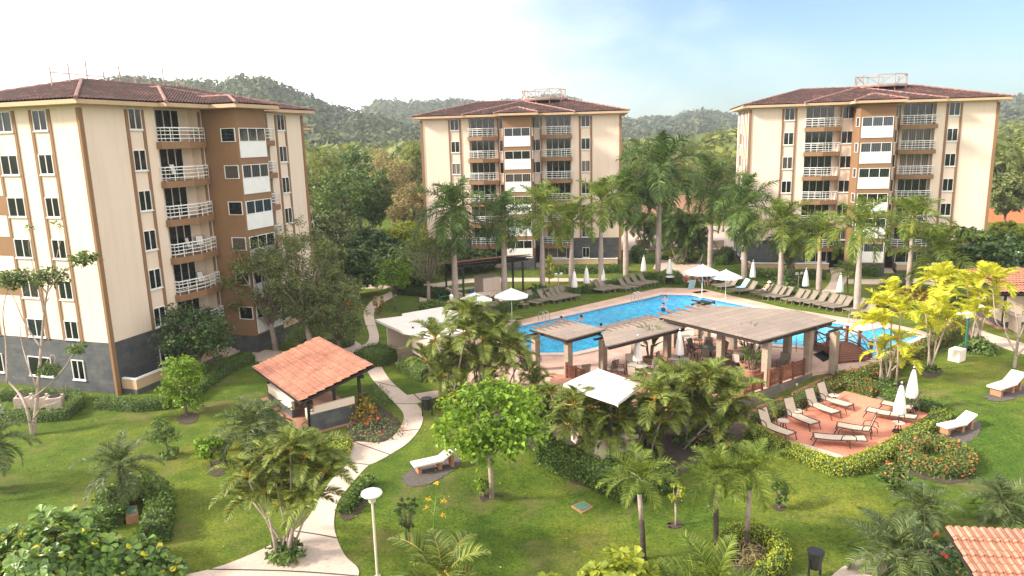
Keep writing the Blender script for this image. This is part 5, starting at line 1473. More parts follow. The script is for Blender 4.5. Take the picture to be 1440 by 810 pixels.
def leaves(P_, N_, size, rng, shape='fold', asp=.5, Dn=None):
    """leaf blades at points P with rough normals N; returns V,F (quads)"""
    n = len(P_); N_ = nrmz(N_)
    d = rng.normal(size=(n, 3)) if Dn is None else Dn
    d = nrmz(d - N_ * (d * N_).sum(-1, keepdims=True)); b = np.cross(N_, d)
    s = (size * rng.uniform(.65, 1.25, (n, 1)))
    if shape == 'obov':
        w = s * asp * .5
        at_ = lambda t_, x, z: P_ + d * s * t_ + b * w * x + N_ * s * z
        V = np.stack([at_(0, 0, 0), at_(.4, -.62, .06), at_(.78, -1, .05), at_(1.0, 0, -.1), at_(.78, 1, .05), at_(.4, .62, .06), at_(.62, 0, -.02)], 1)
        k = np.arange(n)[:, None] * 7
        return V.reshape(-1, 3), np.concatenate([k + np.array([[0, 5, 4, 6]]), k + np.array([[6, 4, 3, 2]]), k + np.array([[0, 6, 2, 1]])])
    if shape == 'fold':
        w = s * asp * .5
        V = np.stack([P_, P_ + d * s * .45 - b * w + N_ * w * .35, P_ + d * s * .55 + N_ * s * .02, P_ + d * s * .45 + b * w + N_ * w * .35, P_ + d * s - N_ * s * .12], 1)
        k = np.arange(n)[:, None] * 5
        F = np.concatenate([k + np.array([[0, 2, 1, 1]]), k + np.array([[1, 2, 4, 4]])], 0) if False else np.concatenate([k + np.array([[0, 2, 4, 1]]), k + np.array([[0, 3, 4, 2]])], 0)
        return V.reshape(-1, 3), F
    w = s * asp * .5
    V = np.stack([P_ - d * s * .5, P_ - b * w, P_ + d * s * .5, P_ + b * w], 1)
    return V.reshape(-1, 3), np.arange(n * 4).reshape(-1, 4)

def join(parts):
    V, F, M = [], [], []; o = 0
    for i, (v, f, m) in enumerate(parts):
        V.append(v); F.append(f + o); M.append(np.full(len(f), m)); o += len(v)
    return np.concatenate(V), np.concatenate(F), np.concatenate(M)

def frond(az, el, Lf, droop, n, ll, lw, plum, rng, base=(0, 0, 0), lift=.45, hang=.35, bare=.14, r0=.02):
    """one pinnate frond: rachis curve plus leaflets on both sides"""
    m = 14; t = np.linspace(0, 1, m); ang = el - droop * t ** 1.4
    st = Lf / (m - 1)
    hx = np.concatenate([[0], np.cumsum(np.cos(ang[:-1]) * st)]); hz = np.concatenate([[0], np.cumsum(np.sin(ang[:-1]) * st)])
    swing = rng.uniform(-.18, .18)
    a = az + swing * t
    R = np.stack([np.array(base)[0] + hx * np.cos(a), np.array(base)[1] + hx * np.sin(a), np.array(base)[2] + hz], -1)
    tt = np.repeat(np.linspace(bare, .985, n), 2); side = np.tile([1, -1], n)
    tt = np.clip(tt + rng.uniform(-.5, .5, 2 * n) / n * .6, bare, .99)
    q = np.stack([np.interp(tt, t, R[:, k]) for k in range(3)], -1)
    aa = np.interp(tt, t, ang); az_ = np.interp(tt, t, a)
    T = np.stack([np.cos(aa) * np.cos(az_), np.cos(aa) * np.sin(az_), np.sin(aa)], -1)
    S = np.stack([-np.sin(az_), np.cos(az_), np.zeros_like(az_)], -1) * side[:, None]
    U = nrmz(np.cross(T, S) * side[:, None])
    k = rng.normal(size=(2 * n, 1)) * plum
    prof = np.sin(np.clip((tt - bare) / (1 - bare), 0, 1) ** .7 * math.pi * .86 + .32)[:, None]
    D_ = nrmz(S * np.cos(k) + U * (np.sin(k) + lift) + T * (.35 + .7 * tt[:, None]))
    l = ll * prof * rng.uniform(.85, 1.1, (2 * n, 1))
    mid = q + D_ * l * .5; D2 = nrmz(D_ + np.array([0, 0, -1.0]) * (hang + .25 * rng.random((2 * n, 1)))); tip = mid + D2 * l * .55
    W = nrmz(np.cross(D_, U + .3 * rng.normal(size=U.shape))) * lw
    V = np.stack([q - W * .5, q + W * .5, mid - W * .5, mid + W * .5, tip - W * .08, tip + W * .08], 1).reshape(-1, 3)
    kk = np.arange(2 * n)[:, None] * 6
    F = np.concatenate([kk + np.array([[0, 1, 3, 2]]), kk + np.array([[2, 3, 5, 4]])])
    # rachis: triangular tube
    rv = []; rr = r0 * (1 - .8 * t)
    sd = np.stack([-np.sin(a), np.cos(a), np.zeros(m)], -1); up = np.array([0, 0, 1.0])
    RV = np.stack([R - sd * rr[:, None], R + sd * rr[:, None], R + up * rr[:, None] * 1.2], 1).reshape(-1, 3)
    RF = np.concatenate([np.stack([np.arange(m - 1) * 3 + i, np.arange(m - 1) * 3 + (i + 1) % 3, np.arange(1, m) * 3 + (i + 1) % 3, np.arange(1, m) * 3 + i], -1) for i in range(3)])
    return [(V, F, 0), (RV, RF, 1)]

CROWNS = {}
def crown_data(key, m, rachis, nf, el0, el1, droop, n, ll, lw, plum, lift=.45, hang=.35, seed=0, jit=.12, bare=.14, lenj=.12):
    if key in CROWNS: return CROWNS[key]
    rng = np.random.default_rng(seed + 100); parts = []
    for i in range(nf):
        u = i / (nf - 1); az = i * 2.39996 + rng.uniform(-.25, .25)
        el = el0 + (el1 - el0) * u ** .9 + rng.uniform(-jit, jit)
        parts += frond(az, el, 1.0 * rng.uniform(1 - lenj, 1 + lenj) * (.75 + .25 * min(1, u * 3)), droop * rng.uniform(.75, 1.2) * (.6 + .5 * u), n, ll, lw, plum, rng, lift=lift, hang=hang, bare=bare)
    V, F, M = join(parts); o = np_mesh('crown', V, F, [m, rachis], None, M); d = o.data; bpy.data.objects.remove(o); CROWNS[key] = d; return d
M_rachis = mat('palm_rachis', (.16, .18, .05), (.11, .13, .04), 3, .5)
M_yrachis = mat('yellow_rachis', (.50, .34, .06), (.42, .28, .05), 3, .5)
def crown(kind, v):
    k = (kind, v)
    if kind == 'royal': return crown_data(k, M_royal, M_rachis, 19, rad(84), rad(-48), rad(90), 62, .30, .016, .55, .3, .55, v)
    if kind == 'royaly': return crown_data(k, M_royaly, M_rachis, 15, rad(82), rad(-30), rad(85), 58, .30, .017, .45, .35, .45, v + 7)
    if kind == 'golden': return crown_data(k, M_yellow, M_yrachis, 8, rad(78), rad(5), rad(85), 26, .34, .045, .12, .5, .3, v + 17)
    if kind == 'fan': return crown_data(k, M_royaly, M_rachis, 17, rad(82), rad(-22), rad(88), 62, .27, .014, .35, .5, .2, v + 27)
    if kind == 'cycad': return crown_data(k, M_cycad, M_rachis, 24, rad(80), rad(-35), rad(95), 48, .24, .016, .3, .5, .35, v + 37, .1)
    if kind == 'areca': return crown_data(k, M_areca, M_yrachis, 11, rad(84), rad(12), rad(115), 46, .28, .022, .1, .55, .3, v + 47, .15, .2, .2)
    return crown_data(k, M_mid_leaf, M_rachis, 16, rad(80), rad(-40), rad(95), 40, .3, .022, .3, .4, .4, v + 57)

def obj_from(data, name, parent, loc=(0, 0, 0), s=1.0, rz=0, tilt=0):
    o = bpy.data.objects.new(name, data); COL.objects.link(o); o.parent = parent; o.location = loc; o.scale = (s,) * 3 if not hasattr(s, '__len__') else s
    o.rotation_euler = (tilt, 0, rz); return o

def palm(label, base, cpx, kind, R, group=None, name='palm_tree', r=(.2, .13), trunk=None, shaft=None, shaft_len=1.3, v=None, lean=True, dark=0.0):
    """base: point; cpx: pixel of the crown centre; R frond length in metres"""
    c = top_z(base, cpx[1]); d = depth_of((base.x, base.y, c))
    mid = CAM + (cF * FPX + cr * (cpx[0] - 720) + cu * (405 - cpx[1])) * (d / FPX)
    dx = Vector((mid.x - base.x, mid.y - base.y, 0)) if lean else Vector()
    H_ = c - base.z
    root = thing(name, label, 'palm tree', base, 0, group)
    v = random.randrange(3) if v is None else v
    sl = shaft_len if shaft else 0
    zt = H_ - sl; f = lambda z: dx * (z / H_) ** 1.3
    zs = [0, .15, .5, zt * .3, zt * .55, zt * .8, zt]
    rr = [r[0] * 1.5, r[0] * 1.15, r[0], r[0] * 1.08, r[0] * .97, r[1] * 1.1, r[1]]
    mb = MB(); k = 0
    ds = max(0, min(dark, .9))
    if ds:
        zc = zt * ds; z1 = [0, .1, zc * .5, zc]; mb.tube([f(z) + Vector((0, 0, z)) for z in z1], [r[0] * 1.3, r[0], r[0] * .95, r[0] * .93], 10, 1)
        z2 = [zc + .002, zc + (zt - zc) * .5, zt]; mb.tube([f(z) + Vector((0, 0, z)) for z in z2], [r[0] * .93, r[1] * 1.05, r[1]], 10, 0)
    else: mb.tube([f(z) + Vector((0, 0, z)) for z in zs], rr, 12, 0)
    mb.build('trunk', [trunk or M_trunk, M_darktrunk], root, smooth=True)
    if shaft:
        mb = MB(); mb.tube([f(z) + Vector((0, 0, z)) for z in (zt - .02, zt + sl * .25, zt + sl * .7, H_ + .1)], [r[1] * 1.05, r[1] * 1.25, r[1] * .95, r[1] * .5], 10); mb.build('crownshaft', shaft, root, smooth=True)
    o = obj_from(crown(kind, v), 'crown', root, f(H_) + Vector((0, 0, H_ - .05)), R, random.random() * 6.28)
    o.scale = (R, R, R * random.uniform(.92, 1.08))
    return root

GRP = 'royal palms round the pool'
PALMS = [((641, 432), (637, 293), 'royal', 4.6, M_shaft, 'tall royal palm left of the pool, before the gap beside the middle block', M_trunk),
         ((710, 425), (707, 305), 'royal', 3.5, M_yshaft, 'palm with an orange topped trunk behind the open umbrella', M_trunk),
         ((763, 416), (762, 292), 'royaly', 3.6, M_yshaft, 'palm with a slim trunk right of the far pavilion', M_trunk),
         ((803, 408), (805, 312), 'royaly', 3.4, M_shaft, 'palm just behind the leftmost of three closed umbrellas', M_trunk),
         ((845, 408), (845, 282), 'royaly', 3.6, M_yshaft, 'palm behind the rightmost of three closed umbrellas', M_trunk),
         ((880, 394), (880, 272), 'royal', 4.0, M_shaft, 'royal palm before the right end of the middle block', M_trunk),
         ((925, 391), (929, 236), 'royal', 5.6, M_shaft, 'tallest royal palm, before the valley between the two far blocks', M_trunk),
         ((998, 377), (1002, 260), 'royal', 4.9, M_shaft, 'royal palm rising behind the two open umbrellas at the far corner', M_trunk),
         ((1046, 401), (1047, 290), 'royal', 4.2, M_shaft, 'royal palm at the left end of the right block', M_trunk),
         ((1097, 411), (1100, 312), 'royaly', 3.6, M_yshaft, 'palm beside the leafy climber trunk before the right block', M_trunk),
         ((1151, 418), (1153, 328), 'royaly', 3.1, M_yshaft, 'palm left of the entrance walk to the right block', M_trunk),
         ((1204, 440), (1211, 318), 'royaly', 3.3, M_yshaft, 'leaning palm nearest the right bank loungers', M_trunk),
         ((1277, 418), (1284, 306), 'royaly', 3.5, M_yshaft, 'palm before the balconies at the right of the right block', M_trunk),
         ((1318, 428), (1322, 356), 'royaly', 3.9, None, 'short thick trunked palm with wide spiky crown behind the golden palms', M_trunk)]
for i, (b, c, k, R, sh, lab, tr) in enumerate(PALMS):
    palm(lab, on_z(*b), c, k, R, GRP, 'royal_palm', (.27, .19) if k == 'royal' else (.24, .15), tr, sh, 2.3 if k == 'royal' else 1.5, i % 3)
palm('small young palm on the lawn beside the entrance walk', on_z(1192, 418), (1191, 381), 'royaly', 1.5, None, 'young_palm', (.06, .04), M_darktrunk, None, 0, 1)
palm('palm with dark drooping crown behind the left bank, low against the middle block', on_z(938, 352), (936, 318), 'royal', 3.0, None, 'palm_tree', (.2, .14), M_trunk, M_shaft, .8, 2)
palm('low dark palm beside the right block corner behind the royal palm', on_z(1112, 398), (1108, 330), 'royal', 3.0, None, 'palm_tree', (.22, .16), M_bark, None, 0, 0)
# foreground palms
NP = [((905, 786), (897, 668), 'fan', 1.6, 'spiky lawn palm with black trunk base, left of the foreground three', .6), ((1007, 776), (1006, 668), 'fan', 1.5, 'spiky lawn palm with black trunk, middle of the foreground three', .75),
      ((1049, 776), (1056, 662), 'fan', 1.75, 'spiky lawn palm inside the ring hedge, right of the foreground three', .35)]
for i, (b, c, k, R, lab, dk) in enumerate(NP): palm(lab, at(*b), c, k, R, 'lawn palms in the foreground', 'lawn_palm', (.105, .085), M_trunk, M_shaft, .7, i, True, dk)
palm('small palm rising from the square hedge on the left lawn', at(176, 722), (170, 655), 'cycad', 1.75, None, 'lawn_palm', (.12, .1), M_darktrunk, None, 0, 1)
palm('palm at the left edge with fronds reaching into the picture', at(-18, 690), (-16, 620), 'cycad', 2.1, None, 'lawn_palm', (.14, .12), M_darktrunk, None, 0, 2)
palm('stemless palm at the bottom edge, left of the middle', at(622, 838), (622, 815), 'areca', 2.3, None, 'low_palm', (.12, .1), M_darktrunk, None, 0, 0)
palm('large spiky palm crown at the bottom edge before the ring hedge', at(1000, 862), (1000, 836), 'fan', 2.4, None, 'low_palm', (.14, .12), M_darktrunk, None, 0, 1)
palm('feathery grey green palm beside the corner path', at(1256, 800), (1256, 772), 'cycad', 2.1, None, 'low_palm', (.15, .12), M_darktrunk, None, 0, 0)
palm('grey green palm with an orange fruit stalk before the rose bush', at(1300, 742), (1298, 712), 'cycad', 1.55, None, 'low_palm', (.15, .12), M_darktrunk, None, 0, 1)
palm('feathery palm at the right edge above the corner roof', at(1412, 728), (1410, 705), 'cycad', 1.75, None, 'low_palm', (.15, .12), M_darktrunk, None, 0, 2)
palm('wide blue green palm beside the near barbecue pavilion', at(350, 640), (352, 600), 'cycad', 2.3, None, 'low_palm', (.16, .14), M_darktrunk, None, 0, 2)
palm('feathery palm right behind the wide blue green palm', at(372, 618), (374, 590), 'cycad', 1.7, None, 'low_palm', (.14, .12), M_darktrunk, None, 0, 1)

def clump(label, base, crowns, kind, R, stem_r=.045, stem_mat=None, name='palm_clump', under=None, group=None, spread=.25):
    """several leaning stems from one spot; crowns: pixels of the crown centres"""
    root = thing(name, label, 'palm clump', base, 0, group)
    for i, c in enumerate(crowns):
        off = Vector((random.uniform(-1, 1), random.uniform(-1, 1), 0)) * spread
        b = base + off; dd = random.uniform(-.5, .5)
        z = top_z(b, c[1]); d = depth_of((b.x, b.y, z)) + dd
        q = CAM + (cF * FPX + cr * (c[0] - 720) + cu * (405 - c[1])) * (d / FPX) - base
        mb = MB(); pts = [off, off.lerp(q, .35) + Vector((0, 0, .08)), off.lerp(q, .7) + Vector((0, 0, .08)), q]
        mb.tube(pts, [stem_r * 1.2, stem_r, stem_r * .9, stem_r * .7], 7); mb.build('stem', stem_mat or M_palebark, root, smooth=True)
        s = R * random.uniform(.85, 1.12)
        obj_from(crown(kind, i % 4), 'fronds', root, q, s, random.random() * 6.28)
    if under:
        rng = np.random.default_rng(len(label)); n = 260
        a = rng.uniform(0, 6.28, n); r = np.sqrt(rng.random(n)) * under; h = rng.random(n) * under * .8
        P_ = np.stack([r * np.cos(a), r * np.sin(a), h], -1); V, F = leaves(P_, rng.normal(size=(n, 3)) + [0, 0, .8], .28, rng)
        np_mesh('undergrowth', V, F, M_mid_leaf, root)
    return root
random.seed(3)
clump('tall areca clump growing from a round mulch bed in the forked path', at(402, 785), [(348, 672), (372, 695), (392, 655), (415, 678), (430, 645), (442, 695), (456, 665), (408, 632), (380, 645), (425, 705), (355, 705), (445, 640)], 'areca', 1.35, .04, M_trunk, under=.6)
clump('areca clump at the left of the bank of palms, before the bath house', at(640, 560), [(612, 478), (632, 500), (655, 470), (625, 530), (650, 520), (600, 510)], 'areca', 1.8, .05, M_trunk, under=.9, spread=.6)
clump('tall areca clump between the bath house and the pool corner', at(668, 558), [(680, 480), (700, 465), (665, 450), (690, 510), (668, 505), (715, 490), (655, 440)], 'areca', 1.9, .05, M_trunk, under=.9, spread=.6)
clump('areca clump above the bright green tree', at(715, 560), [(705, 520), (732, 505), (745, 525), (722, 490), (690, 535), (752, 545)], 'areca', 1.5, .045, M_trunk, under=.8, spread=.6)
clump('low areca clump left of the white canopy', at(775, 590), [(760, 560), (775, 556), (785, 572), (770, 575)], 'areca', 1.35, .045, M_trunk, under=.7, spread=.5)
clump('areca clump right before the white canopy', at(830, 640), [(815, 592), (840, 602), (855, 592), (822, 612), (800, 600), (868, 610), (845, 618), (808, 570), (828, 575), (872, 590)], 'areca', 1.65, .045, M_trunk, under=.5, spread=.4)
clump('areca clump between the white canopy and the biggest palm clump', at(900, 640), [(895, 598), (910, 580), (928, 595), (905, 615), (922, 562), (885, 618), (940, 575)], 'areca', 1.8, .045, M_trunk, under=.8, spread=.5)
clump('biggest areca clump, hiding the front of the pergola terrace', at(975, 625), [(950, 560), (975, 545), (1000, 550), (1020, 570), (985, 580), (960, 590), (1010, 600), (940, 540), (1030, 595), (1035, 560), (995, 535)], 'areca', 1.9, .05, M_trunk, under=1.0, spread=.7)
clump('nearest golden yellow palm clump between pool and flower hedge', at(1246, 541), [(1240, 432), (1254, 412), (1266, 440), (1226, 455), (1262, 482), (1240, 495), (1272, 505)], 'golden', 1.45, .05, M_palebark, under=.5, spread=.45)
clump('golden yellow palm clump on the lawn between the two others', at(1310, 522), [(1302, 442), (1324, 434), (1332, 452), (1308, 462)], 'golden', 1.45, .05, M_palebark, under=.35, spread=.3)
clump('tallest golden yellow palm clump, farthest right beside the tiled pavilion', at(1374, 491), [(1360, 402), (1382, 392), (1402, 397), (1374, 424), (1390, 436), (1368, 440)], 'golden', 1.7, .06, M_palebark, under=.7, spread=.5)
clump('golden palm crown behind the others, before the spiky palm', on_z(1318, 470), [(1316, 398), (1328, 400), (1322, 392)], 'golden', 1.9, .07, M_palebark, spread=.2)
clump('dark areca clump on the round island of the drive', on_z(958, 371), [(935, 330), (948, 318), (962, 325), (975, 318), (985, 335), (955, 310), (968, 340)], 'royal', 2.2, .08, M_trunk, under=1.0, spread=.5)
clump('pale stemmed palm clump beside the drive at the middle block', on_z(905, 348), [(893, 318), (905, 312), (918, 322), (912, 330)], 'royaly', 2.2, .08, M_palebark, spread=.6)
# potted plants of the terrace
def potted(label, x, y, h, kind, R, n=6):
    p = on_z(x, y, .045); root = thing('potted_palm', label, 'potted plant', p, 0)
    mb = MB(); mb.lathe([(0, 0), (.3, 0), (.42, .55), (.46, .56), (.46, .64), (.38, .64), (.36, .55), (0, .55)], 18); mb.build('pot', M_terracotta, root)
    mb = MB()
    for k in range(n):
        a = k * 2.4; mb.tube([(.1 * math.cos(a), .1 * math.sin(a), .5), (.25 * math.cos(a), .25 * math.sin(a), .5 + h * random.uniform(.4, .8))], .05, 6)
    mb.build('stem', M_bark, root); rng = np.random.default_rng(n); m = 60
    a = rng.uniform(0, 6.28, m); zz = .5 + h * rng.uniform(.35, 1.0, m); d = np.stack([np.cos(a) * .8, np.sin(a) * .8, rng.uniform(.3, 1.6, m)], -1)
    P_ = np.stack([.2 * np.cos(a), .2 * np.sin(a), zz], -1); V, F = leaves(P_, np.cross(d, rng.normal(size=(m, 3))), R, rng, 'fold', .14, d); np_mesh('foliage', V, F, M_mid_leaf, root)
potted('potted yucca in a terracotta pot between cafe tables under the middle pergola', 914, 516, 1.9, 'areca', .9)
potted('spiky potted plant at the front corner of the large pergola', 1056, 532, 1.1, 'areca', .8, 5)
potted('tall thin potted dracaena rising over the shade roof edge', 1050, 524, 2.3, 'areca', .55, 2)

# ---- broad leaved trees
def make_tree(label, base, top, rx, m_leaf, bark=None, name='tree', cat='tree', group=None, clumps=42, per=70, leaf=.16, trunk_frac=.35, flat=.75, seed=1, rc=.32, asp=.6, shape='diamond', trunk_r=None, open_=0.0, lean=(0, 0), droop=0, fl=None):
    rng = np.random.default_rng(seed); root = thing(name, label, cat, base, 0, group)
    H_ = top - base.z; tr = trunk_r or max(.05, H_ * .022)
    zc0 = H_ * trunk_frac; cz = (H_ + zc0) / 2; rz_ = (H_ - zc0) / 2
    d = nrmz(rng.normal(size=(clumps, 3))); rr = rng.uniform(.35, .95, (clumps, 1)) ** .7
    Cn = d * rr * np.array([rx, rx, rz_ * (1 - rc * .4)]) + np.array([lean[0], lean[1], cz])
    if flat < 1: Cn[:, 2] = cz + (Cn[:, 2] - cz) * (1 if droop else .95)
    # wood
    mb = MB(); bend = Vector((rng.uniform(-.1, .1) * H_ * .3 + lean[0] * .5, rng.uniform(-.1, .1) * H_ * .3 + lean[1] * .5, 0))
    fork = Vector((bend.x, bend.y, zc0 + rz_ * .25))
    mb.tube([(0, 0, -.1), (bend.x * .3, bend.y * .3, fork.z * .4), fork * 1.0], [tr * 1.25, tr, tr * .75], 8)
    k = min(clumps, 22)
    for c in Cn[:k]:
        c = Vector(c); mid = fork.lerp(c, .55) + Vector((rng.uniform(-.1, .1), rng.uniform(-.1, .1), .12)) * rx * .6
        st = Vector((0, 0, 0)).lerp(fork, rng.uniform(.75, 1.0)); st.z = max(st.z, zc0 * .7)
        mb.tube([st, mid, c], [tr * .42, tr * .25, tr * .08], 5)
    mb.build('trunk', bark or M_bark, root, smooth=True)
    n = clumps * per; ci = np.repeat(np.arange(clumps), per); rad_ = (rx * rc * rng.uniform(.65, 1.25, clumps))[ci][:, None]
    q = nrmz(rng.normal(size=(n, 3))); r = rng.random((n, 1)) ** .45
    P_ = Cn[ci] + q * r * rad_ * np.array([1, 1, flat])
    if droop: P_[:, 2] -= droop * rng.random(n) ** 2
    P_[:, 2] = np.maximum(P_[:, 2], .1)
    N_ = q * .7 + np.array([0, 0, .9]) + rng.normal(size=(n, 3)) * .55
    V, F = leaves(P_, N_, leaf, rng, shape, asp)
    mats_ = [m_leaf]; parts = [(V, F, 0)]
    if fl:
        m_, cnt, sz = fl; sel = rng.integers(0, n, cnt); sel = sel[P_[sel, 2] > cz * .7][:cnt]; out = P_[sel] + q[sel] * .12
        V, F = leaves(np.repeat(out, 5, 0) + rng.normal(size=(len(out) * 5, 3)) * sz * .4, rng.normal(size=(len(out) * 5, 3)) + [0, -.3, .8], sz, rng, 'diamond', .9); parts.append((V, F, 1)); mats_.append(m_)
    V, F, M = join(parts); np_mesh('crown', V, F, mats_, root, M)
    return root

def tree(label, bpx, top_py, rpx, m_leaf, **k):
    b = at(*bpx); return make_tree(label, b, top_z(b, top_py), wpx(b, rpx), m_leaf, **k)
tree('bright green almond tree standing alone on the middle lawn', (692, 700), 538, 84, M_bright_leaf, clumps=110, per=44, leaf=.23, trunk_frac=.36, flat=.6, rc=.24, asp=.7, shape='obov', seed=4, bark=M_palebark, trunk_r=.1)
tree('dense dark green tree against the corner wall of the nearest block', (281, 532), 414, 52, M_dark_leaf, clumps=80, per=90, leaf=.24, trunk_frac=.15, rc=.32, seed=5, asp=.45)
tree('drooping yellow green tree on the left lawn before the dark tree', (262, 583), 490, 33, M_bright_leaf, clumps=70, per=60, leaf=.2, trunk_frac=.04, rc=.3, seed=6, asp=.4, droop=.5, name='weeping_tree')
tree('small sparse drooping tree on the left lawn', (236, 640), 582, 24, M_mid_leaf, clumps=26, per=40, leaf=.16, trunk_frac=.3, rc=.33, seed=7, asp=.4, droop=.35, name='weeping_tree')
tree('low bright green bush on the left lawn beside the blue green palm', (297, 655), 608, 21, M_bright_leaf, clumps=24, per=30, leaf=.2, trunk_frac=.15, rc=.35, seed=8, shape='fold', name='bush')
tree('tall thin foliaged tree with red blossoms before the stair bay of the nearest block', (388, 492), 312, 62, M_olive_leaf, clumps=110, per=130, leaf=.2, trunk_frac=.12, rc=.24, seed=9, asp=.42, bark=M_palebark, fl=(M_redflower, 16, .28))
tree('wispy olive tree right of the red blossomed one, beside the far path', (440, 500), 292, 48, M_olive_leaf, clumps=100, per=130, leaf=.2, trunk_frac=.12, rc=.26, seed=10, asp=.4, bark=M_palebark)
tree('spreading olive shrub tree with orange blossoms over the entrance path', (478, 500), 362, 46, M_olive_leaf, clumps=100, per=110, leaf=.18, trunk_frac=.06, rc=.26, seed=11, asp=.4, fl=(M_redflower, 10, .25))
tree('round topped dark bush between kiosk roof and entrance path', (430, 492), 435, 34, M_olive_leaf, clumps=40, per=50, leaf=.14, trunk_frac=.05, rc=.3, seed=12, asp=.4, name='bush')
tree('fresh green leafy tree beside the curve of the far path', (556, 436), 353, 25, M_bright_leaf, clumps=54, per=56, leaf=.24, trunk_frac=.2, rc=.27, seed=13, asp=.55)
tree('brownish thin leaved tree behind the bath house', (603, 432), 318, 42, M_olive_leaf, clumps=60, per=95, leaf=.22, trunk_frac=.25, rc=.24, seed=14, asp=.35, bark=M_palebark)
tree('yellow croton bush at the curve of the far path', (533, 442), 412, 9, M_croton, clumps=14, per=50, leaf=.16, trunk_frac=.05, rc=.4, seed=15, name='bush')
tree('slim yellow leaved bush behind the floodlight post', (772, 400), 356, 10, M_lime_leaf, clumps=20, per=50, leaf=.22, trunk_frac=.1, rc=.4, seed=16, name='bush')
tree('large dark umbrella leaved tree right of the right block', (1362, 418), 314, 58, M_dark_leaf, clumps=90, per=70, leaf=.42, trunk_frac=.12, flat=.5, rc=.25, seed=17, asp=.6)
tree('dark green tree behind the right edge lamp', (1425, 400), 322, 30, M_dark_leaf, clumps=40, per=70, leaf=.4, trunk_frac=.1, rc=.3, seed=18)
tree('sapling with few leaves on the middle lawn, in a mulch ring', (951, 739), 672, 15, M_lime_leaf, clumps=14, per=14, leaf=.16, trunk_frac=.45, rc=.3, seed=19, bark=M_palebark, name='sapling', trunk_r=.05)
tree('conical dark bush standing alone on the lawn right of the foreground palms', (1096, 715), 664, 12, M_mid_leaf, clumps=24, per=46, leaf=.17, trunk_frac=.02, rc=.38, seed=20, asp=.3, name='bush')
tree('rose bush with salmon blooms left of the flower bed ring', (1257, 694), 648, 22, M_mid_leaf, clumps=34, per=36, leaf=.15, trunk_frac=.08, rc=.3, seed=21, name='bush', fl=(M_pinkflower, 14, .13))
tree('thin grey bush on the lawn beside the foreground lamp', (574, 757), 690, 18, M_mid_leaf, clumps=34, per=30, leaf=.11, trunk_frac=.05, rc=.2, seed=22, name='bush', bark=M_bark)
tree('small leafy shrub under the bright green tree trunk', (680, 698), 668, 11, M_bright_leaf, clumps=10, per=24, leaf=.15, trunk_frac=.1, rc=.4, seed=23, name='bush')
# bare trees
def bare_tree(label, bpx, tips, r, leafy, seed, m=M_palebark, leaf_m=M_mid_leaf, lf=.3):
    random.seed(seed); b = at(*bpx); root = thing('bare_tree', label, 'tree', b, 0); mb = MB(); ends = []; rng = np.random.default_rng(seed)
    d0 = depth_of(b)
    def q(px, py, dd): return CAM + (cF * FPX + cr * (px - 720) + cu * (405 - py)) * ((d0 + dd) / FPX) - b
    for path, rad0, lv in tips:
        pts = [q(x, y, random.uniform(-.5, .5)) for x, y in path]
        if path[0] == bpx: pts[0] = Vector((0, 0, -.1))
        pts = smooth_poly(pts, False, 4); n = len(pts); mb.tube(pts, [rad0 * (1 - .75 * i / (n - 1)) for i in range(n)], 6)
        for k in range(3):                              # twigs
            p = pts[int(n * random.uniform(.45, .95))]; e = p + Vector((random.uniform(-1, 1), random.uniform(-.6, .6), random.uniform(0, .9))) * .9
            mb.tube([p, p.lerp(e, .5) + Vector((0, 0, .1)), e], [rad0 * .22, rad0 * .16, rad0 * .07], 4)
        if lv: ends.append((pts[-1], lv))
    mb.build('trunk', m, root, smooth=True)
    P_ = []; 
    for e, (n, rr) in ends: P_.append(np.array(e) + nrmz(rng.normal(size=(n, 3))) * rng.random((n, 1)) ** .5 * np.array([rr, rr, rr * .55]))
    P_ = np.concatenate(P_); V, F = leaves(P_, rng.normal(size=P_.shape) * .5 + [0, 0, .8], lf, rng, 'fold', .4); np_mesh('crown', V, F, leaf_m, root)
bare_tree('nearly bare tree with pale forked trunk before the left edge of the nearest block', (46, 612),
          [([(46, 612), (52, 560), (57, 500), (62, 440), (70, 390)], .13, (420, .95)), ([(46, 612), (36, 570), (20, 545), (2, 530), (-20, 520)], .1, None), ([(66, 412), (50, 395), (35, 385), (28, 392)], .05, (420, 1.0)), ([(66, 412), (85, 385), (105, 372), (118, 364)], .045, (260, .75)),
           ([(58, 490), (35, 455), (20, 420), (5, 390)], .05, (160, .7)), ([(46, 560), (70, 540), (92, 515), (106, 490)], .05, (120, .5)), ([(52, 545), (40, 515), (30, 480), (28, 450)], .045, None), ([(62, 440), (48, 380), (40, 345), (42, 320)], .03, (16, .35)),
           ([(66, 410), (80, 360), (86, 330), (80, 315)], .03, (14, .3)), ([(55, 525), (72, 500), (78, 505), (70, 520)], .03, (200, .6)), ([(10, 540), (8, 480), (4, 440), (12, 400)], .06, (60, .5)), ([(46, 590), (60, 572), (80, 566), (95, 552)], .04, None)], .13, 1, 5)
bare_tree('nearly bare tree with yellow flower clusters at the right edge', (1426, 517), [([(1426, 517), (1430, 490), (1432, 465), (1428, 440)], .12, None), ([(1428, 495), (1415, 470), (1412, 445), (1420, 430)], .07, (20, .3)), ([(1431, 480), (1440, 460), (1446, 440)], .07, (40, .6)), ([(1430, 500), (1442, 488), (1450, 480)], .06, (40, .5)), ([(1424, 470), (1402, 455), (1398, 430), (1396, 405)], .05, (14, .3))], .12, 2, 6, leaf_m=M_lime_leaf)
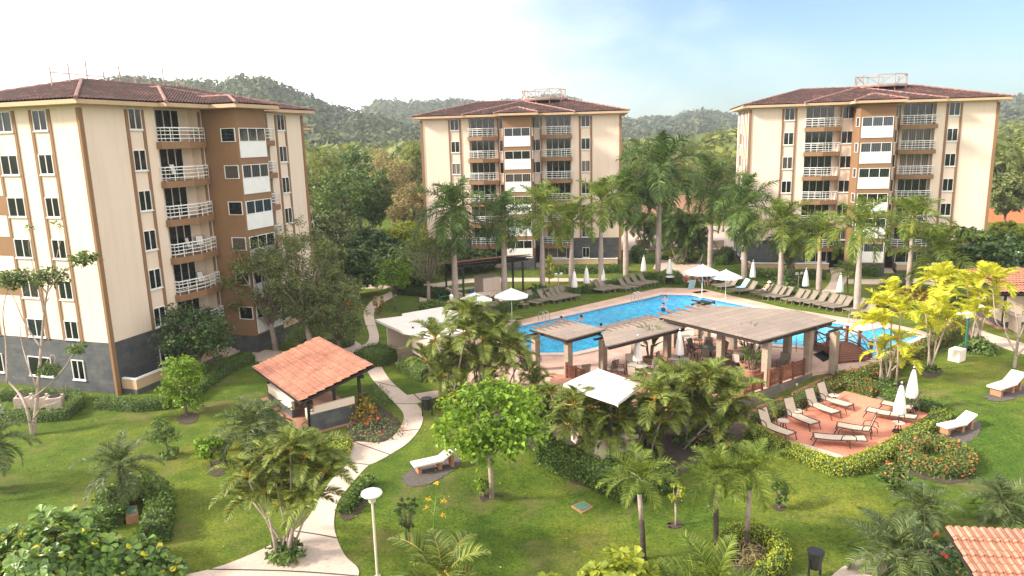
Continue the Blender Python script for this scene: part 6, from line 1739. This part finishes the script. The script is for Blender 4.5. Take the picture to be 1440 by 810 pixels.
bare_tree('flowering stalk with orange blossoms rising from the lawn near the bottom', (610, 742), [([(610, 742), (611, 722), (613, 700), (614, 680)], .03, (24, .12)), ([(611, 725), (604, 716), (600, 713)], .015, (26, .14)), ([(612, 715), (620, 708), (625, 704)], .015, (26, .14)), ([(612, 710), (606, 703), (602, 702)], .015, (22, .13)), ([(611, 728), (620, 724), (624, 723)], .015, (24, .13))], .03, 3, 7, M_shaft, leaf_mat('orange_blossom', (.62, .34, .03), (.82, .56, .06), .3, .6), .11)

# ---- background trees one can tell apart
def far_tree(label, px, top, d, rpx, m, seed, clumps=80, per=34, leaf=.5, tf=.2, **k):
    p = dep(px, 230, d); b = Vector((p.x, p.y, 0)); return make_tree(label, b, top_z(b, top), rpx * d / FPX, m, clumps=clumps, per=per, leaf=leaf, trunk_frac=tf, seed=seed, group='trees behind the blocks', rc=k.pop('rc', .26), **k)
FT = [('yellow green tree just right of the nearest block, against the hill', 446, 203, 108, 34, M_yforest), ('tall green tree rising against the hill right of the nearest block', 500, 190, 118, 26, M_mid_leaf),
      ('pale brown dry tree between the nearest and the middle block', 548, 196, 104, 36, M_dry_leaf), ('pale yellow tree touching the left end of the middle block', 588, 188, 112, 26, M_yforest),
      ('wide dark green tree filling the gap right of the nearest block', 478, 232, 96, 48, M_mid_leaf), ('green tree below the tall one in the gap', 522, 226, 100, 30, M_mid_leaf),
      ('dark tree low in the gap beside the nearest block', 462, 292, 84, 38, M_olive_leaf), ('dry brown tree low before the middle block left end', 575, 250, 93, 34, M_dry_leaf),
      ('lime topped tree before the left end of the middle block', 560, 304, 80, 44, M_lime_leaf), ('dark green tree behind the far path', 510, 316, 77, 44, M_dark_leaf), ('dark tree right of the far path, left of the tall royal palm', 545, 335, 74, 40, M_dark_leaf),
      ('dense green tree beside the bend of the lawn path', 490, 345, 68, 40, M_dark_leaf), ('dense mid green tree behind the fresh green one', 575, 350, 70, 36, M_mid_leaf), ('olive tree leaning over the lawn path from the nearest block', 448, 335, 66, 34, M_olive_leaf),
      ('dark tree behind the tall royal palm', 625, 330, 78, 36, M_dark_leaf), ('dark tree left of the far pavilion', 665, 350, 80, 30, M_dark_leaf), ('low green tree beside the base of the middle block', 590, 345, 76, 30, M_mid_leaf),
      ('yellow green tree beside the right end of the middle block', 900, 205, 128, 30, M_yforest), ('round yellow green tree in the valley gap', 985, 202, 135, 38, M_yforest), ('tree touching the left end of the right block', 1025, 212, 128, 32, M_yforest),
      ('low yellow tree beside the drive in the valley gap', 1020, 262, 108, 24, M_lime_leaf), ('dry tree in the valley gap behind the tallest palm', 945, 205, 140, 30, M_dry_leaf), ('green tree in the valley gap below the far hill', 915, 240, 120, 30, M_mid_leaf),
      ('olive tree at the right edge behind the right block', 1412, 210, 118, 26, M_olive_leaf), ('brown green tree at the right edge before the red and white wall', 1420, 238, 100, 26, M_olive_leaf), ('yellow tree at the right picture edge', 1446, 215, 110, 26, M_yforest), ('lime shrub tree below the red and white wall', 1428, 308, 84, 30, M_lime_leaf)]
for i, (lab, px, top, d, r, m) in enumerate(FT): far_tree(lab, px, top, d, r, m, 40 + i, leaf=.42 if m not in (M_dry_leaf, M_yforest) else .3, per=64 if m not in (M_dry_leaf, M_yforest) else 90, tf=.04 if top > 290 else .2)
# ------------------------------------------------------------------ hedges, shrubs, flower beds
def hedge(label, pts, w, h, m=None, size=.095, dens=150, closed=False, curve=True, seed=1, flat=None, name='hedge', jit=.07, group=None):
    W_ = px_poly(pts, flat)
    P_ = smooth_poly(W_, closed, 5) if curve else [Vector(p) for p in W_]
    if closed: P_ = P_ + [P_[0]]
    # resample
    out = [P_[0]]; 
    for p, q in zip(P_, P_[1:]):
        n = max(1, int((q - p).length / .5)); out += [p.lerp(q, (i + 1) / n) for i in range(n)]
    P_ = out; n = len(P_); rng = np.random.default_rng(seed)
    A = np.array([[p.x, p.y] for p in P_]); T = np.gradient(A, axis=0); T = T / np.maximum(1e-6, np.linalg.norm(T, axis=1, keepdims=True)); S = np.stack([-T[:, 1], T[:, 0]], -1)
    Z = np.array([hgt(x, y) if flat is None else flat for x, y in A])
    wv = w * (1 + rng.normal(size=n) * .05); hv = h * (1 + rng.normal(size=n) * .05)
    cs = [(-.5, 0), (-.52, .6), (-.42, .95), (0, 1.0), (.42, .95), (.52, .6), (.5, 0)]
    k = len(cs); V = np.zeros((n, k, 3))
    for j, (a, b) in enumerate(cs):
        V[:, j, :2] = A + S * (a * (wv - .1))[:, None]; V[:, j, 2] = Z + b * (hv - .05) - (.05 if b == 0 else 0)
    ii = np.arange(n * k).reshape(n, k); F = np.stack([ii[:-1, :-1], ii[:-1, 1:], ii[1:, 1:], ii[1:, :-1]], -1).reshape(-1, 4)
    caps = []
    if not closed:
        for r in (0, n - 1): caps += [[ii[r, 0], ii[r, 1], ii[r, 5], ii[r, 6]], [ii[r, 1], ii[r, 2], ii[r, 4], ii[r, 5]], [ii[r, 2], ii[r, 3], ii[r, 4], ii[r, 4]]]
        F = np.concatenate([F, np.array([c for c in caps if len(set(c)) == 4])])
    ln = np.linalg.norm(np.diff(A, axis=0), axis=1).sum(); N = int(min(16000, dens * 2.0 * ln * (w + 2 * h)))
    u = rng.uniform(0, n - 1.001, N); i0 = u.astype(int); f = (u - i0)[:, None]
    ss = rng.uniform(0, 1, N); per = w + 2 * h; arc = ss * per
    a = np.where(arc < h, -.5, np.where(arc < h + w, (arc - h) / w - .5, .5)); b = np.where(arc < h, arc / h, np.where(arc < h + w, 1.0, (per - arc) / h))
    cx = A[i0] * (1 - f) + A[i0 + 1] * f; sv = S[i0]; ww = wv[i0] ; hh = hv[i0]; z = Z[i0]
    rnd = 1 - .12 * (np.abs(a) > .38) * (b > .8)
    L_ = np.concatenate([cx + sv * (a * ww * rnd)[:, None], (z + b * hh * rnd)[:, None]], 1) + rng.normal(size=(N, 3)) * jit
    nn = np.concatenate([sv * np.sign(a)[:, None] * (np.abs(a) > .45)[:, None], (b > .9)[:, None] * 1.0], 1) + rng.normal(size=(N, 3)) * .6
    if not closed:                                  # leaf the two ends as well
        m_ = int(dens * w * h); E = []
        for r, sg in ((0, -1), (n - 1, 1)):
            e = np.concatenate([A[r] + S[r] * (rng.uniform(-.5, .5, (m_, 1)) * w) + T[r] * sg * .03, Z[r] + rng.random((m_, 1)) * h], 1) + rng.normal(size=(m_, 3)) * jit; E.append(e)
        e = np.concatenate(E); L_ = np.concatenate([L_, e]); nn = np.concatenate([nn, rng.normal(size=e.shape)])
    LV, LF = leaves(L_, nn, size, rng, 'diamond', .6)
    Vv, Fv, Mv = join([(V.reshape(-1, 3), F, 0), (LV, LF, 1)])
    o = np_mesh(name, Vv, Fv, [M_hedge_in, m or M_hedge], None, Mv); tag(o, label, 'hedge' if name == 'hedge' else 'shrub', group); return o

hedge('clipped dark hedge in front of the corner of the nearest block', [(142, 573), (190, 577), (240, 573)], .7, .62, seed=2, curve=False)
hedge('clipped hedge running along the side wall of the nearest block to the entrance', [(262, 566), (290, 545), (320, 524), (354, 508)], .7, .6, seed=3, curve=False)
hedge('clipped hedge around the air conditioner units on the left', [(-6, 589), (45, 592), (92, 590), (112, 572), (108, 562), (60, 561), (0, 563)], .6, .6, seed=4, curve=False)
hedge('oblong clipped topiary hedge left of the bath house door', [(517, 514), (535, 512), (549, 507)], 1.5, 1.0, seed=5, curve=False)
hedge('curved low hedge between the topiary and the garden path', [(505, 505), (520, 498), (538, 494)], .9, .55, seed=6)
hedge('clipped hedge in front of the bath house, right of its door', [(570, 520), (585, 528), (602, 536)], 1.1, .85, seed=7, curve=False)
hedge('low round hedge under the olive shrub beside the entrance path', [(462, 488), (478, 489), (490, 484)], 1.1, .6, seed=8)
hedge('thick informal hedge bordering the palms on the middle lawn', [(762, 640), (790, 655), (830, 672), (865, 690), (888, 702)], 1.3, 1.0, M_hedge, .14, 130, seed=9)
hedge('short hedge return behind the left foreground palm', [(890, 700), (915, 690), (940, 682)], 1.2, .9, M_hedge, .14, 130, seed=10)
hedge('orange flowering hedge between the stone wall path and the red deck', [(1062, 599), (1098, 581), (1140, 561), (1178, 544), (1192, 543)], .85, .6, M_hedge_f, .11, 170, seed=11)
hedge('orange flowering hedge at the far end of the red deck', [(1194, 544), (1215, 550), (1234, 557)], .9, .65, M_hedge_f, .11, 170, seed=12)
hedge('yellow green hedge at the left front corner of the red deck', [(1058, 612), (1076, 623), (1104, 638)], .85, .55, M_hedge_y, .10, 170, seed=13)
hedge('yellow green hedge along the front of the red deck', [(1112, 639), (1150, 655), (1185, 665), (1217, 655), (1254, 637), (1294, 611), (1332, 590)], .85, .52, M_hedge_y, .10, 170, seed=14)
hedge('green hedge on the right side of the red deck behind the umbrellas', [(1248, 560), (1280, 570), (1320, 582)], .8, .5, M_hedge, .12, 140, seed=15)
hedge('long hedge between the shallow pool and the right lawn', [(1200, 541), (1240, 528), (1275, 508), (1310, 490), (1345, 470), (1352, 462)], .9, .75, M_hedge_f, .13, 130, seed=16)
hedge('second hedge below the nearest golden palm clump', [(1180, 536), (1200, 545), (1230, 552), (1262, 562)], .8, .6, M_hedge, .12, 140, seed=17)
hedge('low hedge behind the left bank loungers, from the open umbrella to the palms', [(640, 452), (690, 446), (740, 427), (790, 417), (812, 413)], .9, .7, seed=18)
hedge('low hedge behind the far left bank loungers', [(822, 413), (850, 404), (880, 398), (905, 393), (938, 392)], .9, .7, seed=19)
hedge('low hedge behind the right bank loungers, beyond the umbrellas', [(1010, 395), (1050, 404), (1090, 411), (1130, 418)], .9, .7, seed=20)
hedge('low hedge behind the right bank loungers at the leaning palm', [(1136, 419), (1175, 426), (1215, 434), (1245, 440)], .9, .7, seed=21)
hedge('dark hedge along the plinth of the right block', [(1055, 388), (1100, 391), (1160, 392)], 1.0, .85, M_hedge, .16, 90, seed=22, curve=False)
hedge('dark hedge along the plinth of the middle block', [(780, 384), (830, 384), (880, 383)], 1.0, .85, M_hedge, .16, 90, seed=23, curve=False)
hedge('rounded hedge beside the steps of the right block', [(1208, 386), (1222, 387), (1236, 388)], 1.6, 1.0, M_hedge, .16, 90, seed=24)
hedge('round clipped ring hedge around the right foreground palm', [(1018, 790), (1022, 768), (1045, 756), (1072, 760), (1094, 778), (1096, 800), (1070, 815)], .6, .55, M_hedge_y, .1, 160, seed=25)
hedge('informal hedge square around the raised green cover on the left lawn', [(158, 742), (160, 712), (190, 700), (222, 702), (226, 730), (218, 765)], .95, .75, M_hedge, .15, 140, seed=26)
hedge('bushy flower ring with red blooms on the right lawn', [(1272, 648), (1290, 632), (1320, 632), (1350, 645), (1352, 664), (1325, 668), (1295, 660)], .9, .58, M_hedge_f, .14, 150, closed=True, seed=27, name='flower_bed')
hedge('yellow rimmed low hedge around the drive island', [(935, 366), (945, 358), (962, 356), (976, 362), (972, 370)], 1.0, .6, M_hedge_y, .2, 70, seed=28)
hedge('boxy hedge around the pale units left of the drive', [(896, 358), (902, 370), (914, 370)], 1.4, 1.1, M_hedge, .18, 80, seed=29, curve=False)
hedge('boxy hedge around the pale units right of the drive', [(1004, 372), (1016, 372), (1022, 360)], 1.4, 1.1, M_hedge, .18, 80, seed=30, curve=False)
hedge('round clipped hedge around the white table at the far pool corner', [(930, 400), (936, 393), (948, 393), (954, 400)], .8, .9, M_hedge, .16, 90, seed=31)
hedge('dark hedge along the shaded side of the far pavilion', [(600, 440), (625, 446), (655, 450)], 1.6, 1.0, M_hedge, .18, 90, seed=32)
hedge('low plants along the far lawn path, left of the tall royal palm', [(560, 412), (600, 416), (640, 420)], 1.3, .8, M_dark_leaf, .22, 80, seed=33)
hedge('narrow hedge strip on mulch beside the foreground lamp path', [(484, 722), (500, 702), (520, 680)], .5, .45, M_hedge, .14, 140, seed=34)
hedge('little clipped round hedge with red flowers at the kiosk floor', [(470, 652), (478, 640), (482, 628)], .9, .5, M_hedge_y, .12, 140, seed=35)

def shrub(label, bpx, R, h, m, n, leaf, seed, asp=.6, name='shrub', shape='fold', extra=None, dz=0):
    b = at(*bpx); rng = np.random.default_rng(seed)
    d = nrmz(rng.normal(size=(n, 3))); d[:, 2] = np.abs(d[:, 2]); lump = 1 + .18 * np.sin(d[:, 0] * 5 + seed) * np.cos(d[:, 1] * 6)
    r = rng.uniform(.45, 1.0, (n, 1)) ** .5 * lump[:, None]
    P_ = d * r * np.array([R, R, h]) + [0, 0, .05]; V, F = leaves(P_, d + rng.normal(size=d.shape) * .5 + [0, 0, .6], leaf, rng, shape, asp)
    parts = [(V, F, 0)]; mats = [m]
    if extra:
        em, k, sz = extra; s = rng.integers(0, n, k); q = P_[s] * 1.04; q = np.repeat(q, 6, 0) + rng.normal(size=(k * 6, 3)) * sz * .5
        V2, F2 = leaves(q, rng.normal(size=q.shape) + [0, 0, .8], sz, rng, 'diamond', .9); parts.append((V2, F2, 1)); mats.append(em)
    V, F, M = join(parts); o = np_mesh(name, V, F, mats, None, M); o.location = b; tag(o, label, 'shrub'); return o
# big leaved shrub: leaf rosettes on a mound
def rosette_shrub(label, c, rx, ry, h, n, leaf, m, seed, z0=0, name='large_leaved_shrub'):
    rng = np.random.default_rng(seed)
    d = nrmz(rng.normal(size=(n, 3))); d[:, 2] = np.abs(d[:, 2]) + .05; d = nrmz(d)
    lump = 1 + .14 * np.sin(d[:, 0] * 7 + 1) + .12 * np.cos(d[:, 1] * 8)
    C_ = d * (rng.uniform(.72, 1.0, (n, 1)) * lump[:, None]) * np.array([rx, ry, h])
    per = 8; ci = np.repeat(np.arange(n), per); ax_ = nrmz(d + np.array([0, 0, .9]) + rng.normal(size=d.shape) * .3)[ci]
    q = rng.normal(size=(n * per, 3)); side = nrmz(q - ax_ * (q * ax_).sum(-1, keepdims=True))
    D_ = nrmz(side + ax_ * rng.uniform(.0, .7, (n * per, 1))); N_ = nrmz(ax_ - side * .3 + rng.normal(size=side.shape) * .15)
    V, F = leaves(C_[ci] + side * .03, N_, leaf, rng, 'obov', .66, D_)
    root = thing(name, label, 'shrub', c, 0); np_mesh('foliage', V, F, m, root)
    mb = MB()
    for k in range(14):
        e = Vector(C_[k]) * .9; mb.tube([(e.x * .15, e.y * .15, -.1), e * .55 + Vector((0, 0, .1)), e], [.05, .035, .015], 5)
    mb.build('stem', M_bark, root); return root
p = at(90, 828); rosette_shrub('large leaved shrub with yellow leaves filling the bottom left corner', p, 2.6, 1.9, 2.5, 620, .30, M_big_leaf, 3)
p = at(205, 812); rosette_shrub('smaller large leaved shrub joining the left hedge and the corner shrub', p, 1.1, 1.0, 1.2, 130, .26, M_big_leaf, 4)
p = at(872, 850); rosette_shrub('yellow green large leaved shrub at the bottom edge before the black trunked palm', p, 1.5, 1.2, 1.7, 130, .36, M_lime_leaf, 5)
p = at(770, 850); rosette_shrub('small lime leaved shrub tip at the bottom edge', p, .7, .6, 1.0, 36, .34, M_lime_leaf, 6)
shrub('grey green flowering shrubs in the curved bed beside the near pavilion', (530, 608), 1.5, .75, M_cycad, 900, .16, 7, .35, extra=(M_redflower, 7, .12))
shrub('yellow mottled croton shrub against the counter end of the near pavilion', (512, 590), .85, 1.3, M_croton, 500, .2, 8)
shrub('fine leaved tall grass shrub behind the counter of the near pavilion', (528, 568), .9, 1.2, M_cycad, 500, .3, 9, .12)
shrub('spiky small shrub on the front side of the near pavilion', (440, 602), .6, .7, M_cycad, 260, .3, 10, .12)
shrub('heap of dry brown leaves inside the ring hedge', (1048, 782), .75, .4, M_dry_leaf, 260, .4, 11, .12)
shrub('dark leafy shrubs under the feathery palm beside the corner path', (1320, 790), 1.3, .8, M_dark_leaf, 700, .2, 12, extra=(M_redflower, 14, .12))
shrub('green shrub below the tallest golden palms', (1374, 494), 1.1, .9, M_mid_leaf, 420, .3, 13)
shrub('round shrub before the right block beside the palm', (1110, 403), 1.6, 1.3, M_dark_leaf, 500, .4, 14)
shrub('round green shrub beside the far pavilion steps', (756, 420), 1.3, 1.2, M_dark_leaf, 420, .4, 15)
shrub('round croton shrub under the spiky palm at the right block', (1290, 424), 2.2, 1.3, M_croton, 500, .4, 16)
shrub('low green shrub on the left lawn before the drooping tree', (262, 660) if False else (240, 642), .5, .4, M_mid_leaf, 140, .2, 17)
shrub('orange heliconia plants under the biggest areca clump', (1012, 628), 1.0, .8, M_areca, 260, .5, 18, .25, extra=(M_pinkflower, 8, .2))
shrub('leafy plants at the foot of the areca clump near the stepping path', (640, 572), 1.1, .9, M_lime_leaf, 300, .3, 19)
shrub('spiky plants around the steps of the right block', (1262, 405), 1.4, 1.3, M_dark_leaf, 300, .7, 20, .14)
shrub('dark ferns under the palms left of the white canopy', (735, 575), 1.4, .8, M_dark_leaf, 500, .35, 21, .3)
shrub('dark undergrowth beneath the middle areca palms', (880, 655), 1.4, .7, M_dark_leaf, 500, .3, 22, .4)
shrub('leafy climber around the palm trunk before the right block', (1108, 395), .5, 5.5, M_olive_leaf, 600, .4, 23)

# ---- small things on the balconies of the nearest block, fallen leaves on the lawns
def on_block(u, v, z): return (Matrix.Translation((-23.95, 41.85, 0)) @ Matrix.Rotation(rad(72), 4, 'Z')) @ Vector((u, v, z))
K_bal = Proto(chair(M_white))
for u, fl, a, lab in ((7.6, 3, 200, 'white plastic chair on the fourth balcony from the top of the nearest block, left one'), (8.5, 3, 150, 'white plastic chair on the fourth balcony from the top of the nearest block, right one'),
                      (7.0, 5, 190, 'white chair on the second balcony from the top of the nearest block'), (8.3, 2, 170, 'white chair on the lowest but one balcony of the nearest block')):
    K_bal.place(on_block(u, .1, fl * ST + .065), rad(a + 72), lab, 'balcony chairs of the nearest block')
for u, fl, lab in ((8.9, 6, 'small green plant in a pot on the top balcony of the nearest block'), (8.7, 4, 'small green plant in a pot on the third balcony from the top')):
    p = on_block(u, .0, fl * ST + .065); root = thing('potted_plant', lab, 'potted plant', p)
    mb = MB(); mb.lathe([(0, 0), (.12, 0), (.17, .3), (.13, .3), (0, .26)], 12); mb.build('pot', M_terracotta, root)
    rng = np.random.default_rng(fl); P_ = rng.normal(size=(70, 3)) * .14 + [0, 0, .48]; V, F = leaves(P_, rng.normal(size=(70, 3)) + [0, 0, .6], .16, rng, 'fold', .4); np_mesh('foliage', V, F, M_mid_leaf, root)
rng = np.random.default_rng(77); n = 420
yy = rng.uniform(18, 48, n); xx = rng.uniform(-.72, .72, n) * yy
P_ = np.array([(x, y, hgt(x, y) + .03) for x, y in zip(xx, yy)]); V, F = leaves(P_, rng.normal(size=(n, 3)) * .3 + [0, 0, 1], .09, rng, 'diamond', .7)
o = np_mesh('fallen_leaves', V, F, leaf_mat('fallen_leaf', (.25, .16, .06), (.62, .52, .28), .1, .8)); tag(o, 'dry fallen leaves scattered over the lawns', 'leaves', kind='stuff')
